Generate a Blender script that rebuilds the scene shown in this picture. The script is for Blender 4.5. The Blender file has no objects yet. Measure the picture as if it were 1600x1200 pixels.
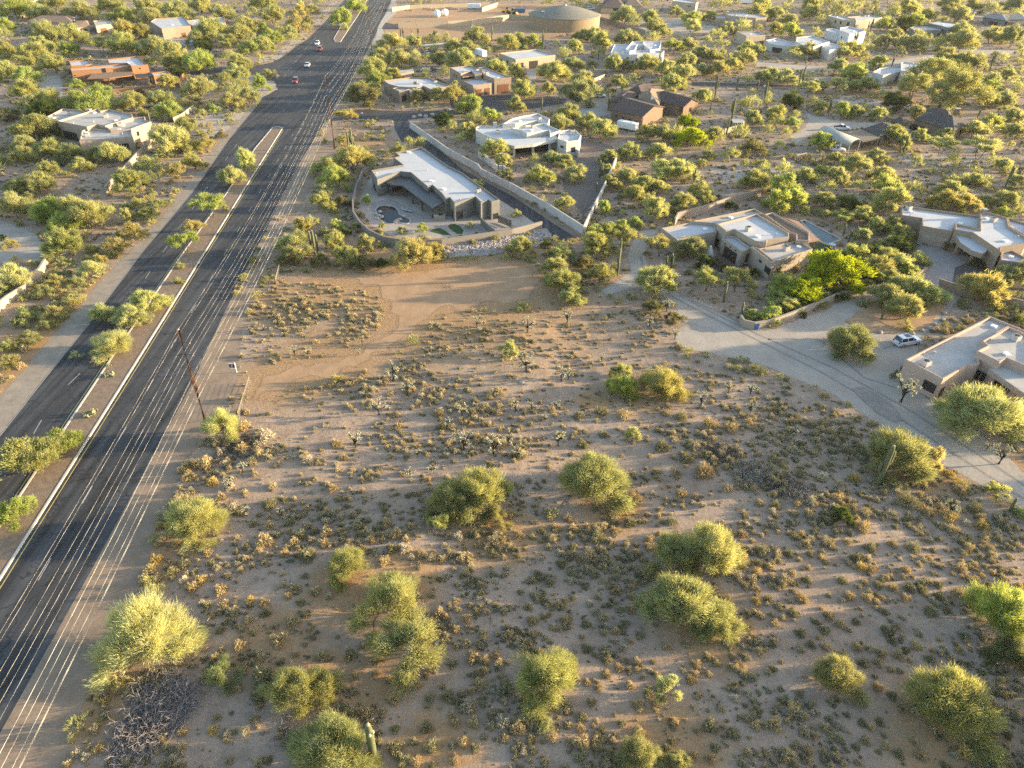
import bpy, bmesh, math, random
import numpy as np
from mathutils import Vector, Matrix
C = bpy.context.scene.collection
R = math.radians
# ---------------------------------------------------------------- camera, sky, sun, exposure
CH, FPX, PITCH, ROLL = 65.0, 1109.0, R(35.2), 0.019
SP, CP = math.sin(PITCH), math.cos(PITCH)
cd = bpy.data.cameras.new('camera'); cam = bpy.data.objects.new('camera', cd); C.objects.link(cam)
cd.sensor_width = 36; cd.lens = 36*FPX/1600; cd.clip_start = 0.5; cd.clip_end = 9000
cam.matrix_world = Matrix.Translation((0, 0, CH)) @ Matrix.Rotation(math.pi/2-PITCH, 4, 'X') @ Matrix.Rotation(ROLL, 4, 'Z')
bpy.context.scene.camera = cam
SUN_EL, SUN_AZ = R(8.6), R(8.0)          # azimuth counted from +X towards +Y
w = bpy.data.worlds.new("World"); bpy.context.scene.world = w; w.use_nodes = True
nt = w.node_tree; bg = nt.nodes['Background']; sky = nt.nodes.new('ShaderNodeTexSky')
sky.sky_type = 'NISHITA'; sky.sun_disc = False; sky.sun_elevation = SUN_EL; sky.sun_rotation = math.pi/2-SUN_AZ
sky.air_density = 1.0; sky.dust_density = 2.0; sky.altitude = 600
nt.links.new(sky.outputs[0], bg.inputs[0]); bg.inputs[1].default_value = 0.15
sl = bpy.data.lights.new('sun', 'SUN'); so = bpy.data.objects.new('sun', sl); C.objects.link(so)
sl.energy = 4.5; sl.angle = R(0.6); sl.color = (1.0, 0.79, 0.50)
so.rotation_euler = Vector((math.cos(SUN_EL)*math.cos(SUN_AZ), math.cos(SUN_EL)*math.sin(SUN_AZ), math.sin(SUN_EL))).to_track_quat('Z', 'Y').to_euler()
sc = bpy.context.scene
sc.view_settings.view_transform = 'Standard'; sc.view_settings.look = 'None'; sc.view_settings.gamma = 1
sc.view_settings.exposure = 1.9
sc.cycles.max_bounces = 5; sc.cycles.diffuse_bounces = 3; sc.cycles.transparent_max_bounces = 8
sc.cycles.volume_bounces = 0; sc.cycles.use_denoising = False; sc.cycles.use_adaptive_sampling = False
# ---------------------------------------------------------------- photo pixel -> place on the site
def ray(px, py):
    u, v = (px-800)/FPX, (py-600)/FPX
    u, v = u+ROLL*v, v-ROLL*u
    return u, CP-v*SP, -(SP+v*CP)
def W(px, py, z=0.0):
    dx, dy, dz = ray(px, py); t = (z-CH)/dz
    return Vector((dx*t, dy*t, z))
def PJ(x, y, z=0.0):
    z -= CH; Z = y*CP-z*SP; v = -(y*SP+z*CP)/Z; u = x/Z
    return 800+FPX*(u-ROLL*v), 600+FPX*(v+ROLL*u)
def MPP(px, py):                                   # metres per photo pixel at that spot of ground
    p = W(px, py); return (p.y*CP+CH*SP)/FPX
def Z4(ox, oy, s=4.0): return lambda x, y: (ox+x/s, oy+y/s)
def pxs(f, pts): return [f(*p) for p in pts]
def wp(pts, z=0.0): return [W(a, b, z).xy for a, b in pts]
def area(p): return sum(p[i-1][0]*p[i][1]-p[i][0]*p[i-1][1] for i in range(len(p)))/2
def ccw(p): return p if area(p) > 0 else p[::-1]
def hseed(*a): return random.Random(hash(a) & 0xffffffff)
def vnoise(x, y, seed=0):
    x = np.asarray(x, float); y = np.asarray(y, float)
    xi = np.floor(x).astype(np.int64); yi = np.floor(y).astype(np.int64); fx, fy = x-xi, y-yi
    fx = fx*fx*(3-2*fx); fy = fy*fy*(3-2*fy)
    def h(a, b):
        n = (a*374761393+b*668265263+seed*1442695041) & 0x7fffffff
        n = ((n ^ (n >> 13))*1274126177) & 0x7fffffff
        return ((n ^ (n >> 16)) & 0xffff)/65535.0
    return (h(xi, yi)*(1-fx)+h(xi+1, yi)*fx)*(1-fy)+(h(xi, yi+1)*(1-fx)+h(xi+1, yi+1)*fx)*fy
def inpoly(x, y, P):
    x = np.asarray(x); y = np.asarray(y); r = np.zeros(x.shape, bool); j = len(P)-1
    for i in range(len(P)):
        xi, yi = P[i]; xj, yj = P[j]
        if yi != yj:
            r ^= ((yi > y) != (yj > y)) & (x < (xj-xi)*(y-yi)/(yj-yi)+xi)
        j = i
    return r
def pdist(x, y, P, closed=True):
    d = np.full(np.asarray(x).shape, 1e9)
    for i in range(0 if closed else 1, len(P)):
        ax, ay = P[i-1]; bx, by = P[i]; ex, ey = bx-ax, by-ay; L = ex*ex+ey*ey+1e-9
        t = np.clip(((x-ax)*ex+(y-ay)*ey)/L, 0, 1)
        d = np.minimum(d, np.hypot(x-ax-t*ex, y-ay-t*ey))
    return d
# ---------------------------------------------------------------- materials
MATS = {}
def mat(name, col, rough=0.85, ns=3.0, na=0.15, bump=0.0, metal=0.0, spec=0.3, col2=None, coat=0, emit=None):
    if name in MATS: return MATS[name]
    m = bpy.data.materials.new(name); m.use_nodes = True; t = m.node_tree; b = t.nodes['Principled BSDF']
    b.inputs['Roughness'].default_value = rough; b.inputs['Metallic'].default_value = metal
    b.inputs['Specular IOR Level'].default_value = spec; b.inputs['Coat Weight'].default_value = coat
    g = t.nodes.new('ShaderNodeNewGeometry')
    n = t.nodes.new('ShaderNodeTexNoise'); n.inputs['Scale'].default_value = ns; n.inputs['Detail'].default_value = 5; n.inputs['Roughness'].default_value = 0.65
    t.links.new(g.outputs['Position'], n.inputs['Vector'])
    mx = t.nodes.new('ShaderNodeMix'); mx.data_type = 'RGBA'
    mr = t.nodes.new('ShaderNodeMapRange'); mr.inputs[1].default_value = 0.3; mr.inputs[2].default_value = 0.7
    t.links.new(n.outputs[0], mr.inputs[0]); t.links.new(mr.outputs[0], mx.inputs[0])
    lo = tuple(c*(1-na) for c in col); hi = tuple(min(1, c*(1+na)) for c in col)
    if col2: lo, hi = col, col2
    mx.inputs[6].default_value = (*lo, 1); mx.inputs[7].default_value = (*hi, 1)
    t.links.new(mx.outputs[2], b.inputs['Base Color'])
    if bump:
        bp = t.nodes.new('ShaderNodeBump'); bp.inputs['Strength'].default_value = bump; bp.inputs['Distance'].default_value = 0.05
        n2 = t.nodes.new('ShaderNodeTexNoise'); n2.inputs['Scale'].default_value = ns*6; n2.inputs['Detail'].default_value = 4
        t.links.new(g.outputs['Position'], n2.inputs['Vector']); t.links.new(n2.outputs[0], bp.inputs['Height']); t.links.new(bp.outputs[0], b.inputs['Normal'])
    MATS[name] = m; return m
def fade(m):
    k = m.name+'_soft_edge'
    if k in MATS: return MATS[k]
    f_ = m.copy(); f_.name = k; t = f_.node_tree; bs_ = t.nodes['Principled BSDF']; out = [n for n in t.nodes if n.bl_idname == 'ShaderNodeOutputMaterial'][0]
    a = t.nodes.new('ShaderNodeAttribute'); a.attribute_name = 'edge'; n = t.nodes.new('ShaderNodeTexNoise'); n.inputs['Scale'].default_value = 5; n.inputs['Detail'].default_value = 9; n.inputs['Roughness'].default_value = 0.85
    g = t.nodes.new('ShaderNodeNewGeometry'); t.links.new(g.outputs['Position'], n.inputs['Vector'])
    ad = t.nodes.new('ShaderNodeMath'); ad.operation = 'ADD'; t.links.new(a.outputs['Fac'], ad.inputs[0]); t.links.new(n.outputs[0], ad.inputs[1])
    mr = t.nodes.new('ShaderNodeMapRange'); mr.inputs[1].default_value = 0.88; mr.inputs[2].default_value = 0.90; t.links.new(ad.outputs[0], mr.inputs[0])
    tr = t.nodes.new('ShaderNodeBsdfTransparent'); mx = t.nodes.new('ShaderNodeMixShader'); t.links.new(mr.outputs[0], mx.inputs[0]); t.links.new(tr.outputs[0], mx.inputs[1]); t.links.new(bs_.outputs[0], mx.inputs[2]); t.links.new(mx.outputs[0], out.inputs[0])
    MATS[k] = f_; return f_
def stucco(name, col): return mat(name, col, 0.92, 0.8, 0.10, 0.25)
M_glass = mat('window_glass', (0.02, 0.025, 0.03), 0.12, 1, 0.2, spec=0.6)
M_dark = mat('dark_metal', (0.035, 0.03, 0.028), 0.5, 3, 0.3)
M_black = mat('black_rubber', (0.02, 0.02, 0.02), 0.8)
M_wood = mat('weathered_wood', (0.16, 0.075, 0.04), 0.85, 2.5, 0.35, 0.4)
M_roofw = mat('white_roof_coating', (0.43, 0.43, 0.435), 0.75, 0.22, 0.2, 0.1, col2=(0.53, 0.53, 0.535))
M_roofg = mat('dusty_roof_coating', (0.42, 0.39, 0.355), 0.8, 0.4, 0.16, 0.1)
M_white = mat('white_paint', (0.75, 0.75, 0.73), 0.6, 2, 0.06)
M_conc = mat('concrete', (0.42, 0.37, 0.31), 0.9, 0.7, 0.15, 0.2)
M_rock = mat('pale_rock', (0.38, 0.33, 0.29), 0.9, 2, 0.3, 0.5)
# ---------------------------------------------------------------- objects
def tag(o, label=None, cat=None, group=None, kind=None):
    if label: o['label'] = label
    if cat: o['category'] = cat
    if group: o['group'] = group
    if kind: o['kind'] = kind
    return o
def empty(name, loc, rz=0, label=None, cat=None, group=None, sc_=1):
    o = bpy.data.objects.new(name, None); C.objects.link(o); o.location = (loc[0], loc[1], loc[2] if len(loc) > 2 else 0)
    o.rotation_euler = (0, 0, rz); o.scale = (sc_,)*3 if not hasattr(sc_, '__len__') else sc_
    o.empty_display_size = 0.3
    return tag(o, label, cat, group)
def mk(name, vs, fs, m, parent=None, smooth=False):
    me = bpy.data.meshes.new(name); me.from_pydata([tuple(v) for v in vs], [], fs); me.update()
    if m: me.materials.append(m)
    if smooth: me.shade_smooth()
    o = bpy.data.objects.new(name, me); C.objects.link(o)
    if parent: o.parent = parent
    return o
class MB:
    def __init__(s): s.v = []; s.f = []
    def add(s, vs, fs):
        n = len(s.v); s.v += [tuple(v) for v in vs]; s.f += [tuple(i+n for i in f) for f in fs]; return s
    def box(s, c, d, rz=0, tilt=0):
        x, y, z = d[0]/2, d[1]/2, d[2]/2; ca, sa = math.cos(rz), math.sin(rz); vs = []
        for k in (-z, z):
            for a, b in ((-x, -y), (x, -y), (x, y), (-x, y)):
                a2 = a+tilt*k; vs.append((c[0]+a2*ca-b*sa, c[1]+a2*sa+b*ca, c[2]+k))
        return s.add(vs, [(3, 2, 1, 0), (4, 5, 6, 7), (0, 1, 5, 4), (1, 2, 6, 5), (2, 3, 7, 6), (3, 0, 4, 7)])
    def prism(s, poly, z0, z1):
        p = ccw([tuple(q[:2]) for q in poly]); n = len(p)
        vs = [(x, y, z0) for x, y in p]+[(x, y, z1) for x, y in p]
        return s.add(vs, [tuple(range(n-1, -1, -1)), tuple(range(n, 2*n))]+[(i, (i+1) % n, n+(i+1) % n, n+i) for i in range(n)])
    def tube(s, pts, rs, n=8, cap=True):
        pts = [Vector(p) for p in pts]; rings = []
        if not hasattr(rs, '__len__'): rs = [rs]*len(pts)
        ref = None
        for i, p in enumerate(pts):
            d = (pts[min(i+1, len(pts)-1)]-pts[max(i-1, 0)]).normalized()
            if ref is None: ref = Vector((0, 0, 1)) if abs(d.z) < 0.9 else Vector((1, 0, 0))
            a = d.cross(ref).normalized(); b = d.cross(a)
            rings.append([p+(a*math.cos(2*math.pi*k/n)+b*math.sin(2*math.pi*k/n))*rs[i] for k in range(n)])
            ref = b
        vs = [v for r in rings for v in r]
        fs = [(i*n+k, i*n+(k+1) % n, (i+1)*n+(k+1) % n, (i+1)*n+k) for i in range(len(pts)-1) for k in range(n)]
        if cap: fs += [tuple(range(n-1, -1, -1)), tuple(range((len(pts)-1)*n, len(pts)*n))]
        return s.add(vs, fs)
    def lathe(s, c, prof, n=16):
        vs = [(c[0]+r*math.cos(2*math.pi*k/n), c[1]+r*math.sin(2*math.pi*k/n), c[2]+z) for r, z in prof for k in range(n)]
        fs = [(i*n+k, i*n+(k+1) % n, (i+1)*n+(k+1) % n, (i+1)*n+k) for i in range(len(prof)-1) for k in range(n)]
        return s.add(vs, fs+[tuple(range((len(prof)-1)*n, len(prof)*n))])
    def build(s, name, m, parent=None, smooth=False): return mk(name, s.v, s.f, m, parent, smooth)
def inset(P, d):
    out = []; n = len(P)
    for i in range(n):
        a, b, c = Vector(P[i-1]), Vector(P[i]), Vector(P[(i+1) % n])
        e1, e2 = (b-a).normalized(), (c-b).normalized(); n1, n2 = Vector((-e1.y, e1.x)), Vector((-e2.y, e2.x))
        k = 1+n1.dot(n2); m_ = (n1+n2)/max(k, 0.35); out.append(tuple(b+m_*d))
    return out
EXCL = []      # ground polygons where no desert plant grows
def wobble(P, step, amp, seed=0):
    out = []
    for i in range(len(P)):
        a, b = Vector(P[i-1]), Vector(P[i]); L = (b-a).length; n = max(1, int(L/step))
        for k in range(n):
            q = a.lerp(b, k/n); out.append((q.x+amp*2*(float(vnoise(q.x*0.6, q.y*0.6, seed))-0.5), q.y+amp*2*(float(vnoise(q.x*0.6, q.y*0.6, seed+5))-0.5)))
    return out
def sheet(name, px, z, m, wob=0, world=False, excl=True, kind='structure', thick=0, parent=None):
    P = [tuple(p) for p in px] if world else [tuple(p) for p in wp(px)]
    P = ccw(P)
    if excl: EXCL.append(P)
    if wob: P = wobble(P, 1.5, wob, len(name))
    b = MB()
    if wob and not thick:
        PX = np.array(P); lo_, hi_ = PX.min(0)-1, PX.max(0)+1; cell = max(0.6, float((hi_-lo_).max())/150); gx, gy = np.arange(lo_[0], hi_[0]+cell, cell), np.arange(lo_[1], hi_[1]+cell, cell)
        XX, YY = np.meshgrid(gx, gy); ins = inpoly(XX, YY, P); dd = np.where(ins, pdist(XX, YY, P), 0.0); k1, k2 = len(gx), len(gy)
        use = ins[:-1, :-1] | ins[1:, :-1] | ins[:-1, 1:] | ins[1:, 1:]; jj_, ii_ = np.nonzero(use); q0 = jj_*k1+ii_; Q4 = np.stack([q0, q0+1, q0+1+k1, q0+k1], 1)
        ids, inv = np.unique(Q4, return_inverse=True); VV = np.stack([XX.ravel()[ids], YY.ravel()[ids], np.full(len(ids), z)], 1)
        o = mk(name, VV.tolist(), inv.reshape(-1, 4).tolist(), fade(m), parent)
        a_ = o.data.attributes.new('edge', 'FLOAT', 'POINT'); a_.data.foreach_set('value', np.clip(dd.ravel()[ids]/max(1.2*min(3.0, 0.4+wob), cell*1.3), 0, 1).astype(np.float32))
        if kind and not parent: o['kind'] = kind
        return o
    if thick: b.prism(P, z-thick, z)
    else: b.add([(x, y, z) for x, y in P], [tuple(range(len(P)))])
    o = b.build(name, m, parent)
    if kind and not parent: o['kind'] = kind
    return o
def strip(P, wd):          # polyline -> closed outline of that width
    P = [Vector(p[:2]) for p in P]; L, Rr = [], []
    for i, p in enumerate(P):
        a = P[max(i-1, 0)]; b = P[min(i+1, len(P)-1)]; d = (b-a).normalized(); n = Vector((-d.y, d.x))
        L.append(p+n*wd/2); Rr.append(p-n*wd/2)
    return [tuple(q) for q in L+Rr[::-1]]
def strip_mesh(b, P, wd, z0, z1):
    o = strip(P, wd); n = len(P)
    for i in range(n-1):
        b.prism([o[i], o[i+1], o[2*n-2-i], o[2*n-1-i]], z0, z1)
def wall_run(name, px, h, th, m, label, ztop=True, cap=None, cat='wall', group=None, seg=3.0, flick=0.0):
    P = [W(a, b, h if ztop else 0).xy for a, b in px]
    return wall_world(name, P, h, th, m, label, cap, cat, group)
def wall_world(name, P, h, th, m, label, cap=None, cat='wall', group=None):
    o = ccw(strip(P, th)); EXCL.append(o)
    e = empty(name, (P[0][0], P[0][1], 0), 0, label, cat, group)
    lo = [(x-P[0][0], y-P[0][1]) for x, y in [tuple(q) for q in P]]
    b = MB(); out = strip(lo, th); n = len(lo)
    vs = [(x, y, -0.1) for x, y in out]+[(x, y, h) for x, y in out]; N = 2*n
    fs = [(i, (i+1) % N, N+(i+1) % N, N+i) for i in range(N)]
    fs += [(N+i, N+i+1, N+N-2-i, N+N-1-i) for i in range(n-1)]
    b.add(vs, fs).build('wall_panel', m, e)
    c = MB(); out = strip(lo, th+0.08)
    vs = [(x, y, h+0.003) for x, y in out]+[(x, y, h+0.07) for x, y in out]
    fs = [(i, (i+1) % N, N+(i+1) % N, N+i) for i in range(N)]+[(N+i, N+i+1, N+N-2-i, N+N-1-i) for i in range(n-1)]
    c.add(vs, fs).build('coping', cap or m, e)
    return e
# ---------------------------------------------------------------- houses
class House:
    def __init__(s, name, label, wallm, at, cat='house', roofm=None):
        p = W(*at); s.o = p; s.e = empty(name, (p.x, p.y, 0), 0, label, cat); s.m = wallm; s.rm = roofm or M_roofw; s.walls = []
    def L(s, P): return [(x-s.o.x, y-s.o.y) for x, y in P]
    def block(s, px, h, par=0.5, rm=None, m=None, z0=-0.1, excl=True, vents=0):
        P = ccw([tuple(p) for p in wp(px, h)])
        if excl: EXCL.append(P)
        Q = s.L(P); I = inset(Q, 0.28); n = len(Q)
        for i in range(n): s.walls.append((Vector(P[i]), Vector(P[(i+1) % n]), z0, h))
        vs = [(x, y, z0) for x, y in Q]+[(x, y, h) for x, y in Q]+[(x, y, h) for x, y in I]+[(x, y, h-par) for x, y in I]
        fs = []
        for i in range(n):
            j = (i+1) % n; fs += [(i, j, n+j, n+i), (n+i, n+j, 2*n+j, 2*n+i), (2*n+i, 2*n+j, 3*n+j, 3*n+i)]
        o = mk('wall', vs, fs, m or s.m, s.e)
        bv = o.modifiers.new('b', 'BEVEL'); bv.width = 0.06; bv.segments = 2; bv.limit_method = 'ANGLE'
        r = mk('roof', [(x, y, h-par+0.004) for x, y in inset(Q, 0.25)], [tuple(range(n))], rm or s.rm, s.e)
        rr = random.Random(int(abs(P[0][0]*13+P[0][1]*7)))
        xs = [p[0] for p in I]; ys = [p[1] for p in I]; k = 0
        for _ in range(200):
            if k >= vents: break
            x, y = rr.uniform(min(xs), max(xs)), rr.uniform(min(ys), max(ys))
            if inpoly(x, y, I) and pdist(x, y, I) > 0.7:
                b = MB()
                if k == 1 and vents > 1:
                    b.box((x, y, h-par+0.5), (1.1, 1.1, 0.95), 0.4); q_ = b.build('air_conditioner', M_roofg, s.e); MB().lathe((x, y, h-par+0.98), [(0.42, 0), (0.42, 0.06), (0.1, 0.1)], 12).build('fan_guard', M_dark, q_); k += 1; continue
                if k % 3 == 0: b.box((x, y, h-par+0.16), (0.9, 0.9, 0.3), rr.random()); nm, mm = 'skylight', M_white
                else: b.lathe((x, y, h-par), [(0.14, 0), (0.14, 0.4), (0.2, 0.4), (0.2, 0.5)], 10); nm, mm = 'roof_vent', M_roofg
                b.build(nm, mm, s.e); k += 1
        return o
    def slab(s, px, h, th=0.5, posts=(), m=None, rm=None, name='porch_roof', pw=0.35, post_name='column', slope=0):
        P = ccw([tuple(p) for p in wp(px, h)]); Q = s.L(P); EXCL.append(P)
        MB().prism(Q, h-th, h).build(name, m or s.m, s.e)
        if rm is not False: mk('roof', [(x, y, h+0.006) for x, y in inset(Q, 0.12)], [tuple(range(len(Q)))], rm or s.rm, s.e)
        for px_ in posts:
            p = W(*px_); MB().box((p.x-s.o.x, p.y-s.o.y, (h-th)/2-0.01), (pw, pw, h-th-0.02)).build(post_name, m or s.m, s.e)
    def hit(s, px, py):
        d = Vector(ray(px, py)); best = None
        for a, b, z0, z1 in s.walls:
            e = b-a; den = d.x*e.y-d.y*e.x
            if abs(den) < 1e-9: continue
            t = (a.x*e.y-a.y*e.x)/den; k = ((d.x*t-a.x)*e.x+(d.y*t-a.y)*e.y)/e.length_squared; z = CH+d.z*t
            n = Vector((e.y, -e.x)).normalized()
            if t > 0 and -0.02 <= k <= 1.02 and z0-0.3 <= z <= z1+0.3 and n.x*d.x+n.y*d.y < 0 and (best is None or t < best[0]):
                best = (t, Vector((d.x*t, d.y*t, z)), e.normalized(), n)
        return best
    def win(s, px, py, w, h, kind='window', z=None, m=None):
        r = s.hit(px, py)
        if not r: return
        _, p, e, n = r; zc = p.z if z is None else z
        rz = math.atan2(e.y, e.x); c = (p.x-s.o.x, p.y-s.o.y)
        def at(off): return (c[0]+n.x*off, c[1]+n.y*off)
        if kind == 'window':
            b = MB()
            for dx, dz, ww, hh in ((0, h/2, w+0.14, 0.08), (0, -h/2, w+0.14, 0.08), (-w/2, 0, 0.08, h), (w/2, 0, 0.08, h), (0, 0, 0.05, h)):
                q = at(0.04); b.box((q[0]+e.x*dx, q[1]+e.y*dx, zc+dz), (ww, 0.10, hh), rz)
            f = b.build('window_frame', m or M_dark, s.e)
            MB().box((*at(0.015), zc), (w, 0.04, h), rz).build('pane', M_glass, f)
        elif kind == 'garage':
            b = MB(); q = at(0.02)
            b.box((*q, h/2), (w, 0.06, h), rz); k = max(3, int(h/0.55))
            for i in range(1, k): b.box((*at(0.06), h*i/k), (w-0.05, 0.03, h/k-0.1), rz)
            b.build('garage_door', m or M_wood, s.e)
        elif kind == 'door':
            f = MB().box((*at(0.03), 1.05), (w, 0.08, 2.1), rz).build('door', m or M_wood, s.e)
            MB().box((at(0.09)[0]+e.x*w*0.35, at(0.09)[1]+e.y*w*0.35, 1.0), (0.12, 0.05, 0.05), rz).build('handle', M_dark, f)
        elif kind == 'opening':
            MB().box((*at(0.01), h/2), (w, 0.04, h), rz).build('painted_opening_shade', mat('painted_recess_shade', (0.03, 0.027, 0.025), 0.9), s.e)  # flat dark panel on the wall: the opening's shade is put into its colour
        elif kind == 'light':
            MB().lathe((*at(0.12), zc-0.12), [(0.1, 0), (0.14, 0.1), (0.1, 0.25)], 8).build('wall_lamp', M_dark, s.e)
    def chimney(s, px, py, z0, h, w=0.9, m=None):
        p = W(px, py, z0); b = MB().box((p.x-s.o.x, p.y-s.o.y, z0+h/2-0.3), (w, w, h+0.6)); c = b.build('chimney', m or s.m, s.e)
        MB().box((p.x-s.o.x, p.y-s.o.y, z0+h+0.06), (w+0.2, w+0.2, 0.12)).build('chimney_cap', M_roofg, c)
    def gable(s, px, he, hr, rm, hip=0.0, over=0.5, wm=None):
        """px: four eave corners in order, ridge runs parallel to corner0->corner1"""
        P = [Vector(p) for p in wp(px, he)]; EXCL.append(ccw([tuple(p) for p in P]))
        if area([tuple(p) for p in P]) < 0: P = [P[1], P[0], P[3], P[2]]
        Q = [p-s.o.xy for p in P]; m1 = (Q[0]+Q[3])/2; m2 = (Q[1]+Q[2])/2; ax = (m2-m1)
        r1, r2 = m1+ax*hip, m2-ax*hip
        top = [(*q, he) for q in Q]+[(*r1, hr), (*r2, hr)]; bot = [(x, y, z-0.18) for x, y, z in top]
        f = [(0, 1, 5, 4), (2, 3, 4, 5)]+([(3, 0, 4), (1, 2, 5)] if hip > 0 else [])
        fs = f+[tuple(i+6 for i in reversed(q)) for q in f]
        ed = [(0, 1), (1, 2), (2, 3), (3, 0)] if hip > 0 else [(0, 1), (2, 3), (1, 5), (5, 2), (3, 4), (4, 0)]
        fs += [(b, a, a+6, b+6) for a, b in ed]
        mk('roof', top+bot, fs, rm, s.e)
        I = [Vector(q) for q in inset([tuple(q) for q in Q], over)]; i1 = (I[0]+I[3])/2; i2 = (I[1]+I[2])/2
        zt = he-0.03+over*(hr-he)/max(0.1, ((Q[0]-Q[3]).length/2)) - 0.2
        vs = [(*q, -0.1) for q in I]+[(*q, zt) for q in I]
        fs = [(0, 1, 5, 4), (1, 2, 6, 5), (2, 3, 7, 6), (3, 0, 4, 7)]
        if hip <= 0: vs += [(*i1, hr-0.21), (*i2, hr-0.21)]; fs += [(7, 4, 8), (5, 6, 9)]
        mk('wall', vs, fs, wm or s.m, s.e)
        for i in range(4): s.walls.append((I[i]+s.o.xy, I[(i+1) % 4]+s.o.xy, 0, zt))
# ================================================================ SETTING
M_asph = mat('asphalt', (0.040, 0.040, 0.042), 0.8, 0.25, 0.25, 0.15, spec=0.35)
M_asphc = mat('worn_asphalt', (0.060, 0.058, 0.058), 0.85, 0.3, 0.25, 0.15)
M_should = mat('dusty_shoulder', (0.29, 0.24, 0.185), 0.92, 0.5, 0.2, 0.3)
M_gravel = mat('pale_gravel', (0.32, 0.27, 0.22), 0.95, 0.22, 0.16, 0.6, col2=(0.43, 0.375, 0.31))
M_verge = mat('compacted_verge', (0.27, 0.195, 0.135), 0.95, 0.4, 0.22, 0.5)
M_paver = mat('pavers', (0.30, 0.26, 0.235), 0.85, 0.8, 0.12, 0.2)
M_med = mat('median_gravel', (0.225, 0.16, 0.11), 0.95, 1.2, 0.25, 0.6)
M_curb = mat('curb_concrete', (0.55, 0.50, 0.43), 0.85, 0.8, 0.12)
M_line = mat('road_paint', (0.34, 0.33, 0.31), 0.7, 2.5, 0.25)
M_yel = mat('yellow_road_paint', (0.55, 0.42, 0.14), 0.7, 2.5, 0.25)
M_grass = mat('lawn_grass', (0.035, 0.075, 0.02), 0.9, 3, 0.4, 0.6)
M_dirt = mat('bare_dirt', (0.385, 0.24, 0.135), 0.95, 0.35, 0.18, 0.4)
M_water = mat('pool_water', (0.012, 0.06, 0.08), 0.15, 0.5, 0.2, spec=0.2)
M_waterd = mat('dark_pool_water', (0.006, 0.014, 0.02), 0.15, 0.5, 0.2, spec=0.15)
def asphalt_wear(m):
    t = m.node_tree; bs_ = t.nodes['Principled BSDF']; g = t.nodes.new('ShaderNodeNewGeometry'); mp = t.nodes.new('ShaderNodeMapping'); mp.inputs['Rotation'].default_value = (0, 0, -0.085); mp.inputs['Scale'].default_value = (1.1, 0.025, 1)
    n = t.nodes.new('ShaderNodeTexNoise'); n.inputs['Scale'].default_value = 1.0; n.inputs['Detail'].default_value = 4; t.links.new(g.outputs['Position'], mp.inputs[0]); t.links.new(mp.outputs[0], n.inputs['Vector'])
    mr = t.nodes.new('ShaderNodeMapRange'); mr.inputs[1].default_value = 0.35; mr.inputs[2].default_value = 0.7; mr.inputs[3].default_value = 0.7; mr.inputs[4].default_value = 1.9; t.links.new(n.outputs[0], mr.inputs[0])
    v = t.nodes.new('ShaderNodeTexVoronoi'); v.feature = 'DISTANCE_TO_EDGE'; v.inputs['Scale'].default_value = 0.16; n3 = t.nodes.new('ShaderNodeTexNoise'); n3.inputs['Scale'].default_value = 0.8; t.links.new(g.outputs['Position'], n3.inputs['Vector'])
    ad = t.nodes.new('ShaderNodeVectorMath'); ad.operation = 'ADD'; t.links.new(g.outputs['Position'], ad.inputs[0]); sc_ = t.nodes.new('ShaderNodeVectorMath'); sc_.operation = 'SCALE'; sc_.inputs['Scale'].default_value = 2.5; t.links.new(n3.outputs['Color'], sc_.inputs[0]); t.links.new(sc_.outputs[0], ad.inputs[1]); t.links.new(ad.outputs[0], v.inputs['Vector'])
    cr = t.nodes.new('ShaderNodeMapRange'); cr.inputs[1].default_value = 0.006; cr.inputs[2].default_value = 0.014; cr.inputs[3].default_value = 0.45; cr.inputs[4].default_value = 1.0; t.links.new(v.outputs['Distance'], cr.inputs[0])
    mu = t.nodes.new('ShaderNodeMath'); mu.operation = 'MULTIPLY'; t.links.new(mr.outputs[0], mu.inputs[0]); t.links.new(cr.outputs[0], mu.inputs[1])
    src = bs_.inputs['Base Color'].links[0].from_socket; vm = t.nodes.new('ShaderNodeVectorMath'); vm.operation = 'SCALE'; t.links.new(src, vm.inputs[0]); t.links.new(mu.outputs[0], vm.inputs['Scale']); t.links.new(vm.outputs[0], bs_.inputs['Base Color'])
asphalt_wear(M_asph)
# road centre geometry, traced from the photo
def ext(p, q, L):          # extend world polyline end q away from p by L metres
    p, q = Vector(p), Vector(q); return tuple(q+(q-p).normalized()*L)
curbR = [tuple(p) for p in wp([(440, 204), (380, 300), (192, 602), (2, 905)])]
curbR.append(ext(curbR[-2], curbR[-1], 90))
edgeR = [tuple(p) for p in wp([(613, -2), (583, 62), (556, 112), (520, 170), (470, 252), (430, 330), (350, 490), (300, 600), (220, 748), (150, 878), (62, 1035)])]
edgeR = [ext(edgeR[1], edgeR[0], 700)]+edgeR+[ext(edgeR[-2], edgeR[-1], 70)]
medL = [tuple(p) for p in wp([(425, 200), (398, 232), (355, 300), (287, 393), (247, 452), (175, 557), (147, 600), (55, 737), (-30, 865)])]
medL.append(ext(medL[-2], medL[-1], 90))
lineL = wp([(418, 142), (395, 172), (357, 218), (300, 300), (220, 396), (140, 503), (62, 600), (-20, 705)]); lineL = [tuple(p) for p in lineL]
lineL.append(ext(lineL[-2], lineL[-1], 110))
shL = [tuple(p) for p in wp([(545, -8), (510, 32), (480, 62), (462, 73), (446, 86), (428, 95), (428, 112), (437, 118), (418, 142), (400, 160), (357, 207), (317, 252), (295, 300-12), (230, 365), (175, 420), (90, 515), (22, 595), (-60, 690)])]
shL = [ext(shL[1], shL[0], 700)]+shL+[ext(shL[-2], shL[-1], 110)]
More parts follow.
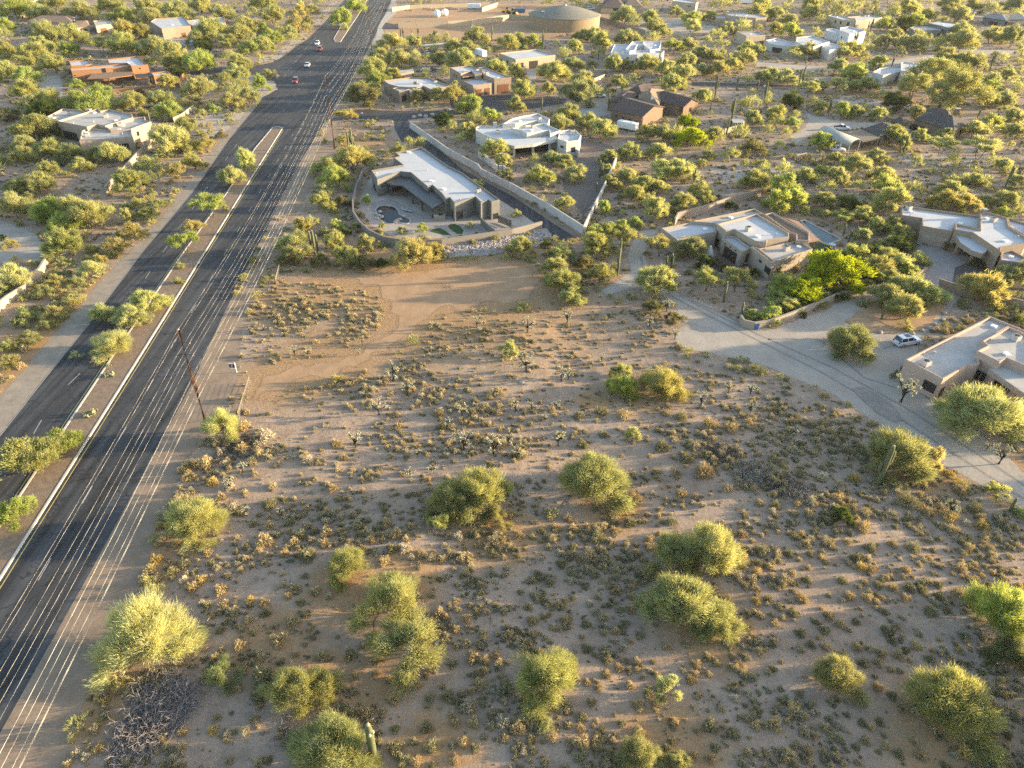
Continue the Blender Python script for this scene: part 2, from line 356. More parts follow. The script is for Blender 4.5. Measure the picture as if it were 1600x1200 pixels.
up_med = [tuple(p) for p in wp([(524, 66), (532, 66), (571, 7), (575, -3)])]
up_r = ext(up_med[2], up_med[3], 700); up_l = tuple(wp([(552, 2)])[0]); up_l2 = ext(tuple(wp([(532, 42)])[0]), up_l, 700)
road = edgeR+shL[::-1]
EXCL.append(ccw(road))
b = MB(); b.add([(x, y, 0.004) for x, y in ccw(road)], [tuple(range(len(road)))]); o = b.build('road', M_asph); o['kind'] = 'structure'
# turn lane across the intersection, worn paler asphalt
sheet('turn_lane', [(425, 203), (442, 203), (500, 110), (524, 68), (516, 64), (484, 104)], 0.008, M_asphc, excl=False)
# dusty paved shoulder along the left carriageway
i0 = 9
sh = shL[i0+1:-1]+[shL[-1]]
sheet('road_shoulder', sh+lineL[::-1], 0.008, M_should, world=True, excl=False)
def raised(name, P, h, m, curbm):
    P = ccw([tuple(p) for p in P]); EXCL.append(P); I = inset(P, 0.28); n = len(P)
    vs = [(x, y, 0) for x, y in P]+[(x, y, h) for x, y in P]+[(x, y, h) for x, y in I]+[(x, y, h-0.05) for x, y in I]
    fs = []
    for i in range(n):
        j = (i+1) % n; fs += [(i, j, n+j, n+i), (n+i, n+j, 2*n+j, 2*n+i), (2*n+i, 2*n+j, 3*n+j, 3*n+i)]
    k = mk('kerb', vs, fs, curbm); k['kind'] = 'structure'
    t = mk(name, [(x, y, h-0.045) for x, y in inset(P, 0.2)], [tuple(range(n))], m); t['kind'] = 'structure'
nose = [tuple(p) for p in wp([(428, 199), (436, 198), (443, 200)])]
raised('road_median', medL[::-1]+nose+curbR, 0.13, M_med, M_curb)
raised('road_median', [up_l2, up_l]+[tuple(p) for p in wp([(532, 42), (521, 61)])]+up_med+[up_r], 0.13, M_med, M_curb)
def along(P, offs_from=None):
    P = [Vector(p) for p in P]; s = [0]
    for i in range(1, len(P)): s.append(s[-1]+(P[i]-P[i-1]).length)
    def f(d):
        for i in range(1, len(P)):
            if d <= s[i] or i == len(P)-1:
                t = (d-s[i-1])/(s[i]-s[i-1]); e = (P[i]-P[i-1]).normalized(); return P[i-1]+(P[i]-P[i-1])*t, e
    return f, s[-1]
def off(P, d):
    P = [Vector(p) for p in P]; o = []
    for i, p in enumerate(P):
        a = P[max(i-1, 0)]; b_ = P[min(i+1, len(P)-1)]; e = (b_-a).normalized(); o.append((p.x-e.y*d, p.y+e.x*d))
    return o
def marking(name, P, wd, m, dash=None, z=0.012):
    b = MB()
    if dash is None: o = strip(P, wd); n = len(P); b.add([(x, y, z) for x, y in o], [(i, i+1, 2*n-2-i, 2*n-1-i) for i in range(n-1)])
    else:
        f, L = along(P); d = dash[2] if len(dash) > 2 else 0
        while d+dash[0] < L:
            p, e = f(d); q, _ = f(d+dash[0]); n_ = Vector((-e.y, e.x))*wd/2
            b.add([(*(p-n_), z), (*(q-n_), z), (*(q+n_), z), (*(p+n_), z)], [(0, 1, 2, 3)]); d += dash[0]+dash[1]
    o = b.build(name, m); o['kind'] = 'structure'; return o
marking('lane_line', off(curbR, 4.2), 0.12, M_line, (3.2, 9.0, 4.0))
marking('edge_line', off(curbR, 0.5), 0.12, M_yel)
marking('edge_line', [Vector(p)+Vector((0.15, 0)) for p in lineL], 0.14, M_line)
ll = [tuple((Vector(a)*0.5+Vector(b_)*0.5)) for a, b_ in zip(lineL[3:], [medL[2], medL[4], medL[5], medL[6], medL[7], medL[-1]])]
marking('lane_line', wp([(372, 222), (259, 388), (224, 440), (137, 572), (84, 623), (20, 735)]), 0.14, M_line, (3.2, 9.0, 2.0))
marking('edge_line', [Vector(p)+Vector((-0.45, 0)) for p in medL[2:]], 0.12, M_yel)
marking('lane_line', wp([(494, 58), (479, 75), (462, 96), (440, 125)]), 0.14, M_line, (9, 5, 0))
marking('lane_line', wp([(502, 88), (481, 118), (462, 147), (440, 178)]), 0.14, M_line, (3.2, 7, 0))
marking('edge_line', off(edgeR[2:7], 1.7), 0.12, M_line)
for P_ in ([(1040, 458), (1100, 490), (1180, 530), (1280, 580), (1400, 650), (1500, 715), (1600, 780)], [(1062, 462), (1120, 492), (1200, 530), (1300, 574), (1420, 640), (1520, 705), (1610, 765)], [(1000, 400), (1006, 420), (1050, 452), (1100, 478), (1180, 515)], [(1200, 530), (1280, 530), (1350, 590), (1400, 606)], [(1380, 545), (1440, 528), (1470, 500), (1478, 470)]):
    o = marking('wheel_rut', wp(P_), 0.5, mat('rut_gravel', (0.265, 0.23, 0.195), 0.95, 0.8, 0.2, 0.4), z=0.0125)
# dirt verge right of the road
verge = edgeR[7:]+[tuple(p) for p in wp([(100, 1290), (110, 1160), (150, 1040), (215, 930), (240, 850), (290, 720), (340, 665), (370, 600), (378, 520), (412, 430), (440, 372), (455, 345)])]
sheet('road_verge', verge, 0.006, M_verge, world=True)
sheet('road_verge', [(455, 350), (432, 326), (470, 252), (490, 220), (520, 200), (534, 186), (527, 240), (506, 258), (470, 330)], 0.010, M_verge, wob=0.4)
# left side dusty strip and far roadside
sheet('road_verge', [(405, 102), (345, 104), (300, 112), (298, 118), (340, 117), (405, 118), (432, 128), (432, 96)], 0.0075, M_asphc)
sheet('cross_street', [(470, 178), (498, 171), (560, 172), (640, 173), (702, 173), (735, 161), (800, 157), (862, 152), (886, 155), (880, 162), (820, 172), (756, 177), (700, 181), (640, 187), (560, 187), (515, 190)], 0.008, M_asphc)
sheet('driveway', [(614, 187), (636, 186), (652, 208), (672, 222), (700, 245), (724, 266), (800, 306), (866, 350), (903, 373), (885, 377), (862, 376), (838, 350), (800, 324), (760, 300), (700, 262), (660, 228), (628, 222), (618, 205)], 0.010, M_asph)
sheet('gravel_shoulder', [(648, 196), (672, 213), (700, 233), (730, 259), (760, 277), (800, 299), (866, 343), (908, 370), (903, 373), (866, 350), (800, 306), (724, 266), (700, 245), (672, 222), (652, 208), (642, 194)], 0.009, M_verge)
sheet('sidewalk', [(612, -1), (618, -1), (621, 12), (618, 22), (602, 36), (597, 43), (600, 52), (594, 62), (588, 72), (584, 82), (580, 80), (582, 68), (588, 56), (590, 44), (596, 32), (608, 14)], 0.02, M_conc)
# gravel lane and junction on the right
sheet('gravel_lane', [(995, 360), (1032, 357), (1012, 385), (1010, 400), (1014, 416), (1045, 452), (1080, 464), (1110, 476), (1160, 506), (1205, 512), (1275, 487), (1345, 458), (1400, 440), (1446, 425), (1482, 438), (1500, 470), (1478, 492), (1440, 535), (1425, 600), (1452, 622), (1500, 650), (1560, 700), (1600, 735), (1680, 800), (1680, 870), (1600, 800), (1550, 772), (1500, 742), (1440, 716), (1370, 664), (1300, 618), (1200, 575), (1130, 556), (1063, 545), (1050, 520), (1066, 505), (1052, 478), (1022, 455), (985, 452), (948, 462), (935, 455), (960, 440), (984, 424), (978, 402), (982, 385)], 0.008, M_gravel, wob=0.35)
sheet('paver_driveway', [(1424, 378), (1446, 384), (1476, 390), (1480, 398), (1515, 400), (1508, 412), (1492, 418), (1488, 440), (1466, 446), (1440, 436), (1452, 424), (1450, 405), (1440, 395)], 0.012, M_paver)
sheet('front_garden_gravel', [(1492, 416), (1510, 412), (1560, 418), (1600, 430), (1600, 458), (1510, 446), (1488, 440)], 0.010, mat('dark_mulch', (0.10, 0.085, 0.075), 0.95, 1, 0.3, 0.4))
sheet('planting_island', [(1320, 502), (1350, 480), (1395, 455), (1440, 448), (1472, 462), (1478, 478), (1462, 500), (1440, 516), (1400, 522), (1362, 520), (1335, 512)], 0.10, M_dirt, wob=0.3, thick=0.09)
sheet('planting_island', [(1330, 608), (1345, 604), (1372, 618), (1400, 640), (1412, 658), (1398, 660), (1370, 646)], 0.10, MATS['rut_gravel'], wob=0.2, thick=0.09)
# bare dirt track across the lot
sheet('dirt_track', [(386, 628), (440, 614), (500, 600), (560, 582), (616, 556), (652, 524), (684, 500), (700, 488), (742, 484), (800, 482), (846, 474), (850, 452), (838, 412), (790, 406), (700, 410), (620, 420), (540, 424), (450, 428), (444, 440), (540, 446), (590, 462), (604, 490), (590, 520), (550, 545), (490, 562), (430, 572), (388, 584)], 0.013, M_dirt, wob=2.4, excl=True)
M_sand = mat('pale_sand', (0.40, 0.325, 0.26), 0.95, 0.5, 0.15, 0.4)
sheet('sandy_roadside', [(282, 200), (300, 178), (340, 166), (398, 166), (362, 200), (330, 222), (300, 215)], 0.007, M_sand, wob=0.8, excl=False)
sheet('sandy_roadside', [(400, 98), (436, 94), (452, 80), (470, 66), (500, 36), (530, 2), (518, 2), (488, 34), (456, 62), (430, 80), (404, 88)], 0.007, M_sand, wob=0.5, excl=False)
sheet('sandy_roadside', [(340, 118), (400, 118), (430, 128), (436, 140), (410, 152), (380, 150), (350, 130)], 0.007, M_sand, wob=0.6, excl=False)
sheet('sandy_bank', [(600, 64), (640, 60), (720, 58), (790, 56), (850, 62), (840, 76), (780, 84), (720, 76), (660, 70), (610, 74)], 0.007, M_dirt, wob=1.0, excl=False)
sheet('sandy_wash', [(1090, 262), (1160, 258), (1240, 268), (1300, 276), (1290, 288), (1200, 292), (1120, 284)], 0.007, M_sand, wob=1.5, excl=False)
sheet('sandy_wash', [(1380, 240), (1440, 236), (1520, 246), (1590, 252), (1590, 262), (1500, 262), (1420, 258)], 0.007, M_sand, wob=1.5, excl=False)
sheet('sandy_wash', [(1290, 146), (1340, 150), (1385, 158), (1380, 168), (1330, 166), (1296, 158)], 0.007, M_sand, wob=1.5, excl=False)
# far side streets and yards
for nm, P, m_ in [
    ('driveway', [(962, 10), (975, 12), (985, 22), (1000, 30), (1046, 32), (1062, 28), (1080, 35), (1120, 42), (1118, 50), (1070, 58), (1040, 52), (1010, 48), (978, 36)], M_gravel),
    ('side_street', [(1080, 127), (1120, 129), (1200, 132), (1250, 134), (1262, 140), (1200, 140), (1130, 137), (1080, 135)], M_asphc),
    ('side_street', [(1180, 96), (1220, 100), (1290, 104), (1330, 104), (1380, 96), (1440, 88), (1500, 78), (1600, 76), (1700, 80), (1700, 88), (1600, 84), (1500, 87), (1440, 96), (1380, 104), (1330, 111), (1250, 110), (1180, 104)], M_gravel),
    ('driveway', [(1255, 172), (1275, 182), (1320, 190), (1365, 192), (1362, 182), (1340, 176), (1352, 174), (1372, 184), (1372, 198), (1340, 202), (1300, 205), (1270, 210), (1240, 230), (1232, 212), (1256, 200), (1262, 186)], M_gravel),
    ('side_street', [(1480, 8), (1500, 12), (1530, 20), (1600, 24), (1600, 30), (1520, 26), (1480, 14)], M_gravel),
    ('driveway', [(0, 343), (30, 352), (60, 368), (72, 384), (74, 400), (60, 410), (30, 405), (0, 412), (-60, 420), (-60, 330)], M_gravel),
    ('driveway', [(-60, 272), (0, 280), (30, 288), (50, 300), (0, 298), (-60, 292)], M_asphc),
    ('driveway', [(60, 112), (95, 112), (100, 150), (75, 158), (60, 130)], M_gravel),
    ('driveway', [(142, 58), (178, 56), (190, 62), (150, 68)], M_gravel),
    ('driveway', [(238, 58), (300, 62), (310, 68), (290, 72), (240, 68)], M_gravel),
    ('driveway', [(0, 78), (100, 82), (200, 84), (300, 88), (340, 90), (340, 84), (200, 80), (100, 76), (0, 70)], M_asphc),
    ('driveway', [(880, 212), (905, 214), (958, 228), (965, 240), (940, 300), (912, 340), (880, 300), (870, 250)], mat('dark_yard_soil', (0.16, 0.13, 0.11), 0.95, 1, 0.2, 0.3)),  # yard inside the white wall, given a darker soil colour
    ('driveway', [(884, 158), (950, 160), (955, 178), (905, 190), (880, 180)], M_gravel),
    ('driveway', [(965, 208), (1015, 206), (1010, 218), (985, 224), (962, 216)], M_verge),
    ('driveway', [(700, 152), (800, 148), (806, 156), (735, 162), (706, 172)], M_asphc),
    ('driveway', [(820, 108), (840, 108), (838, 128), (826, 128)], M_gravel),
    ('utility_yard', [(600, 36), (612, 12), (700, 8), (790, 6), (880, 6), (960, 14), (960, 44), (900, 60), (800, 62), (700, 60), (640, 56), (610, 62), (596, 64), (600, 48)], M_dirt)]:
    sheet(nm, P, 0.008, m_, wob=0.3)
sheet('road', [(583, 52), (590, 46), (622, 46), (646, 40), (640, 33), (616, 38), (596, 34)], 0.014, M_asphc, excl=False)
# ---------------------------------------------------------------- ground sheet with gentle relief
LOT = wp([(118, 1330), (240, 1000), (300, 780), (350, 690), (400, 636), (500, 608), (606, 570), (660, 530), (700, 496), (850, 485), (930, 470), (1040, 500), (1060, 560), (1200, 590), (1300, 635), (1450, 730), (1600, 825), (1750, 900), (2100, 1330)])
LOT = [tuple(p) for p in LOT]
LOT2 = [tuple(p) for p in wp([(400, 470), (440, 425), (560, 445), (605, 480), (595, 515), (520, 555), (400, 575), (380, 540)])]
def relief(x, y):
    x = np.asarray(x, float); y = np.asarray(y, float)
    m1 = inpoly(x, y, LOT)*np.clip(pdist(x, y, LOT)/7, 0, 1)
    m2 = inpoly(x, y, LOT2)*np.clip(pdist(x, y, LOT2)/4, 0, 1)
    m = m1*m1*(3-2*m1)+m2*0.4
    h = 0.7*(vnoise(x/14, y/9, 3)-0.45)+0.26*(vnoise(x/4.3, y/3, 4)-0.45)+0.09*(vnoise(x/1.5, y/1.2, 5)-0.45)
    return m*h
xs = np.concatenate([np.linspace(-6000, -420, 14), np.linspace(-400, -60, 60), np.arange(-58, 75, 0.55), np.linspace(77, 420, 60), np.linspace(440, 6000, 14)])
ys = np.concatenate([np.linspace(-3000, 0, 10), np.arange(12, 140, 0.55), np.linspace(142, 560, 70), np.linspace(600, 8000, 16)])
GX, GY = np.meshgrid(xs, ys); hz = relief(GX.ravel(), GY.ravel())
nx, ny = len(xs), len(ys)
me = bpy.data.meshes.new('ground'); me.vertices.add(nx*ny)
me.vertices.foreach_set('co', np.stack([GX.ravel(), GY.ravel(), hz], 1).astype(np.float32).ravel())
ii, jj = np.meshgrid(np.arange(nx-1), np.arange(ny-1)); a = (jj*nx+ii).ravel(); q = np.stack([a, a+1, a+1+nx, a+nx], 1)
me.loops.add(q.size); me.polygons.add(len(q)); me.loops.foreach_set('vertex_index', q.ravel().astype(np.int32))
me.polygons.foreach_set('loop_start', np.arange(0, q.size, 4, dtype=np.int32)); me.update(calc_edges=True); me.shade_smooth()
patch = np.zeros(nx*ny)
PATCHES = [(700, 440, 30), (620, 470, 14), (560, 440, 14), (640, 415, 16), (470, 470, 10), (520, 555, 10), (450, 590, 8), (760, 470, 14), (540, 925, 5), (500, 1060, 4), (640, 900, 4), (780, 835, 5), (960, 800, 4), (1110, 985, 5), (1360, 500, 8), (1560, 735, 5), (1490, 1165, 6), (1450, 735, 5), (430, 1010, 5), (180, 480, 14), (60, 560, 14), (1010, 620, 4), (930, 625, 3), (680, 1170, 4), (560, 1080, 4), (130, 1090, 5), (1050, 1175, 5), (240, 880, 4), (1380, 235, 12), (560, 225, 10), (660, 400, 6), (1000, 440, 4), (700, 55, 25), (930, 40, 18), (940, 270, 6), (1340, 150, 14), (820, 110, 12)]
for px, py, r in PATCHES:
    p = W(px, py); d2 = ((GX.ravel()-p.x)**2+(GY.ravel()-p.y)**2)/(r*r); patch = np.maximum(patch, np.exp(-d2))
at_ = me.attributes.new('patch', 'FLOAT', 'POINT'); at_.data.foreach_set('value', patch.astype(np.float32))
gm = bpy.data.materials.new('desert_soil'); gm.use_nodes = True; t = gm.node_tree; bs = t.nodes['Principled BSDF']
bs.inputs['Roughness'].default_value = 0.95; bs.inputs['Specular IOR Level'].default_value = 0.15
geo = t.nodes.new('ShaderNodeNewGeometry')
def noise(scale, det=6, ro=0.6, st=None):
    n = t.nodes.new('ShaderNodeTexNoise'); n.inputs['Scale'].default_value = scale; n.inputs['Detail'].default_value = det; n.inputs['Roughness'].default_value = ro
    t.links.new(geo.outputs['Position'], n.inputs['Vector']); return n.outputs[0]
def mrange(s, a, b, c=0.0, d=1.0):
    n = t.nodes.new('ShaderNodeMapRange'); t.links.new(s, n.inputs[0])
    for i, v in enumerate((a, b, c, d)): n.inputs[i+1].default_value = v
    return n.outputs[0]
def mixc(f, a, b, mode='MIX'):
    n = t.nodes.new('ShaderNodeMix'); n.data_type = 'RGBA'; n.blend_type = mode
    if isinstance(f, float): n.inputs[0].default_value = f
    else: t.links.new(f, n.inputs[0])
    for k, v in ((6, a), (7, b)):
        if isinstance(v, tuple): n.inputs[k].default_value = (*v, 1)
        else: t.links.new(v, n.inputs[k])
    return n.outputs[2]
def math_(op, a, b):
    n = t.nodes.new('ShaderNodeMath'); n.operation = op
    for k, v in ((0, a), (1, b)):
        if isinstance(v, (int, float)): n.inputs[k].default_value = v
        else: t.links.new(v, n.inputs[k])
    return n.outputs[0]
c = mixc(mrange(noise(0.07), 0.35, 0.65), (0.355, 0.255, 0.18), (0.405, 0.305, 0.228))
c = mixc(mrange(noise(0.5, 8, 0.7), 0.45, 0.75), c, (0.20, 0.145, 0.105))
c = mixc(mrange(noise(5, 7, 0.8), 0.52, 0.66, 0, 0.7), c, (0.15, 0.11, 0.075))
c = mixc(mrange(noise(14, 3, 0.6), 0.62, 0.72, 0, 0.6), c, (0.42, 0.36, 0.30))
pa = t.nodes.new('ShaderNodeAttribute'); pa.attribute_name = 'patch'
pf = mrange(math_('MULTIPLY', pa.outputs['Fac'], mrange(noise(0.8, 6, 0.7), 0.25, 0.6, 0.2, 1.5)), 0.15, 0.7, 0, 0.85)
c = mixc(pf, c, mixc(mrange(noise(3, 5), 0.35, 0.65), (0.34, 0.18, 0.075), (0.37, 0.25, 0.13)))
t.links.new(c, bs.inputs['Base Color'])
bp = t.nodes.new('ShaderNodeBump'); bp.inputs['Strength'].default_value = 0.9; bp.inputs['Distance'].default_value = 0.10
t.links.new(math_('ADD', noise(1.6, 8, 0.7), math_('MULTIPLY', noise(9, 4, 0.7), 0.35)), bp.inputs['Height']); t.links.new(bp.outputs[0], bs.inputs['Normal'])
me.materials.append(gm); o = bpy.data.objects.new('ground', me); C.objects.link(o); o['kind'] = 'structure'

# ================================================================ HOUSES
S_grey = stucco('stucco_grey', (0.155, 0.15, 0.135)); S_white = stucco('stucco_white', (0.48, 0.46, 0.42)); S_tan = stucco('stucco_tan', (0.28, 0.215, 0.16))
S_beige = stucco('stucco_beige', (0.34, 0.275, 0.215)); S_pink = stucco('stucco_pink', (0.42, 0.31, 0.25)); S_orange = stucco('stucco_orange', (0.27, 0.145, 0.075)); S_brown = stucco('stucco_brown', (0.19, 0.13, 0.09))
S_sand = stucco('stucco_sand', (0.40, 0.33, 0.24)); S_teal = stucco('stucco_slate', (0.14, 0.15, 0.15))
M_shing = mat('brown_shingles', (0.085, 0.062, 0.055), 0.85, 6, 0.25, 0.5); M_shing2 = mat('dark_shingles', (0.062, 0.058, 0.055), 0.85, 6, 0.3, 0.5); M_tile = mat('tan_roof_tiles', (0.23, 0.16, 0.11), 0.85, 5, 0.25, 0.5)
M_metalroof = mat('dark_metal_roofing', (0.05, 0.052, 0.056), 0.45, 2, 0.15, spec=0.5)
# A grey house with pool
f = Z4(560, 220, 6.667)
h = House('grey_house', 'long grey stucco house with white flat roof and dark covered patio beside kidney pool', S_grey, (700, 330))
h.block(pxs(f, [(378, 118), (655, 68), (940, 262), (1078, 330), (1472, 612), (1385, 632), (1352, 612), (1275, 640), (1218, 582), (1000, 650), (950, 590), (905, 600), (865, 545), (770, 460), (720, 480), (545, 330), (435, 318), (195, 402), (130, 305), (460, 248), (365, 175), (425, 158)]), 4.5, vents=7)
h.slab(pxs(f, [(285, 430), (435, 352), (545, 365), (720, 500), (775, 480), (915, 628), (770, 702), (460, 468), (340, 458)]), 3.3, 0.22, pxs(f, [(348, 570), (478, 580), (572, 655), (668, 730), (775, 800)]), m=M_metalroof, rm=False, pw=0.4, name='patio_roof')
for x, y, w_, hh in ((1055, 770, 1.7, 1.7), (982, 762, 1.0, 1.8), (172, 485, 1.0, 1.6), (1245, 750, 0.5, 0.5), (1432, 790, 1.3, 1.6), (250, 470, 0.4, 0.4)): h.win(*f(x, y), w_, hh)
for x, y in ((400, 530), (520, 590), (610, 640), (720, 700)): h.win(*f(x, y), 2.6, 2.5, 'window')
sheet('patio_paving', pxs(f, [(150, 640), (330, 600), (700, 790), (900, 840), (1000, 850), (1280, 900), (1290, 960), (740, 945), (560, 900), (170, 780), (120, 700)]), 0.012, M_paver)
kid = pxs(f, [(170, 720), (200, 690), (240, 678), (320, 675), (390, 695), (425, 730), (435, 765), (470, 790), (520, 805), (548, 825), (545, 855), (510, 866), (460, 866), (420, 850), (360, 868), (290, 868), (225, 830), (185, 780)])
P = ccw([tuple(p) for p in wp(kid)]); e = empty('swimming_pool', (*P[0], 0), 0, 'dark kidney shaped swimming pool with pale rim behind the grey house', 'pool')
Q = [(x-P[0][0], y-P[0][1]) for x, y in P]; I = inset(Q, 0.35); n = len(Q)
mk('coping', [(x, y, 0.10) for x, y in Q]+[(x, y, 0.10) for x, y in I]+[(x, y, 0) for x, y in Q], [(i, (i+1) % n, n+(i+1) % n, n+i) for i in range(n)]+[(2*n+i, 2*n+(i+1) % n, (i+1) % n, i) for i in range(n)], M_conc, e)
mk('water', [(x, y, 0.05) for x, y in inset(Q, 0.3)], [tuple(range(n))], M_waterd, e)
EXCL.append(P)
sheet('lawn', pxs(f, [(740, 945), (800, 915), (850, 908), (910, 940), (970, 985), (880, 980)]), 0.02, M_grass)
sheet('lawn', pxs(f, [(930, 890), (960, 868), (1005, 865), (1060, 890), (1095, 935), (1085, 970), (1030, 972), (960, 925)]), 0.02, M_grass)
def lounger(px, py, rz, label):
    p = W(px, py); e = empty('lounge_chair', p, rz, label, 'lounge chair', 'poolside loungers')
    m = mat('lounger_fabric', (0.35, 0.36, 0.36), 0.8); MB().box((0, 0.1, 0.35), (0.65, 1.3, 0.08)).build('seat', m, e)
    MB().add([(-.32, .75, .35), (.32, .75, .35), (.32, 1.25, .8), (-.32, 1.25, .8), (-.32, .78, .28), (.32, .78, .28), (.32, 1.3, .75), (-.32, 1.3, .75)], [(0, 1, 2, 3), (7, 6, 5, 4), (0, 4, 5, 1), (1, 5, 6, 2), (2, 6, 7, 3), (3, 7, 4, 0)]).build('backrest', m, e)
    for a in (-.28, .28):
        for c_ in (-.4, .7): MB().box((a, c_, 0.15), (0.05, 0.05, 0.3)).build('leg', M_dark, e)
lounger(*f(495, 735), 0.9, 'grey lounger beside kidney pool, left one of the pair'); lounger(*f(540, 745), 0.9, 'grey lounger beside kidney pool, right one of the pair')
lounger(1167, 413, 2.2, 'pale lounger in walled front courtyard of the beige house')
def bbq(px, py, rz):
    p = W(px, py); e = empty('barbecue_island', p, rz, 'pale block barbecue counter under the grey house patio roof edge', 'barbecue')
    MB().box((0, 0, .45), (2.6, .8, .9)).build('counter_base', S_beige, e); MB().box((0, 0, .94), (2.8, .95, .07)).build('countertop', M_conc, e); MB().box((.3, 0, 1.1), (.9, .55, .24)).build('grill', M_dark, e)
bbq(*f(845, 815), 0.15)
wall_run('yard_wall', pxs(f, [(1275, 800), (1350, 870), (1425, 935)]), 1.6, 0.25, S_grey, 'low grey side wall running from grey house to the curved wall')
p = W(*f(1525, 880)); g = empty('metal_gate', p, -0.75, 'dark metal slatted gate beside the grey house corner', 'gate')
for k in range(6): MB().box((0, 0, 0.25+k*0.28), (4.2, 0.05, 0.2)).build('slat', M_dark, g)
for k in (-2.1, 2.1): MB().box((k, 0, 0.95), (0.12, 0.12, 1.9)).build('post', M_dark, g)
rw = [(585, 254), (566, 266), (557, 288), (551, 312), (552, 330), (562, 346), (578, 360), (600, 370), (625, 374), (652, 376), (690, 374), (725, 369), (760, 364), (800, 358), (847, 346)]
wall_run('retaining_wall', rw, 1.7, 0.28, stucco('stucco_warmgrey', (0.235, 0.21, 0.18)), 'curved grey stucco wall around the pool yard of the grey house')
P = wp([(566, 290), (562, 325), (580, 350), (625, 366), (690, 366), (800, 352), (846, 344), (782, 318), (700, 330), (600, 260)])
sheet('yard_gravel', [(575, 285), (562, 310), (562, 328), (580, 352), (610, 368), (650, 374), (700, 371), (780, 360), (842, 350), (800, 326), (782, 312), (590, 262)], 0.006, M_gravel)
# B white house above driveway
f = Z4(730, 160, 8)
h = House('white_house', 'large white stucco house with stepped flat roofs and columned rear porch', S_white, (825, 215))
h.block(pxs(f, [(105, 345), (105, 310), (170, 285), (260, 290), (330, 300), (440, 262), (600, 230), (900, 250), (1160, 345), (1240, 380), (1240, 490), (1130, 452), (1100, 425), (820, 452), (560, 468), (430, 480), (250, 420)]), 3.9, vents=4)
h.block(pxs(f, [(550, 322), (740, 285), (960, 258), (1165, 350), (1040, 392), (1020, 345), (745, 385), (690, 352)]), 5.0, vents=2)
h.block(pxs(f, [(440, 268), (560, 200), (700, 165), (800, 150), (885, 135), (1030, 205), (1010, 262), (870, 225), (600, 262)]), 4.8, vents=2)
h.block(pxs(f, [(1150, 355), (1280, 338), (1360, 350), (1425, 410), (1395, 470), (1240, 492), (1130, 455)]), 4.4, vents=1)
h.slab(pxs(f, [(420, 505), (590, 545), (830, 522), (1135, 458), (1105, 420), (820, 448), (560, 462), (430, 470)]), 3.85, 0.8, pxs(f, [(585, 690), (820, 650), (1025, 610)]), m=S_white, pw=0.7)
for x, y, w_, hh in ((1325, 590, 1.2, 1.3), (1185, 555, 1.1, 0.5), (700, 600, 5, 2.4), (930, 580, 4.5, 2.4)): h.win(*f(x, y), w_, hh)
h.chimney(*f(345, 310), 3.4, 1.3); h.chimney(*f(1315, 400), 3.9, 0.9, 1.2)
# C two-storey tan with garage doors
f = Z4(590, 90, 7.273)
h = House('tan_garage_house', 'tan stucco house with brown timber garage doors and white flat roofs', S_tan, (750, 150))
h.block(pxs(f, [(820, 112), (1045, 88), (1195, 150), (1180, 185), (1105, 190), (1065, 150), (945, 182)]), 5.6, vents=2)
h.block(pxs(f, [(1140, 112), (1210, 105), (1520, 225), (1325, 242), (1200, 190), (1195, 150)]), 5.4, vents=4)
h.block(pxs(f, [(900, 235), (975, 250), (1190, 228), (1310, 285), (1270, 292), (1085, 318)]), 4.0, vents=1)
h.slab(pxs(f, [(950, 190), (1100, 178), (1105, 205), (965, 222)]), 4.9, 0.25, m=M_tile, rm=False)
h.win(*f(1148, 410), 2.7, 2.4, 'garage'); h.win(*f(1245, 395), 2.4, 2.4, 'garage'); h.win(*f(1425, 350), 4.6, 3.2, 'garage')
h.win(*f(870, 200), 0.7, 1.0); h.win(*f(900, 215), 0.7, 1.0); h.win(*f(1020, 225), 3.2, 1.5)
# D
h = House('tan_flat_house', 'tan stucco house with white flat roof beside the cross street', S_tan, (645, 150))
h.block(pxs(f, [(65, 257), (370, 222), (580, 228), (825, 322), (600, 358), (520, 322), (440, 345), (230, 328), (125, 300)]), 4.2, vents=3)
h.block(pxs(f, [(165, 347), (240, 332), (440, 333), (495, 355), (365, 380), (355, 368), (245, 382)]), 4.0, vents=1)
h.win(*f(295, 465), 1.3, 1.9); h.win(*f(310, 450), 1.2, 1.9); h.win(*f(560, 440), 1.4, 2.0); h.chimney(*f(430, 300), 3.7, 0.9, 1.3)
h = House('open_shed', 'small tan flat roofed shed behind the tan flat house', S_tan, (628, 112), 'shed', M_roofg)
h.slab(pxs(f, [(150, 155), (400, 132), (413, 155), (245, 188)]), 3.0, 0.7, pxs(f, [(255, 235), (405, 205), (180, 200), (390, 185)]), m=S_tan, rm=M_roofg, pw=0.5)
# E
f = Z4(640, 40, 6.667)
h = House('white_roof_garage', 'cream stucco outbuilding with broad white roof and two open bays', S_sand, (822, 95), 'garage')
h.block(pxs(f, [(930, 285), (1330, 245), (1520, 305), (1105, 352)]), 4.2, vents=0)
h.win(*f(1160, 400), 2.6, 2.6, 'opening'); h.win(*f(1290, 395), 4.6, 2.8, 'opening'); h.win(*f(955, 365), 1.0, 1.3); h.win(*f(1020, 378), 1.0, 1.0)
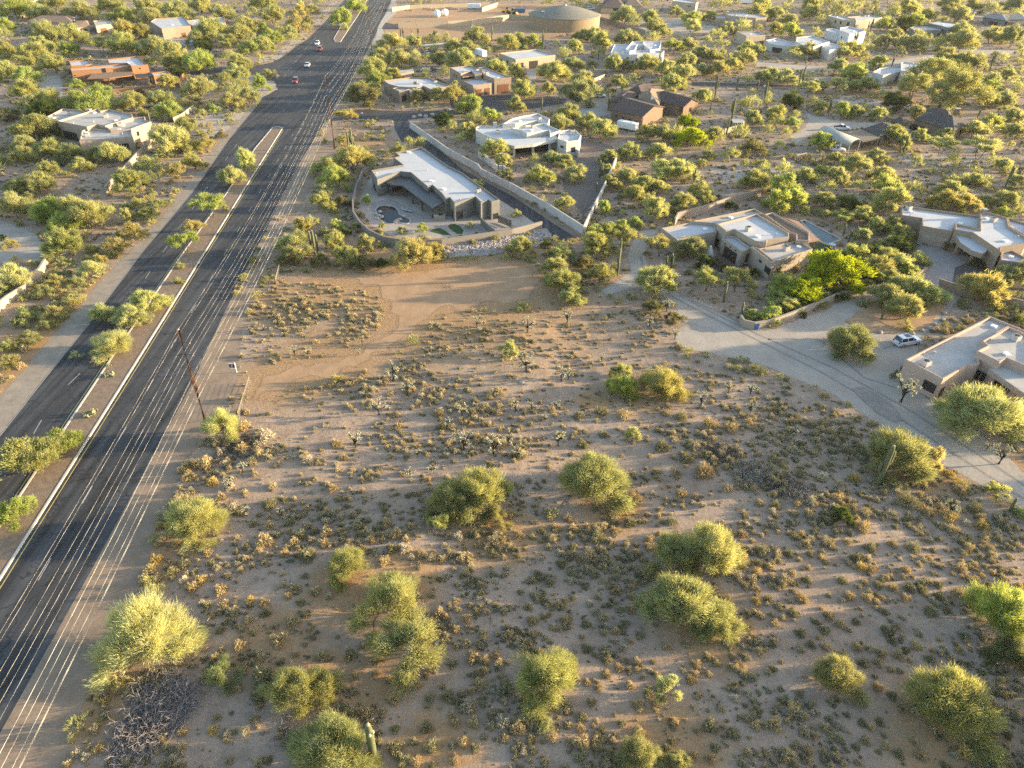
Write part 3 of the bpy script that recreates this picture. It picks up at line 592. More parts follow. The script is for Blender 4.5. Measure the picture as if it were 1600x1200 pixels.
# F
f = Z4(920, 0, 10)
h = House('white_adobe_house', 'bright white adobe style house with tall front wall and inner courtyard', stucco('stucco_bright', (0.52, 0.52, 0.535)), (995, 90))
h.block(pxs(f, [(340, 820), (400, 690), (610, 690), (720, 780), (960, 790), (1180, 790), (1150, 830), (760, 850), (600, 850)]), 5.5, vents=2)
h.block(pxs(f, [(580, 760), (680, 645), (850, 645), (860, 690), (760, 690), (720, 780), (640, 800)]), 6.3)
h.block(pxs(f, [(860, 700), (860, 645), (1130, 642), (1125, 690), (1100, 760), (960, 780)]), 6.1, vents=1)
h.block(pxs(f, [(340, 700), (390, 685), (400, 730), (345, 740)]), 4.6)
for x, y in ((447, 915), (600, 930), (755, 945), (1118, 965), (683, 985)): h.win(*f(x, y), 1.1, 1.6)
# G brown gabled
f = Z4(930, 120, 6.4)
h = House('brown_gabled_house', 'brown shingled house with several gables and white enclosed trailer in front', S_brown, (1010, 175))
h.gable(pxs(f, [(470, 405), (145, 320), (420, 215), (700, 300)]), 3.7, 5.6, M_shing)
h.gable(pxs(f, [(130, 240), (280, 150), (440, 165), (330, 265)]), 3.5, 5.0, M_shing, 0.25)
h.gable(pxs(f, [(320, 140), (420, 75), (620, 115), (470, 175)]), 3.8, 5.6, M_shing, 0.25)
h.gable(pxs(f, [(430, 215), (430, 180), (690, 130), (640, 290)]), 3.9, 6.2, M_tile, 0.3)
h.gable(pxs(f, [(890, 300), (640, 250), (690, 140), (1045, 250)]), 3.7, 5.6, M_shing)
h.chimney(*f(232, 160), 3.6, 1.8, 1.1, S_sand); h.chimney(*f(568, 235), 4.4, 1.4, 0.7, M_white); h.chimney(*f(825, 250), 3.6, 2.6, 1.2)
for x, y in ((212, 390), (278, 408), (345, 428), (412, 450)): h.win(*f(x, y), 0.6, 0.6)
h.win(*f(860, 330), 1.2, 1.5); h.win(*f(950, 330), 1.5, 1.3)
wall_run('yard_wall', pxs(f, [(1180, 510), (1300, 520), (1415, 490)]), 1.6, 0.25, S_sand, 'short tan wall between saguaros right of brown gabled house')
wall_run('yard_wall', [(875, 219), (905, 236), (935, 250), (966, 236)][:2], 1.8, 0.25, S_white, 'short white wall behind white house rear yard')
# shade sail / small solar roof
h = House('small_ramada', 'small grey flat ramada on posts beside tall leaning saguaro', M_wood, (1152, 192), 'ramada')
h.slab([(1142, 185), (1160, 184), (1165, 192), (1145, 192)], 2.6, 0.2, [(1147, 203), (1164, 203)], m=M_wood, rm=M_roofg, pw=0.2)
# H water tank
p = W(881, 42); e = empty('water_tank', p, 0, 'large round tan water tank with domed grey green roof', 'water tank')
rt = 55*MPP(881, 42); hh = 6.2
MB().lathe((0, 0, 0), [(rt, 0), (rt, hh), (rt*0.9, hh)], 64).build('tank_wall', stucco('tank_tan', (0.27, 0.20, 0.13)), e, True).modifiers.new('e', 'EDGE_SPLIT')
MB().lathe((0, 0, hh), [(rt*1.01, -0.1), (rt*1.02, 0.15)]+[(rt*k_, 0.15+4.2*(1-k_**1.7)) for k_ in (0.98, 0.9, 0.8, 0.65, 0.5, 0.35, 0.2, 0.06)], 64).build('tank_roof', mat('tank_roof', (0.20, 0.19, 0.155), 0.8, 0.8, 0.2), e, True)
MB().lathe((0, 0, hh+4.3), [(0.9, 0), (0.9, 0.8), (0.3, 1.0)], 12).build('vent', M_roofg, e); MB().box((-rt*0.6, -rt*0.35, hh+2.2), (2.5, 1.2, 0.5), 0.5).build('hatch', M_roofg, e)
EXCL.append([(p.x+rt*math.cos(a), p.y+rt*math.sin(a)) for a in np.linspace(0, 6.28, 24)[:-1]])
wall_run('perimeter_wall', [(622, 35), (700, 33), (737, 31), (795, 23)], 3.0, 0.3, S_sand, 'long cream block wall along front of the utility yard', cat='wall')
wall_run('perimeter_wall', [(795, 23), (830, 25)], 2.6, 0.3, S_sand, 'low cream wall between utility yard and round water tank')
wall_run('perimeter_wall', [(612, 12), (640, 8), (700, 6), (765, 4)], 2.2, 0.3, S_sand, 'distant cream wall along back of the utility yard')
wall_run('perimeter_wall', [(753, 12), (778, 4)], 2.4, 0.3, S_sand, 'short slanting cream wall at back corner of utility yard')
wall_run('retaining_wall', [(936, 26), (965, 34), (990, 42), (1008, 47)], 2.2, 0.3, S_tan, 'slanting brown wall descending right of the round water tank')
for (a, b_), l_ in (((683, 27), 'left one of two white spheroid tanks in the utility yard'), ((695, 25), 'right one of two white spheroid tanks in the utility yard')):
    p = W(a, b_); e = empty('storage_tank', p, 0, l_, 'tank', 'white tanks in the utility yard')
    MB().lathe((0, 0, 1.9), [(2.2*math.sin(x), -2.0*math.cos(x)) for x in np.linspace(0.25, 3.13, 10)], 20).build('vessel', M_white, e, True)
    for k in range(3): MB().tube([(1.4*math.cos(k*2.1), 1.4*math.sin(k*2.1), 0), (1.4*math.cos(k*2.1), 1.4*math.sin(k*2.1), 1)], 0.15).build('leg', M_conc, e)
# far houses
f = Z4(920, 0, 10)
h = House('hip_roof_house', 'brown hip roofed house beyond the round water tank', S_sand, (975, 12))
h.gable(pxs(f, [(180, 120), (560, 125), (570, 10), (250, -20)]), 3.4, 6.0, M_shing, 0.35); h.gable(pxs(f, [(560, 85), (840, 105), (760, -10), (560, -20)]), 3.5, 6.0, M_tile, 0.35)
h.win(*f(640, 130), 3.0, 2.2, 'opening'); h.win(*f(420, 150), 3, 1.8)
f = Z4(1050, 0, 8)
h = House('cream_house', 'cream two storey house beyond the gravel driveway near the top edge', S_sand, (1070, 8)); h.block(pxs(f, [(5, 10), (60, -30), (330, 20), (300, 42), (160, 30)]), 6.0, vents=0); h.win(*f(215, 80), 1.6, 0.6)
h = House('tan_stepped_house', 'tan stepped flat roof house above the small cream garage', S_beige, (1145, 35))
h.block(pxs(f, [(545, 195), (660, 175), (900, 200), (1050, 245), (880, 262), (690, 228), (560, 225)]), 4.0, rm=M_roofg, vents=1)
h.block(pxs(f, [(660, 160), (760, 135), (940, 150), (1130, 185), (1190, 215), (1050, 225), (900, 215), (700, 190)]), 5.0, rm=M_roofg, vents=3)
h.chimney(*f(785, 150), 4.8, 1.0, 1.2); h.win(*f(740, 290), 1.0, 0.8); h.win(*f(800, 305), 0.9, 0.8)
h = House('cream_garage', 'plain cream box garage left of the long white house', S_sand, (1172, 60), 'garage', M_roofg); h.block(pxs(f, [(815, 395), (1080, 390), (1170, 438), (930, 450)]), 5.0, vents=1); h.win(*f(1110, 540), 2.6, 2.2, 'opening')
f = Z4(1180, 10, 8)
h = House('long_white_house', 'long white stucco house with low left wing above gravel street', S_white, (1265, 75))
h.block(pxs(f, [(130, 420), (270, 395), (400, 430), (520, 440), (590, 495), (420, 500), (330, 490), (200, 470)]), 3.4, vents=1)
h.block(pxs(f, [(515, 385), (720, 365), (930, 440), (840, 465), (730, 500), (600, 485), (510, 440)]), 5.2, vents=2)
h.block(pxs(f, [(830, 475), (960, 455), (1070, 490), (1060, 520), (930, 545), (840, 510)]), 4.4, vents=1)
for x in (697, 730, 763): h.win(*f(x, 458), 0.5, 0.5)
h.win(*f(280, 500), 5, 2.2, 'opening'); h.win(*f(780, 545), 1.4, 2.0, 'opening'); h.chimney(*f(715, 370), 4.9, 1.0, 1.0)
h = House('cream_mission_house', 'cream house farthest of the three pale houses, with arched windows', S_sand, (1330, 35))
h.block(pxs(f, [(905, 115), (960, 100), (1130, 125), (1230, 165), (1250, 180), (1090, 165)]), 5.0, vents=1); h.block(pxs(f, [(1100, 135), (1440, 108), (1590, 135), (1400, 165), (1260, 180), (1240, 150)]), 4.8, vents=3)
for x, y in ((1003, 188), (1070, 203), (1160, 220)): h.win(*f(x, y), 1.2, 1.6)
h = House('white_two_storey_house', 'white two storey house between the long white and cream houses', stucco('stucco_bright', (0.52, 0.52, 0.535)), (1320, 58))
h.block(pxs(f, [(885, 280), (980, 275), (1140, 325), (1160, 335), (1040, 335), (890, 300)]), 4.2); h.block(pxs(f, [(1060, 265), (1180, 250), (1320, 285), (1385, 310), (1180, 345), (1140, 325), (1060, 300)]), 6.2, vents=1)
h.win(*f(1080, 390), 0.8, 0.8); h.win(*f(1250, 380), 0.8, 1.0)
f = Z4(1400, 0, 8)
h = House('grey_modern_house', 'grey modern house with pale flat roof near the top right', S_teal, (1465, 50))
h.block(pxs(f, [(165, 345), (230, 325), (420, 305), (620, 345), (560, 375), (400, 380), (240, 385)]), 3.8, rm=M_roofg, vents=1); h.block(pxs(f, [(390, 285), (570, 262), (845, 295), (840, 318), (650, 350), (560, 320)]), 5.0, vents=1)
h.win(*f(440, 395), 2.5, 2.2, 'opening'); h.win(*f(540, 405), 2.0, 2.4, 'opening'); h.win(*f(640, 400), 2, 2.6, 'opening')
h = House('slate_roof_house', 'low slate coloured house with shaded porch at top right corner', S_teal, (1565, 33), roofm=M_metalroof)
h.gable(pxs(f, [(1080, 215), (1380, 255), (1400, 190), (1150, 175)]), 3.6, 5.2, M_metalroof, 0.3); h.gable(pxs(f, [(1400, 245), (1640, 240), (1560, 175), (1420, 190)]), 3.6, 5.2, M_metalroof, 0.3)
h.win(*f(1220, 275), 5, 2, 'opening'); h.win(*f(1440, 275), 4, 2, 'opening')
f = Z4(1200, 0, 4)
h = House('white_angular_house', 'white angular house left of the huge olive tree', S_white, (1400, 118))
h.block(pxs(f, [(655, 450), (700, 425), (830, 412), (880, 440), (820, 448), (720, 470)]), 4.0, vents=1); h.block(pxs(f, [(832, 392), (845, 385), (980, 400), (975, 430), (945, 462), (830, 440)]), 4.8, vents=1)
h.win(*f(880, 480), 5, 2, 'opening'); h.win(*f(800, 490), 1.2, 1.8); h.block(pxs(f, [(610, 455), (650, 445), (700, 480), (660, 500)]), 2.2)
f = Z4(1260, 160, 5.714)
h = House('dark_hip_house', 'dark shingled hip roof house below the huge olive tree', S_brown, (1480, 195))
h.gable(pxs(f, [(1320, 250), (960, 150), (1060, 90), (1480, 170)]), 3.4, 5.6, M_shing2, 0.3); h.gable(pxs(f, [(1050, 130), (1280, 150), (1290, 95), (1070, 60)]), 3.6, 5.4, M_shing2, 0.2); h.chimney(*f(1335, 95), 4.6, 1.4, 1.3)
h.win(*f(1000, 190), 5, 1.8, 'opening'); h.win(*f(1390, 270), 4, 1.8, 'opening')
h = House('dark_roof_garage', 'dark hip roof garage with stained timber side left of dark house', S_tan, (1395, 210), 'garage')
h.gable(pxs(f, [(650, 300), (500, 235), (720, 180), (920, 240)]), 3.2, 4.8, M_shing2, 0.3)
h.slab(pxs(f, [(350, 275), (430, 240), (530, 245), (660, 315), (500, 350)]), 3.0, 0.3, pxs(f, [(495, 410), (640, 385)]), m=M_shing2, rm=mat('tan_rolled_roofing', (0.2, 0.16, 0.12), 0.9, 2, 0.2, 0.3), pw=0.3)
h.win(*f(560, 390), 5.5, 1.5, 'garage')
h = House('garden_gazebo', 'small dark hip roof gazebo behind the dark roof garage', M_wood, (1405, 192), 'gazebo')
h.gable(pxs(f, [(740, 165), (860, 195), (925, 170), (810, 140)]), 2.9, 4.0, M_shing2, 0.35, wm=None)
# RV barrel shelter
P0 = [W(*q, 3.4) for q in pxs(f, [(100, 265), (385, 395), (480, 350), (190, 235)])]
e = empty('barrel_roof_shelter', ((P0[0]+P0[2])/2).to_2d().to_3d(), 0, 'long pale barrel roofed vehicle shelter on steel frame', 'shelter'); c0 = (P0[0]+P0[2])/2
vs = []; N = 9
for k in range(N):
    a = math.pi*k/(N-1); tt = (1-math.cos(a))/2; zz = 3.4+1.3*math.sin(a)
    for A_, B_ in ((P0[0], P0[3]), (P0[1], P0[2])): q = A_.lerp(B_, tt)-c0; vs.append((q.x, q.y, zz))
vs2 = [(x, y, z-0.08) for x, y, z in vs]; M2 = len(vs)
mk('barrel_roof', vs+vs2, [(2*i, 2*i+1, 2*i+3, 2*i+2) for i in range(N-1)]+[(M2+2*i+2, M2+2*i+3, M2+2*i+1, M2+2*i) for i in range(N-1)]+[(2*i, 2*i+2, M2+2*i+2, M2+2*i) for i in range(N-1)]+[(2*i+1, M2+2*i+1, M2+2*i+3, 2*i+3) for i in range(N-1)], mat('shelter_sheet', (0.30, 0.31, 0.29), 0.6, 1, 0.15), e, True)
for A_, B_ in ((P0[0], P0[1]), (P0[3], P0[2])):
    for k in range(5): q = A_.lerp(B_, k/4)-c0; MB().box((q.x, q.y, 1.7), (0.15, 0.15, 3.4)).build('post', M_white, e)
EXCL.append(ccw([tuple(p.xy) for p in P0]))
# V beige house
f = Z4(1020, 310, 5)
h = House('beige_house', 'large beige stucco house with stepped flat roofs beside rectangular pool', S_beige, (1155, 390))
h.block(pxs(f, [(65, 230), (300, 185), (485, 190), (500, 262), (420, 272), (190, 322)]), 3.6, vents=1)
h.block(pxs(f, [(300, 178), (795, 78), (868, 122), (810, 122), (500, 205), (478, 192)]), 3.9, rm=M_roofg, vents=1)
h.block(pxs(f, [(500, 198), (810, 118), (1062, 268), (1066, 300), (895, 322), (890, 345), (800, 332), (640, 242), (570, 252)]), 4.8, vents=3)
h.block(pxs(f, [(540, 305), (560, 292), (640, 290), (768, 385), (695, 412)]), 3.6)
h.block(pxs(f, [(825, 390), (890, 378), (1120, 330), (1160, 340), (1250, 395), (950, 490)]), 3.7, rm=M_roofg, vents=2)
h.block(pxs(f, [(765, 372), (825, 386), (955, 492), (925, 500)]), 4.0)
h.block(pxs(f, [(870, 122), (935, 108), (1225, 265), (1222, 330), (1120, 325), (1118, 278), (1066, 262)]), 4.3, rm=M_tile, vents=0)
h.slab(pxs(f, [(1035, 150), (1140, 180), (1302, 322), (1215, 340), (1225, 268)]), 3.0, 0.25, pxs(f, [(1258, 385)]), m=M_tile, rm=mat('terracotta_patio_roof', (0.36, 0.24, 0.17), 0.85, 4, 0.2, 0.4), name='patio_roof')
h.win(*f(502, 350), 1.3, 2.2); h.win(*f(610, 400), 4.6, 2.4, 'opening'); h.win(*f(735, 470), 1.2, 2.4, 'opening'); h.win(*f(895, 560), 1.9, 1.2); h.win(*f(980, 565), 1.3, 1.4); h.win(*f(840, 490), 0.9, 0.4)
h.win(*f(1160, 520), 2.3, 2.3, 'door', m=M_conc)
for x, y in ((568, 355), (608, 380), (650, 405)): h.win(*f(x, y), 0.2, 0.2, 'light')
wall_run('courtyard_wall', pxs(f, [(455, 540), (480, 570), (530, 588), (600, 592), (680, 582), (760, 560), (810, 545)]), 1.0, 0.25, S_beige, 'low curved beige wall enclosing front courtyard of the beige house')
sheet('courtyard_paving', pxs(f, [(460, 480), (540, 400), (700, 470), (860, 590), (760, 570), (600, 595), (500, 580)]), 0.012, mat('red_flagstone', (0.15, 0.10, 0.085), 0.85, 2, 0.25, 0.3))
P = ccw([tuple(p) for p in wp(pxs(f, [(1145, 178), (1180, 168), (1480, 325), (1372, 370), (1300, 340), (1215, 255)]))]); EXCL.append(P)
e = empty('swimming_pool', (*P[0], 0), 0, 'long rectangular blue swimming pool right of the beige house', 'pool'); Q = [(x-P[0][0], y-P[0][1]) for x, y in P]; I = inset(Q, 0.45); n = len(Q)
mk('coping', [(x, y, 0.2) for x, y in Q]+[(x, y, 0.2) for x, y in I]+[(x, y, 0) for x, y in Q]+[(x, y, 0.05) for x, y in I], [(i, (i+1) % n, n+(i+1) % n, n+i) for i in range(n)]+[(2*n+i, 2*n+(i+1) % n, (i+1) % n, i) for i in range(n)]+[(n+i, n+(i+1) % n, 3*n+(i+1) % n, 3*n+i) for i in range(n)], M_conc, e)
mk('water', [(x, y, 0.12) for x, y in inset(Q, 0.4)], [tuple(range(n))], M_water, e)
sheet('lawn', pxs(f, [(1215, 345), (1300, 345), (1372, 372), (1420, 400), (1445, 455), (1390, 490), (1240, 510), (1195, 570), (1205, 470), (1250, 400)]), 0.015, M_grass)
# W tan house right
f = Z4(1390, 300, 7.5)
h = House('tan_stepped_house', 'tan house with curved entry porch and pale blue white roofs at right edge', S_tan, (1500, 370))
h.block(pxs(f, [(145, 155), (1060, 280), (1055, 425), (775, 372), (742, 462), (385, 398), (380, 305), (142, 270)]), 4.0, vents=4)
h.block(pxs(f, [(1062, 232), (1180, 240), (1380, 300), (1400, 402), (1640, 555), (1600, 602), (1310, 642), (1300, 692), (970, 472), (770, 438), (768, 365), (1060, 430)]), 4.9, vents=4)
h.block(pxs(f, [(1380, 300), (1640, 375), (1640, 540), (1402, 400)]), 4.3)
h.block(pxs(f, [(1305, 700), (1420, 675), (1640, 790), (1640, 840), (1300, 795)]), 3.6, vents=1)
h.slab(pxs(f, [(765, 500), (830, 503), (1000, 560), (1165, 640), (1135, 700), (1085, 725), (960, 685), (830, 595)]), 3.6, 1.0, pxs(f, [(775, 720), (960, 800)]), m=S_tan, pw=0.8)
h.win(*f(520, 560), 5.2, 2.3, 'garage', m=S_beige); h.win(*f(900, 690), 3.4, 2.4, 'opening'); h.win(*f(1000, 760), 3.0, 2.2, 'opening')
h.chimney(*f(1100, 240), 4.9, 0.8)
wall_run('perimeter_wall', [(1469, 436), (1503, 447), (1550, 458), (1620, 475)], 1.9, 0.28, S_tan, 'brown perimeter wall in front of the tan house at right edge')
wall_run('perimeter_wall', [(1368, 447), (1405, 440), (1432, 429), (1448, 418)], 1.3, 0.3, S_beige, 'short curved garden wall end beside the paver driveway')
# X pink house
f = Z4(1380, 470, 7.06)
h = House('pink_house', 'pink stucco house with stepped pale roofs at lower right', S_pink, (1500, 570), roofm=M_roofg)
h.block(pxs(f, [(245, 645), (1180, 168), (1640, 355), (1560, 372), (1380, 288), (1090, 440), (1150, 492), (1060, 560), (1065, 690), (930, 712), (660, 862)]), 4.0, vents=3)
h.block(pxs(f, [(1090, 438), (1385, 282), (1700, 410), (1700, 760), (1360, 628), (1285, 672), (1030, 550), (1150, 490)]), 5.1, vents=3)
h.slab(pxs(f, [(1165, 752), (1360, 640), (1750, 800), (1750, 1110), (1540, 1010)]), 3.6, 0.9, pxs(f, [(1130, 1000), (1370, 1120)]), m=S_pink, rm=M_roofg, pw=0.6)
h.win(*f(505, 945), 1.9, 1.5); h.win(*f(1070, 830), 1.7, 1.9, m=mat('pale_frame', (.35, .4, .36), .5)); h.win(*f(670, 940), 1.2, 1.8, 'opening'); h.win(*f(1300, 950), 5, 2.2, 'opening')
# Y orange house
f = Z4(90, 75, 8)
h = House('orange_house', 'long rust orange house with white topped walls and dark covered terrace', S_orange, (180, 128))
h.block(pxs(f, [(140, 160), (380, 140), (425, 200), (350, 210), (165, 225)]), 4.6); h.block(pxs(f, [(620, 140), (1000, 100), (1080, 180), (1130, 205), (920, 228), (870, 185), (640, 190)]), 5.2, vents=1)
h.block(pxs(f, [(160, 255), (480, 225), (880, 190), (905, 225), (560, 255), (170, 285)]), 4.8)
h.block(pxs(f, [(1165, 310), (1370, 285), (1410, 320), (1200, 350)]), 3.4)
h.slab(pxs(f, [(370, 385), (430, 320), (780, 275), (935, 290), (930, 340), (650, 375)]), 3.2, 0.3, pxs(f, [(665, 470), (355, 450)]), m=S_orange, rm=M_tile, name='patio_roof')
h.slab(pxs(f, [(960, 330), (1160, 315), (1180, 350), (985, 375)]), 3.1, 0.15, pxs(f, [(1175, 440)]), m=M_dark, rm=False, name='pergola')
h.win(*f(580, 280), 1.2, 1.4); h.win(*f(470, 360), 5, 2, 'opening'); h.win(*f(1255, 405), 1.0, 0.9); h.win(*f(1030, 255), 0.4, 0.5); h.win(*f(220, 345), 0.3, 0.3)
wall_run('terrace_wall', pxs(f, [(640, 520), (900, 500), (1220, 475)]), 1.1, 0.3, S_orange, 'low rust orange terrace wall in front of the orange house')
wall_run('terrace_wall', [(285, 100), (286, 112), (280, 128), (284, 140)], 1.5, 0.35, S_orange, 'rust orange side wall right of the orange house')
# Z tan house left
f = Z4(60, 150, 8)
h = House('sand_angular_house', 'sand coloured angular house with dusty flat roofs beside the left road', S_beige, (160, 210), roofm=M_roofg)
h.block(pxs(f, [(85, 265), (175, 220), (300, 155), (500, 170), (610, 200), (620, 230), (400, 270), (230, 315), (90, 320)]), 4.2, vents=4)
h.block(pxs(f, [(230, 312), (600, 200), (740, 155), (780, 185), (880, 165), (1170, 225), (1180, 268), (835, 370), (730, 352), (605, 385)]), 5.0, vents=6)
h.block(pxs(f, [(835, 378), (1180, 270), (1330, 258), (1335, 300), (1410, 318), (1160, 410), (900, 430)]), 4.5, vents=4)
h.block(pxs(f, [(540, 432), (620, 400), (900, 425), (1165, 410), (1170, 505), (510, 565)]), 4.2, vents=3)
h.chimney(*f(640, 205), 4.4, 0.9, 1.2); h.win(*f(1245, 470), 0.8, 1.2); h.win(*f(1070, 650), 3, 2.4, 'opening'); h.win(*f(400, 480), 6, 2.4, 'opening')
wall_run('perimeter_wall', [(163, 292), (176, 278), (196, 258), (212, 240), (228, 226), (240, 212)], 1.8, 0.3, S_sand, 'pale winding wall right of the sand coloured angular house')
wall_run('perimeter_wall', [(270, 184), (285, 177), (302, 164)], 1.6, 0.3, S_sand, 'short pale wall beside the road right of the sand house')
wall_run('perimeter_wall', [(-50, 500), (-10, 478), (10, 462), (36, 446), (40, 432), (60, 420), (74, 398)], 1.6, 0.35, S_sand, 'pale stepped wall at left edge beside the curved driveway')
# top left
f = Z4(0, 0, 6.154)
h = House('brown_tile_house', 'low brown tile roofed house near the top left corner', S_sand, (95, 45))
h.gable(pxs(f, [(250, 205), (700, 220), (720, 165), (420, 160)]), 3.4, 5.2, M_tile, 0.2); h.gable(pxs(f, [(340, 290), (480, 255), (430, 215), (270, 230)]), 3.2, 4.6, M_tile, 0.3); h.gable(pxs(f, [(730, 270), (865, 250), (850, 200), (700, 200)]), 3.2, 4.6, M_tile, 0.2)
h.win(*f(830, 300), 1.6, 2.0)
h = House('small_tan_garage', 'small tan flat roof garage beside the brown tile house', S_sand, (160, 45), 'garage', M_roofg); h.block(pxs(f, [(895, 200), (1070, 182), (1105, 225), (920, 250)]), 3.8); h.win(*f(1000, 295), 3.4, 2.4, 'garage')
f = Z4(0, 0, 4)
h = House('brown_flat_house', 'brown flat roof house with white roof sheets near top left', S_tan, (290, 55))
h.block(pxs(f, [(940, 135), (970, 115), (1150, 105), (1190, 160), (1090, 170), (1010, 180)]), 4.8, vents=1); h.block(pxs(f, [(1150, 130), (1400, 105), (1410, 140), (1200, 160)]), 4.0, vents=1); h.win(*f(1150, 220), 2.2, 2, 'garage'); h.win(*f(1010, 210), 1.0, 1.0)
h = House('stone_corner_house', 'low sandy house cut by the top left corner', S_sand, (30, 3), roofm=M_roofg); h.gable([(-30, 14), (45, 8), (60, -5), (-20, -6)], 3.2, 4.6, M_tile, 0.2)
wall_run('perimeter_wall', [(0, 20), (25, 24), (50, 22)], 1.6, 0.3, S_sand, 'low sandy wall at top left corner under green trees')
# white and other walls in the middle
wall_run('white_wall', [(640, 190), (670, 211), (700, 232), (747, 257), (752, 264), (800, 287), (856, 318), (911, 353)], 2.0, 0.25, stucco('stucco_paint', (0.46, 0.43, 0.40)), 'long pale wall running beside dark driveway below the white house')
wall_run('white_wall', [(911, 355), (926, 325), (943, 291), (955, 264), (967, 235)], 2.0, 0.25, S_white, 'bright white straight wall rising from corner of the pale driveway wall')
wall_run('courtyard_wall', pxs(Z4(730, 160, 8), [(138, 610), (230, 670), (310, 730), (380, 790)]), 1.8, 0.25, S_white, 'short white wall under trees left of the white house')
wall_run('courtyard_wall', pxs(Z4(730, 160, 8), [(400, 790), (450, 785), (510, 840)]), 1.8, 0.25, S_white, 'small angled white wall below trees at white house rear')
wall_run('perimeter_wall', [(1158, 492), (1163, 500), (1180, 504), (1204, 500), (1240, 487), (1275, 473), (1310, 458), (1365, 446)], 1.4, 0.3, S_beige, 'curving beige garden wall below the lime green trees')
wall_run('perimeter_wall', [(1055, 342), (1060, 332), (1100, 322), (1150, 305), (1190, 296)], 1.8, 0.3, S_beige, 'brown wall running behind the beige house to the trees')
wall_run('yard_wall', [(925, 124), (945, 116)], 1.4, 0.3, S_sand, 'short tan wall end among trees above the brown gabled house')
wall_run('yard_wall', [(905, 108), (925, 122)], 1.4, 0.3, S_tan, 'low brown wall among trees left of the tan wall end')
wall_run('yard_wall', [(578, 138), (592, 143), (606, 153)], 1.5, 0.3, S_beige, 'sloping tan wall left of the tan flat house')
wall_run('tank_fence_wall', [(846, 56), (870, 54), (905, 50), (940, 48)], 1.2, 0.2, S_brown, 'low brown fence wall below the round water tank')
# ================================================================ PLANTS
def leafmat(name, trans=0.3, lo=0.6, hi=1.35, rough=0.7, tips=(1.25, 1.15, 0.75)):
    m = bpy.data.materials.new(name); m.use_nodes = True; t = m.node_tree; t.nodes.clear()
    out = t.nodes.new('ShaderNodeOutputMaterial'); oi = t.nodes.new('ShaderNodeObjectInfo'); av = t.nodes.new('ShaderNodeAttribute'); av.attribute_name = 'vary'
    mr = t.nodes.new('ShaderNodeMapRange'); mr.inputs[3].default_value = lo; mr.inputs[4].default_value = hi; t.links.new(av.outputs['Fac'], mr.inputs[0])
    vm = t.nodes.new('ShaderNodeVectorMath'); vm.operation = 'SCALE'; t.links.new(oi.outputs['Color'], vm.inputs[0]); t.links.new(mr.outputs[0], vm.inputs['Scale'])
    d = t.nodes.new('ShaderNodeBsdfDiffuse'); tr = t.nodes.new('ShaderNodeBsdfTranslucent'); mx = t.nodes.new('ShaderNodeMixShader'); mx.inputs[0].default_value = trans
    t.links.new(vm.outputs[0], d.inputs[0])
    v2 = t.nodes.new('ShaderNodeVectorMath'); v2.operation = 'MULTIPLY'; v2.inputs[1].default_value = tips; t.links.new(vm.outputs[0], v2.inputs[0]); t.links.new(v2.outputs[0], tr.inputs[0])
    t.links.new(d.outputs[0], mx.inputs[1]); t.links.new(tr.outputs[0], mx.inputs[2]); t.links.new(mx.outputs[0], out.inputs[0])
    return m
L_leaf = leafmat('leaf_cover', 0.55); L_twig = leafmat('twig_cover', 0.18)
def scrubmat():
    m = leafmat('scrub_twigs', 0.2); t = m.node_tree; oi = [n for n in t.nodes if n.bl_idname == 'ShaderNodeObjectInfo'][0]
    cr = t.nodes.new('ShaderNodeValToRGB'); e = cr.color_ramp.elements; cr.color_ramp.interpolation = 'CONSTANT'
    cols = [(0.0, (0.45, 0.37, 0.22)), (0.25, (0.37, 0.315, 0.20)), (0.45, (0.30, 0.27, 0.17)), (0.62, (0.48, 0.38, 0.21)), (0.75, (0.45, 0.40, 0.29)), (0.88, (0.25, 0.23, 0.135))]
    e[0].position = 0; e[0].color = (*cols[0][1], 1); e[1].position = cols[1][0]; e[1].color = (*cols[1][1], 1)
    for p_, c_ in cols[2:]: q_ = e.new(p_); q_.color = (*c_, 1)
    t.links.new(oi.outputs['Random'], cr.inputs[0])
    vm = [n for n in t.nodes if n.bl_idname == 'ShaderNodeVectorMath' and n.operation == 'SCALE'][0]; t.links.new(cr.outputs[0], vm.inputs[0])
    return m
L_scrub = scrubmat()
M_bark = mat('grey_brown_bark', (0.13, 0.105, 0.08), 0.9, 8, 0.3, 0.4); M_barkg = mat('green_bark', (0.20, 0.20, 0.10), 0.85, 8, 0.25, 0.3)
M_deadw = mat('bleached_dead_wood', (0.33, 0.28, 0.24), 0.9, 6, 0.3, 0.3)
def tri_mesh(name, V, vary, mats, matidx=None):
    """V: (n,3,3) triangles"""
    n = len(V); me = bpy.data.meshes.new(name); me.vertices.add(n*3); me.vertices.foreach_set('co', V.astype(np.float32).ravel())
    me.loops.add(n*3); me.polygons.add(n); me.loops.foreach_set('vertex_index', np.arange(n*3, dtype=np.int32)); me.polygons.foreach_set('loop_start', np.arange(0, n*3, 3, dtype=np.int32))
    if matidx is not None: me.polygons.foreach_set('material_index', matidx.astype(np.int32))
    me.update(calc_edges=True); a = me.attributes.new('vary', 'FLOAT', 'FACE'); a.data.foreach_set('value', vary.astype(np.float32))
    for m in mats: me.materials.append(m)
    return me
def nrm(a): return a/np.maximum(np.linalg.norm(a, axis=-1, keepdims=True), 1e-9)
def blades(rg, base, dirn, ln, wd):
    n = len(base); side = nrm(np.cross(dirn, rg.normal(size=(n, 3)))); b0 = base-side*wd[:, None]/2; b1 = base+side*wd[:, None]/2
    return np.stack([b0, b1, base+dirn*ln[:, None]], 1)
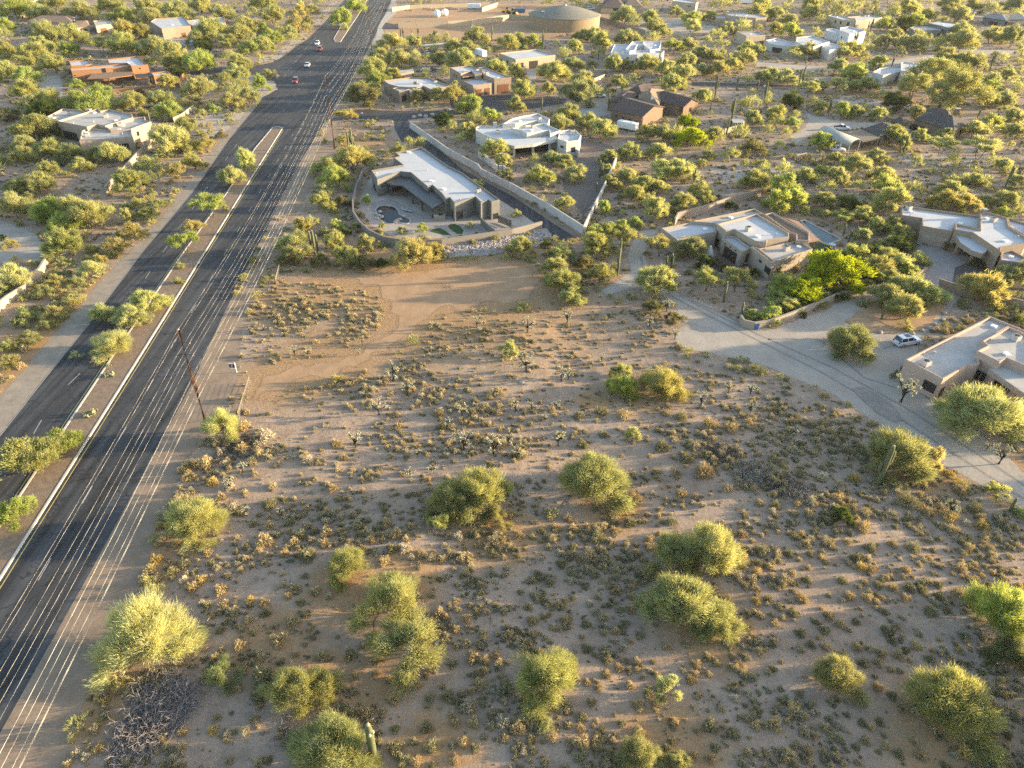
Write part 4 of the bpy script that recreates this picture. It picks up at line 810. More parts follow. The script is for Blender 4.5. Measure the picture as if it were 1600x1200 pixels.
def crown(seed, style):
    """unit crown: width 1, base z=0, returns leaf mesh and branch MB"""
    rg = np.random.default_rng(seed)
    P = dict(ph=dict(K=30, H=0.58, zb=0.09, nb=38000, ln=0.066, wd=0.0052, sp=0.15, fl=0.95, up=0.3), lh=dict(K=18, H=0.62, zb=0.12, nb=24000, ln=0.066, wd=0.0054, sp=0.13, fl=0.9, up=0.35),
             pv=dict(K=18, H=0.60, zb=0.17, nb=15000, ln=0.085, wd=0.0105, sp=0.17, fl=0.85, up=0.55),      # rounded palo verde reaching low
             um=dict(K=12, H=0.78, zb=0.45, nb=9000, ln=0.075, wd=0.010, sp=0.15, fl=0.6, up=0.45),       # open umbrella on a visible trunk
             lc=dict(K=13, H=0.62, zb=0.18, nb=10000, ln=0.08, wd=0.010, sp=0.15, fl=0.8, up=0.5),       # loose, gappy clumps
             ms=dict(K=16, H=0.64, zb=0.17, nb=12500, ln=0.05, wd=0.016, sp=0.16, fl=0.9, up=0.2),         # dense leafy
             bu=dict(K=12, H=0.50, zb=0.12, nb=7000, ln=0.075, wd=0.012, sp=0.17, fl=0.9, up=0.7),         # low olive bush
             eu=dict(K=22, H=0.75, zb=0.26, nb=15000, ln=0.035, wd=0.012, sp=0.13, fl=0.9, up=-0.1))[style]
    K = P['K']; cs = []
    for k in range(K):
        a = 2*math.pi*(k*0.382+rg.uniform(-0.12, 0.12)); r = 0.36*math.sqrt((k+0.5)/K)*rg.uniform(0.7, 1.25)*(1+0.22*math.sin(2*a+seed)+0.16*math.sin(3*a+seed*2))
        zt = P['zb']+(P['H']-P['zb'])*(1-(r/0.38)**2*0.8)*(rg.uniform(0.62, 1.05) if k%3 else rg.uniform(0.1,0.6))
        cs.append((r*math.cos(a), r*math.sin(a), zt, P['sp']*rg.uniform(0.5, 1.3)))
    cs = np.array(cs)
    # sub clumps on every lobe
    sub = []; par = []
    for k in range(K):
        m = rg.integers(9, 15)
        d = nrm(rg.normal(size=(m, 3))+np.array([0, 0, 0.35])); sub.append(cs[k, :3]+d*cs[k, 3]*rg.uniform(0.35, 0.9, (m, 1))*np.array([1, 1, P['fl']])); par += [k]*m
    sub = np.concatenate(sub); par = np.array(par); sub[:, 2] = np.maximum(sub[:, 2], 0.05)
    w = rg.uniform(0.15, 1.5, len(sub)); w /= w.sum(); idx = rg.choice(len(sub), P['nb'], p=w)
    c = sub[idx]; jit = rg.normal(size=c.shape)*(0.038 if style in ('ph', 'lh') else 0.032); base = c+jit
    ctr = np.array([0, 0, P['zb']*0.6]); od = nrm(base-ctr); ld = nrm(base-cs[par[idx], :3])
    fan = nrm(nrm(sub-ctr)+nrm(sub-cs[par, :3])*0.6+np.array([0, 0, P['up']*1.3])+rg.normal(size=sub.shape)*0.5)
    dirn = nrm(fan[idx]*1.2+od*0.45+rg.normal(size=c.shape)*0.38)
    ln = P['ln']*rg.uniform(0.5, 1.3, len(c)); wd = P['wd']*rg.uniform(0.6, 1.5, len(c))
    V = blades(rg, base, dirn, ln, wd)
    lo_, hi_ = np.percentile(V[:, 2, :], 1.5, axis=0), np.percentile(V[:, 2, :], 98.5, axis=0); kx = 1.0/((hi_[0]-lo_[0]+hi_[1]-lo_[1])/2); kz = CROWNH[style]/hi_[2]
    KS = np.array([kx, kx, kz]); V = V*KS; sub = sub*KS; cs[:, :3] = cs[:, :3]*KS
    cl = rg.uniform(0, 1, len(sub)); vary = 0.55*cl[idx]+0.45*rg.uniform(0, 1, len(c))
    b = MB(); tr = 0.022
    ns = 4 if style != 'um' else 2
    stems = []
    for s_ in range(ns):
        a = rg.uniform(0, 6.28); rr = 0.05 if ns > 2 else 0.02; top = Vector((0.12*math.cos(a), 0.12*math.sin(a), P['zb']*rg.uniform(0.7, 1.0)))
        p0 = Vector((rr*math.cos(a), rr*math.sin(a), -0.03)); md = p0.lerp(top, 0.5)+Vector(rg.normal(size=3)*0.012)
        b.tube([p0, md, top], [tr, tr*0.8, tr*0.62], 6); stems.append(top)
    for k in range(K):
        t_ = Vector(cs[k, :3]); st = min(stems, key=lambda q: (q-t_).length); md = st.lerp(t_, 0.5)+Vector(rg.normal(size=3)*0.025)
        b.tube([st, md, t_], [tr*0.55, tr*0.4, tr*0.22], 5)
        js = np.where(par == k)[0][:7]
        for j in js: b.tube([t_, Vector(sub[j].tolist())], [tr*0.22, tr*0.08], 3, False)
    return tri_mesh('crown_'+style, V, vary, [L_leaf]), b
def tubes_mesh(b, name, m):
    me = bpy.data.meshes.new(name); me.from_pydata(b.v, [], b.f); me.materials.append(m); me.update(); return me
CROWNH = dict(ph=0.80, lh=0.78, pv=0.80, um=0.92, lc=0.75, ms=0.80, bu=0.62, eu=0.88)
VAR = {}
for st, ids, bk in (('ph', (1, 2, 3, 4), M_barkg), ('lh', (5, 6, 7), M_bark), ('pv', (11, 12, 13, 14, 15), M_barkg), ('um', (21, 22, 23), M_bark), ('lc', (31, 32, 33), M_bark), ('ms', (41, 42, 43), M_bark), ('bu', (51, 52, 53), M_bark), ('eu', (61, 62), M_bark)):
    VAR[st] = [(lambda c_: (c_[0], tubes_mesh(c_[1], 'trunk_'+st, bk)))(crown(i, st)) for i in ids]
COL = dict(y=((0.40, 0.415, 0.20), 'yellow green'), g=((0.43, 0.40, 0.18), 'golden'), o=((0.37, 0.38, 0.18), 'olive'), p=((0.48, 0.50, 0.26), 'pale green'), b=((0.37, 0.43, 0.15), 'bright green'),
           v=((0.33, 0.40, 0.03), 'vivid lime green'), d=((0.09, 0.13, 0.04), 'dark green'), s=((0.28, 0.31, 0.17), 'grey green'), k=((0.21, 0.20, 0.11), 'dark olive'))
KIND = dict(pv=('palo_verde_tree', 'palo verde tree', 'tree'), um=('desert_tree', 'open trunked tree', 'tree'), lc=('desert_tree', 'loose desert tree', 'tree'), ms=('mesquite_tree', 'leafy mesquite tree', 'tree'), bu=('desert_bush', 'desert bush', 'bush'), eu=('spreading_tree', 'huge spreading tree', 'tree'))
ITEMS = []   # dict(kind, px, py(centre), w, h, col, ...)
def T(f, rows):
    s = 1.0/(f(1, 0)[0]-f(0, 0)[0])
    for r in rows:
        x, y, w_, h_ = r[:4]; st, c_ = (r[4].split('.')+['y'])[:2] if len(r) > 4 else ('pv', 'y')
        cx, cy = f(x, y); ITEMS.append(dict(x=cx, y=cy, w=w_/s, h=h_/s, st=st or 'pv', c=c_, label=r[5] if len(r) > 5 else None))
F1 = Z4(0, 0, 1)
# --- large plants of the open lot and the road edge (full photo pixels)
T(F1, [(225, 990, 130, 150, 'pv.p', 'big feathery pale green palo verde at the road verge, nearest the lower left corner'), (300, 812, 88, 74, 'pv.p', 'pale green palo verde on the verge below the leaning timber pole'),
 (342, 666, 52, 62, 'lc.p', 'pale green palo verde growing against the foot of the near timber pole'), (540, 883, 66, 52, 'pv.y', 'small bright palo verde at centre left above the many lobed tree'),
 (608, 940, 115, 92, 'lc.y', 'upper half of the many lobed palo verde left of centre'), (638, 1002, 110, 98, 'lc.y', 'lower half of the many lobed palo verde left of centre'),
 (458, 1080, 90, 85, 'lc.y', 'palo verde with bare dead limbs beside the saguaro at the bottom'), (502, 1072, 68, 68, 'lc.y', 'small palo verde just right of the tree with bare dead limbs'), (518, 1170, 120, 85, 'pv.y', 'bright palo verde cut by the bottom edge beside the saguaro'),
 (927, 748, 104, 98, 'pv.y', 'round palo verde standing alone in the middle of the lot'), (708, 780, 78, 62, 'pv.o', 'olive left part of the ragged tree group left of centre'), (752, 770, 95, 78, 'lc.y', 'yellow green top of the ragged tree group left of centre'),
 (686, 820, 34, 40, 'lc.y', 'small low clump below the ragged tree group'), (775, 808, 46, 42, 'lc.g', 'golden lower right clump of the ragged tree group'),
 (1055, 868, 80, 66, 'pv.o', 'dusky left part of the broad tree pair right of centre'), (1110, 858, 88, 100, 'pv.y', 'tall bright palo verde of the broad pair right of centre'),
 (1065, 945, 110, 66, 'pv.y', 'broad palo verde below the broad tree pair'), (1118, 968, 80, 62, 'pv.o', 'low olive palo verde at right end below the broad pair'),
 (855, 1062, 104, 100, 'pv.y', 'rounded palo verde near the bottom centre'), (1043, 1075, 42, 76, 'lc.p', 'thin pale palo verde right of the rounded bottom centre tree'),
 (1000, 1180, 66, 44, 'pv.y', 'small palo verde cut by the bottom edge at centre right'), (1058, 1190, 40, 30, 'pv.y', 'small clump cut by the bottom edge beside another tree'),
 (1308, 1058, 74, 70, 'pv.o', 'olive round palo verde in the shaded lower right'), (1490, 1098, 132, 124, 'pv.y', 'large feathery palo verde at the lower right corner'),
 (1568, 955, 100, 104, 'pv.b', 'bright green palo verde cut by the right edge'), (1590, 1020, 70, 70, 'pv.s', 'shaded grey green tree below the bright one at right edge'),
 (1536, 645, 118, 86, 'pv.p', 'very round palo verde in front of the pink house'), (1404, 706, 100, 70, 'pv.o', 'dusky spreading palo verde behind the saguaro by the lane'), (1455, 716, 40, 56, 'pv.g', 'golden side of the spreading tree beside the gravel lane'),
 (1332, 535, 74, 62, 'pv.s', 'round grey green tree alone on the gravel junction'), (973, 576, 36, 30, 'pv.y', 'small pale tree behind the grey green round tree'), (972, 602, 50, 42, 'pv.b', 'round green tree in the upper middle of the lot'), (1037, 596, 68, 52, 'pv.g', 'golden palo verde beside the round green tree'),
 (795, 547, 32, 38, 'lc.y', 'small thin palo verde in the lot below the bare patch'), (989, 677, 30, 18, 'bu.y', 'small yellow green bush in the middle of the lot'),
 (345, 1052, 60, 50, 'lc.s', 'grey green open bush right of the big verge tree'), (1560, 765, 38, 28, 'bu.p', 'pale wispy bush beside the gravel lane at right'), (1315, 805, 40, 40, 'bu.d', 'dark green bush beside the bleached dead brush'),
 (42, 715, 98, 80, 'ms.y', 'broad tree on the road median at the left edge'), (97, 690, 58, 56, 'ms.b', 'tree on the road median next to the broad one'), (22, 800, 56, 60, 'ms.b', 'bright green tree on the median at left edge, lowest of them')])
A5 = Z4(0, 300); A6 = Z4(400, 300); A7 = Z4(800, 300); A8 = Z4(1200, 300)
T(A5, [(100, 90, 230, 200), (310, 120, 200, 200, 'pv.b'), (560, 140, 250, 240), (440, 110, 160, 200), (400, 195, 190, 100, 'pv.b'), (415, 320, 250, 230, 'pv.y', 'round feathery palo verde beside the curved left driveway'), (570, 480, 130, 140, 'pv.p'), (790, 150, 90, 110), (705, 115, 50, 50, 'bu.y'),
 (850, 70, 110, 70, 'bu.o'), (970, 80, 110, 80, 'bu.y'), (900, 140, 120, 90, 'bu.o'), (820, 240, 170, 120, 'bu.g'), (720, 340, 150, 100, 'bu.g'), (90, 540, 230, 220, 'pv.p'), (10, 600, 90, 120, 'pv.b'),
 (1310, 95, 190, 170, 'um.b', 'thin green tree on the narrow median, upper one'), (1210, 230, 140, 110, 'um.g', 'sparse brownish tree on the narrow median between two green ones'), (1150, 320, 180, 120, 'um.b', 'thin green leaning tree on the median, lower one'),
 (1120, 460, 65, 60, 'bu.o'), (1115, 555, 65, 60, 'bu.o'), (1410, 100, 40, 50, 'bu.o'),
 (910, 690, 230, 190, 'pv.p', 'pale tree at upper end of the median clump'), (650, 760, 190, 160, 'pv.p', 'pale tree at left side of the median clump'), (810, 780, 190, 180, 'pv.p', 'pale tree in the centre of the median clump'), (700, 950, 230, 170, 'pv.p', 'pale tree with bent trunk at lower end of the median clump'),
 (340, 560, 120, 90, 'bu.g'), (440, 690, 130, 100, 'bu.g'), (330, 760, 150, 110, 'bu.g'), (150, 780, 130, 80, 'bu.y'), (60, 1060, 140, 140, 'bu.g'), (180, 920, 150, 80, 'bu.o'), (270, 620, 130, 90, 'bu.o'), (450, 640, 90, 70, 'bu.y'), (40, 960, 120, 90, 'bu.o'), (290, 830, 120, 80, 'bu.o'), (480, 560, 110, 80, 'bu.o'), (620, 420, 90, 60, 'bu.g'), (60, 320, 100, 60, 'bu.g'), (10, 285, 50, 50, 'bu.d')])
T(A6, [(240, 330, 220, 210, 'pv.y'), (290, 210, 120, 120, 'pv.g'), (410, 60, 150, 110, 'pv.y'), (440, 0, 110, 60, 'pv.b'), (490, 115, 65, 60, 'bu.y'), (500, 200, 90, 60, 'bu.b'), (630, 210, 65, 55, 'bu.y'), (490, 310, 120, 150, 'pv.y'), (560, 400, 170, 140, 'pv.y'), (690, 310, 105, 120, 'pv.y'),
 (990, 380, 250, 200, 'pv.g', 'big golden palo verde touching the curved grey yard wall'), (1110, 360, 130, 110, 'pv.g', 'right lobe tree beside the big golden palo verde at yard wall'), (780, 440, 90, 60, 'bu.d'), (430, 245, 70, 50, 'bu.s'), (560, 250, 80, 60, 'bu.d'), (540, 60, 90, 90, 'pv.k'), (400, 430, 120, 60, 'bu.k'), (200, 420, 120, 60, 'bu.k'), (660, 440, 140, 60, 'bu.k'), (350, 180, 80, 80, 'pv.o'),
 (785, 210, 45, 60, 'lc.y', 'tiny young tree in pool yard nearest the boulders'), (910, 240, 65, 65, 'lc.y', 'young tree in pool yard below the round spa'), (1040, 225, 80, 80, 'lc.b', 'young bright tree in pool yard left of the lawns'), (1340, 208, 55, 60, 'lc.y', 'young tree in pool yard right of the oval lawn'), (690, 50, 60, 90, 'lc.b', 'young thin tree at left end of the pool yard')])
T(A7, [(60, 345, 170, 130), (215, 325, 75, 60, 'bu.d'), (330, 70, 130, 110), (580, 95, 90, 100, 'pv.b'), (900, 105, 170, 170, 'pv.y'), (760, 10, 150, 100), (1070, 60, 170, 110, 'pv.o'), (1210, 40, 130, 100, 'pv.o'), (1370, 80, 80, 50, 'bu.d'), (520, 245, 110, 60, 'ms.b'), (600, 230, 110, 55, 'ms.b'), (690, 215, 110, 60, 'ms.b'), (770, 190, 90, 60, 'ms.b'),
 (520, 320, 210, 170, 'pv.o'), (710, 310, 180, 130, 'um.g'), (300, 385, 150, 110, 'ms.s'), (320, 560, 220, 180, 'pv.o', 'large olive tree at right end of the bare patch'), (370, 660, 170, 130, 'pv.y', 'lower tree of the olive pair at end of the bare patch'), (270, 460, 160, 110, 'pv.o'), (560, 500, 170, 90, 'bu.o'), (450, 440, 120, 100, 'bu.k'), (410, 520, 110, 90, 'bu.k'),
 (925, 345, 175, 150, 'um.g'), (1120, 350, 190, 180, 'pv.o', 'tall upright tree beside the courtyard of the beige house'), (900, 555, 250, 170, 'pv.y', 'rounded palo verde at the driveway entrance of the beige house'), (1220, 560, 200, 120, 'um.y'), (1410, 560, 200, 150, 'um.o'), (1210, 440, 100, 110, 'ms.d'), (1340, 480, 80, 60, 'bu.d'), (1280, 440, 80, 70, 'bu.k'), (1510, 500, 80, 60, 'bu.d'),
 (1500, 770, 110, 100, 'ms.b'), (1580, 790, 110, 80, 'ms.b'), (890, 720, 160, 90, 'bu.k'), (1010, 790, 130, 60, 'bu.k'), (100, 260, 40, 40, 'bu.y'), (30, 130, 70, 60, 'bu.y'), (520, 470, 60, 60, 'bu.y')])
T(A8, [(60, 60, 170, 180, 'ms.b'), (170, 50, 160, 170, 'ms.b'), (350, 50, 140, 110), (500, 80, 150, 100, 'ms.d'), (370, 150, 80, 80, 'um.y'), (470, 165, 120, 110, 'um.y'), (600, 150, 160, 140, 'pv.o'), (690, 210, 140, 130, 'pv.o'), (770, 200, 150, 130, 'pv.o'), (830, 260, 150, 130, 'pv.o'), (590, 280, 130, 120), (690, 320, 80, 60, 'bu.y'), (540, 390, 180, 110, 'ms.b'), (830, 340, 160, 110, 'ms.d'), (840, 450, 160, 120, 'ms.p', 'pale flowering oleander bush by curved wall beside the paver driveway'), (940, 420, 120, 110, 'ms.p'), (690, 470, 190, 150, 'pv.o'), (620, 520, 130, 110, 'ms.d'), (500, 420, 110, 70, 'ms.d'),
 (430, 490, 340, 220, 'ms.v', 'vivid lime green tree inside the curving garden wall'), (300, 540, 230, 190, 'ms.v'), (520, 580, 130, 120, 'ms.v'), (210, 630, 240, 180, 'ms.v'), (100, 590, 200, 140, 'ms.b'), (60, 660, 150, 110, 'ms.b'), (120, 700, 150, 90, 'ms.p', 'pale flowering oleander bush at lower end of garden wall'), (30, 760, 150, 90, 'ms.b'), (180, 740, 100, 60, 'ms.d'), (340, 650, 120, 90, 'ms.s'), (430, 640, 120, 80, 'ms.d'), (620, 570, 80, 60, 'ms.y'), (780, 530, 140, 50, 'ms.y'), (60, 505, 70, 60, 'bu.b'),
 (770, 45, 230, 150), (1130, 55, 190, 140, 'pv.g'), (1250, 70, 160, 130, 'pv.g'), (1350, 60, 100, 100), (1480, 50, 160, 110, 'pv.o'), (1570, 130, 100, 60), (1470, 120, 100, 50, 'bu.b'), (1490, 520, 170, 150, 'pv.s'), (1590, 500, 130, 190, 'pv.o'), (1345, 600, 280, 170, 'pv.g', 'golden palo verde in front of the brown perimeter wall'),
 (730, 650, 220, 200, 'pv.o', 'olive tree at left end of the planting island'), (880, 600, 240, 130, 'pv.y', 'yellow tree at back of the planting island'), (1020, 640, 220, 150, 'pv.y', 'yellow tree at right end of the planting island'), (860, 730, 260, 150, 'pv.o', 'wide low tree at front of the planting island'), (1560, 800, 90, 80, 'bu.d'), (800, 1140, 60, 100, 'bu.k'), (1310, 440, 90, 70, 'bu.d'), (1140, 340, 80, 70, 'bu.k'), (250, 600, 200, 150, 'ms.v'), (580, 490, 150, 120, 'ms.b'), (640, 440, 150, 120, 'pv.o'), (740, 400, 160, 120, 'pv.o'), (640, 380, 140, 110, 'ms.d'), (770, 330, 130, 100, 'pv.y'), (720, 540, 130, 80, 'ms.b'), (880, 500, 130, 70, 'ms.b'), (30, 720, 120, 90, 'ms.b'), (900, 1120, 120, 130, 'pv.k', 'dark upright shrub against the pink house corner')])
A1 = Z4(0, 0); A2 = Z4(400, 0); A3 = Z4(800, 0); A4 = Z4(1200, 0)
T(A1, [(110, 50, 180, 110, 'ms.b'), (10, 65, 60, 60, 'ms.b'), (255, 80, 130, 70), (330, 20, 180, 70), (30, 160, 130, 90, 'pv.b'), (20, 215, 110, 60, 'pv.o'), (310, 215, 220, 130, 'pv.o'), (440, 220, 180, 110, 'pv.y'), (520, 70, 160, 80, 'pv.o'), (700, 40, 160, 80), (760, 110, 160, 80, 'pv.b'), (930, 50, 180, 110), (960, 110, 160, 80, 'pv.o'), (790, 190, 170, 120, 'pv.g'), (880, 200, 120, 100, 'pv.o'), (1100, 80, 180, 110), (1250, 40, 150, 80), (1400, 90, 150, 90), (1540, 160, 150, 90, 'pv.o'), (1310, 195, 220, 110, 'pv.y'), (1490, 210, 150, 80, 'pv.y'), (1240, 245, 130, 60, 'pv.y'), (1420, 260, 120, 60, 'pv.o'), (1560, 230, 90, 70, 'pv.o'),
 (40, 330, 120, 140), (260, 290, 160, 80), (430, 310, 130, 80, 'pv.b'), (200, 350, 200, 120), (330, 400, 170, 130), (630, 290, 150, 100, 'um.y'), (760, 280, 190, 90), (960, 290, 170, 90), (1060, 330, 180, 100), (1090, 385, 150, 90, 'pv.o'), (1240, 390, 180, 150, 'pv.b'), (1270, 300, 110, 60, 'ms.d'), (1430, 350, 100, 70, 'pv.y'), (1500, 395, 150, 80), (1560, 300, 130, 100, 'pv.b'), (1480, 460, 150, 100),
 (50, 440, 150, 120), (160, 470, 140, 110, 'pv.b'), (150, 560, 180, 120), (300, 620, 170, 100), (200, 650, 140, 90, 'pv.y'), (280, 690, 190, 110, 'pv.d'), (500, 630, 180, 120, 'pv.b'), (640, 600, 170, 150, 'pv.b'), (580, 660, 220, 80, 'ms.b'), (840, 640, 170, 120), (1010, 620, 150, 110), (1050, 690, 160, 110, 'pv.b'), (1240, 560, 210, 150, 'pv.y'), (1140, 645, 90, 60, 'pv.g'), (1340, 680, 80, 60, 'bu.b'), (1450, 630, 150, 90, 'bu.g'), (1560, 600, 120, 120, 'bu.y'), (1170, 790, 160, 130, 'pv.o'), (210, 800, 240, 110, 'ms.o'), (300, 830, 140, 80, 'ms.k'), (150, 895, 140, 80), (300, 930, 170, 130), (140, 975, 150, 70), (440, 960, 160, 150, 'pv.s'), (500, 1030, 120, 100, 'pv.p'), (590, 970, 120, 110, 'pv.s'), (700, 960, 190, 150, 'pv.p'), (310, 1060, 150, 110), (260, 1150, 200, 110), (110, 1170, 160, 80), (1060, 870, 220, 200, 'pv.p', 'big pale tree right of the sand coloured angular house'), (990, 965, 60, 40, 'bu.b'), (810, 1130, 220, 150, 'pv.o', 'round olive tree in front of the pale winding wall'), (1200, 1010, 150, 80, 'bu.g'), (1090, 1070, 150, 70, 'bu.g'), (920, 1020, 140, 60, 'bu.y'), (1270, 900, 130, 70, 'bu.g'), (1380, 840, 70, 50, 'bu.k'), (1170, 920, 120, 60, 'bu.o'), (1530, 1000, 130, 160, 'pv.p', 'upper tree of the leafy pair on the median'), (1440, 1100, 140, 140, 'pv.p', 'lower tree of the leafy pair on the median'), (1050, 510, 130, 80, 'pv.g'), (1110, 450, 90, 80, 'ms.d'), (480, 530, 90, 80, 'lc.b'), (860, 595, 110, 50, 'ms.k'), (60, 720, 130, 60, 'bu.k'), (20, 1000, 60, 80, 'bu.o')])
T(A2, [(100, 95, 150, 110), (270, 65, 110, 70, 'bu.g'), (250, 150, 160, 70, 'bu.g'), (220, 200, 90, 80, 'pv.p'), (320, 130, 90, 60, 'bu.g'), (350, 60, 90, 60, 'bu.y'), (50, 20, 160, 60), (40, 180, 100, 80, 'pv.b'), (100, 240, 140, 90, 'pv.b'), (40, 280, 140, 100), (20, 360, 60, 90, 'pv.b'), (80, 460, 80, 60, 'bu.y'), (30, 520, 90, 110, 'pv.b'), (540, 115, 150, 120, 'pv.b', 'leafy tree at the tip of the upper road median'), (620, 40, 120, 90, 'pv.b'), (640, 0, 100, 50, 'pv.b'), (850, 270, 170, 120), (990, 265, 120, 80), (1370, 225, 150, 110, 'pv.o'), (1570, 270, 140, 110, 'pv.o'), (770, 350, 130, 80), (890, 370, 160, 110), (1230, 290, 130, 80), (1330, 300, 120, 90), (1140, 370, 130, 100), (1280, 370, 180, 110), (1500, 420, 130, 70), (740, 430, 180, 120), (760, 490, 140, 80, 'pv.b'), (850, 470, 120, 60), (640, 560, 140, 110, 'pv.y'), (690, 600, 200, 80, 'ms.k'), (720, 550, 90, 60, 'pv.y'), (1010, 600, 90, 90, 'lc.y'), (1130, 590, 130, 100, 'lc.y'), (1230, 590, 170, 140, 'lc.g'), (1340, 670, 190, 140, 'pv.b'), (1170, 755, 130, 100, 'ms.d', 'small dark round tree with trunk beside the dark driveway wall'), (1470, 725, 130, 90, 'pv.b'), (1320, 820, 120, 120), (560, 740, 130, 120, 'um.g', 'golden tree beside the middle timber pole and saguaros'), (535, 870, 80, 60, 'bu.y'), (600, 990, 220, 140, 'pv.g'), (440, 1040, 170, 110), (500, 1110, 190, 150, 'pv.b'), (960, 890, 80, 80), (1030, 885, 80, 70), (890, 925, 100, 60, 'bu.o'), (1500, 930, 180, 140), (1540, 1000, 130, 100), (430, 880, 40, 45, 'bu.y'), (1560, 1090, 110, 60, 'bu.s'), (1380, 1150, 90, 50, 'bu.y'), (430, 1170, 110, 60, 'pv.b'), (580, 1130, 80, 80, 'pv.k'), (1060, 80, 0.1, 0.1)][:-1])
T(A3, [(130, 260, 110, 90, 'ms.b'), (40, 250, 110, 90, 'pv.o'), (390, 290, 110, 90), (500, 220, 130, 90), (560, 250, 130, 110), (440, 220, 110, 70, 'pv.o'), (720, 240, 150, 80), (880, 235, 110, 60), (1120, 120, 120, 80, 'pv.b'), (1130, 165, 120, 90, 'pv.p'), (910, 180, 150, 70), (860, 110, 130, 80), (700, 95, 150, 60), (760, 130, 110, 60), (1010, 295, 125, 80, 'um.b', 'vivid green tree with bare trunk right of the bright adobe house'), (1110, 280, 120, 90), (1240, 100, 90, 60, 'ms.b'), (1350, 180, 110, 70), (1300, 215, 90, 50), (1450, 175, 110, 60), (1310, 270, 110, 60), (1480, 300, 120, 80), (1540, 320, 110, 70), (330, 340, 110, 60, 'pv.g'), (380, 400, 120, 90), (630, 400, 110, 120, 'pv.p'), (710, 410, 100, 80, 'pv.o'), (850, 400, 150, 100, 'pv.o'), (260, 450, 180, 120), (320, 480, 80, 60, 'pv.b'), (30, 450, 110, 110), (70, 560, 160, 120), (230, 555, 80, 90), (400, 580, 210, 130, 'pv.s'), (440, 500, 150, 90), (670, 510, 110, 70), (750, 495, 100, 70), (690, 540, 70, 40, 'bu.y'), (1010, 520, 160, 130), (970, 430, 140, 80), (1100, 380, 130, 90), (1070, 460, 160, 100), (1180, 340, 130, 90), (1250, 350, 110, 80), (1290, 430, 130, 110, 'pv.g'), (1200, 440, 110, 80, 'pv.o'), (1380, 400, 100, 80), (1450, 360, 140, 80), (1570, 480, 100, 90), (1470, 500, 80, 60), (20, 650, 110, 110), (1190, 605, 130, 90), (350, 710, 160, 90), (310, 770, 150, 80, 'pv.o'), (480, 760, 140, 110), (570, 810, 170, 130), (860, 830, 150, 130, 'pv.y'), (960, 840, 140, 130, 'pv.o'), (1110, 770, 140, 90, 'ms.v'), (1115, 860, 190, 150, 'ms.v', 'vivid lime tree in front of the brown gabled house'), (1255, 850, 150, 120, 'pv.o'), (1510, 740, 130, 110), (740, 950, 150, 100), (920, 945, 150, 80), (950, 1060, 170, 150, 'pv.p'), (1050, 1060, 170, 150, 'pv.p'), (610, 980, 110, 110), (600, 1060, 90, 80), (670, 1045, 70, 80, 'pv.b'), (240, 990, 120, 100), (320, 1010, 130, 80), (400, 1080, 150, 130), (180, 1100, 180, 150, 'pv.y'), (620, 1130, 120, 100), (720, 1100, 140, 110), (820, 1160, 160, 90), (920, 1170, 130, 70), (1500, 920, 170, 80, 'bu.k'), (1570, 1020, 80, 60, 'bu.y'), (1230, 970, 90, 50, 'bu.y'), (1180, 1020, 80, 40, 'bu.o'), (1530, 1130, 170, 80), (1180, 1180, 150, 50, 'bu.y'), (400, 10, 110, 40, 'pv.b'), (510, 20, 100, 60, 'pv.b'), (230, 10, 90, 40, 'pv.b'), (1530, 80, 150, 60), (1560, 30, 120, 60), (1310, 20, 130, 50), (1440, 150, 90, 50, 'pv.o'), (1030, 70, 90, 60, 'bu.o'), (790, 480, 60, 40, 'bu.k'), (500, 400, 60, 50, 'bu.s')])
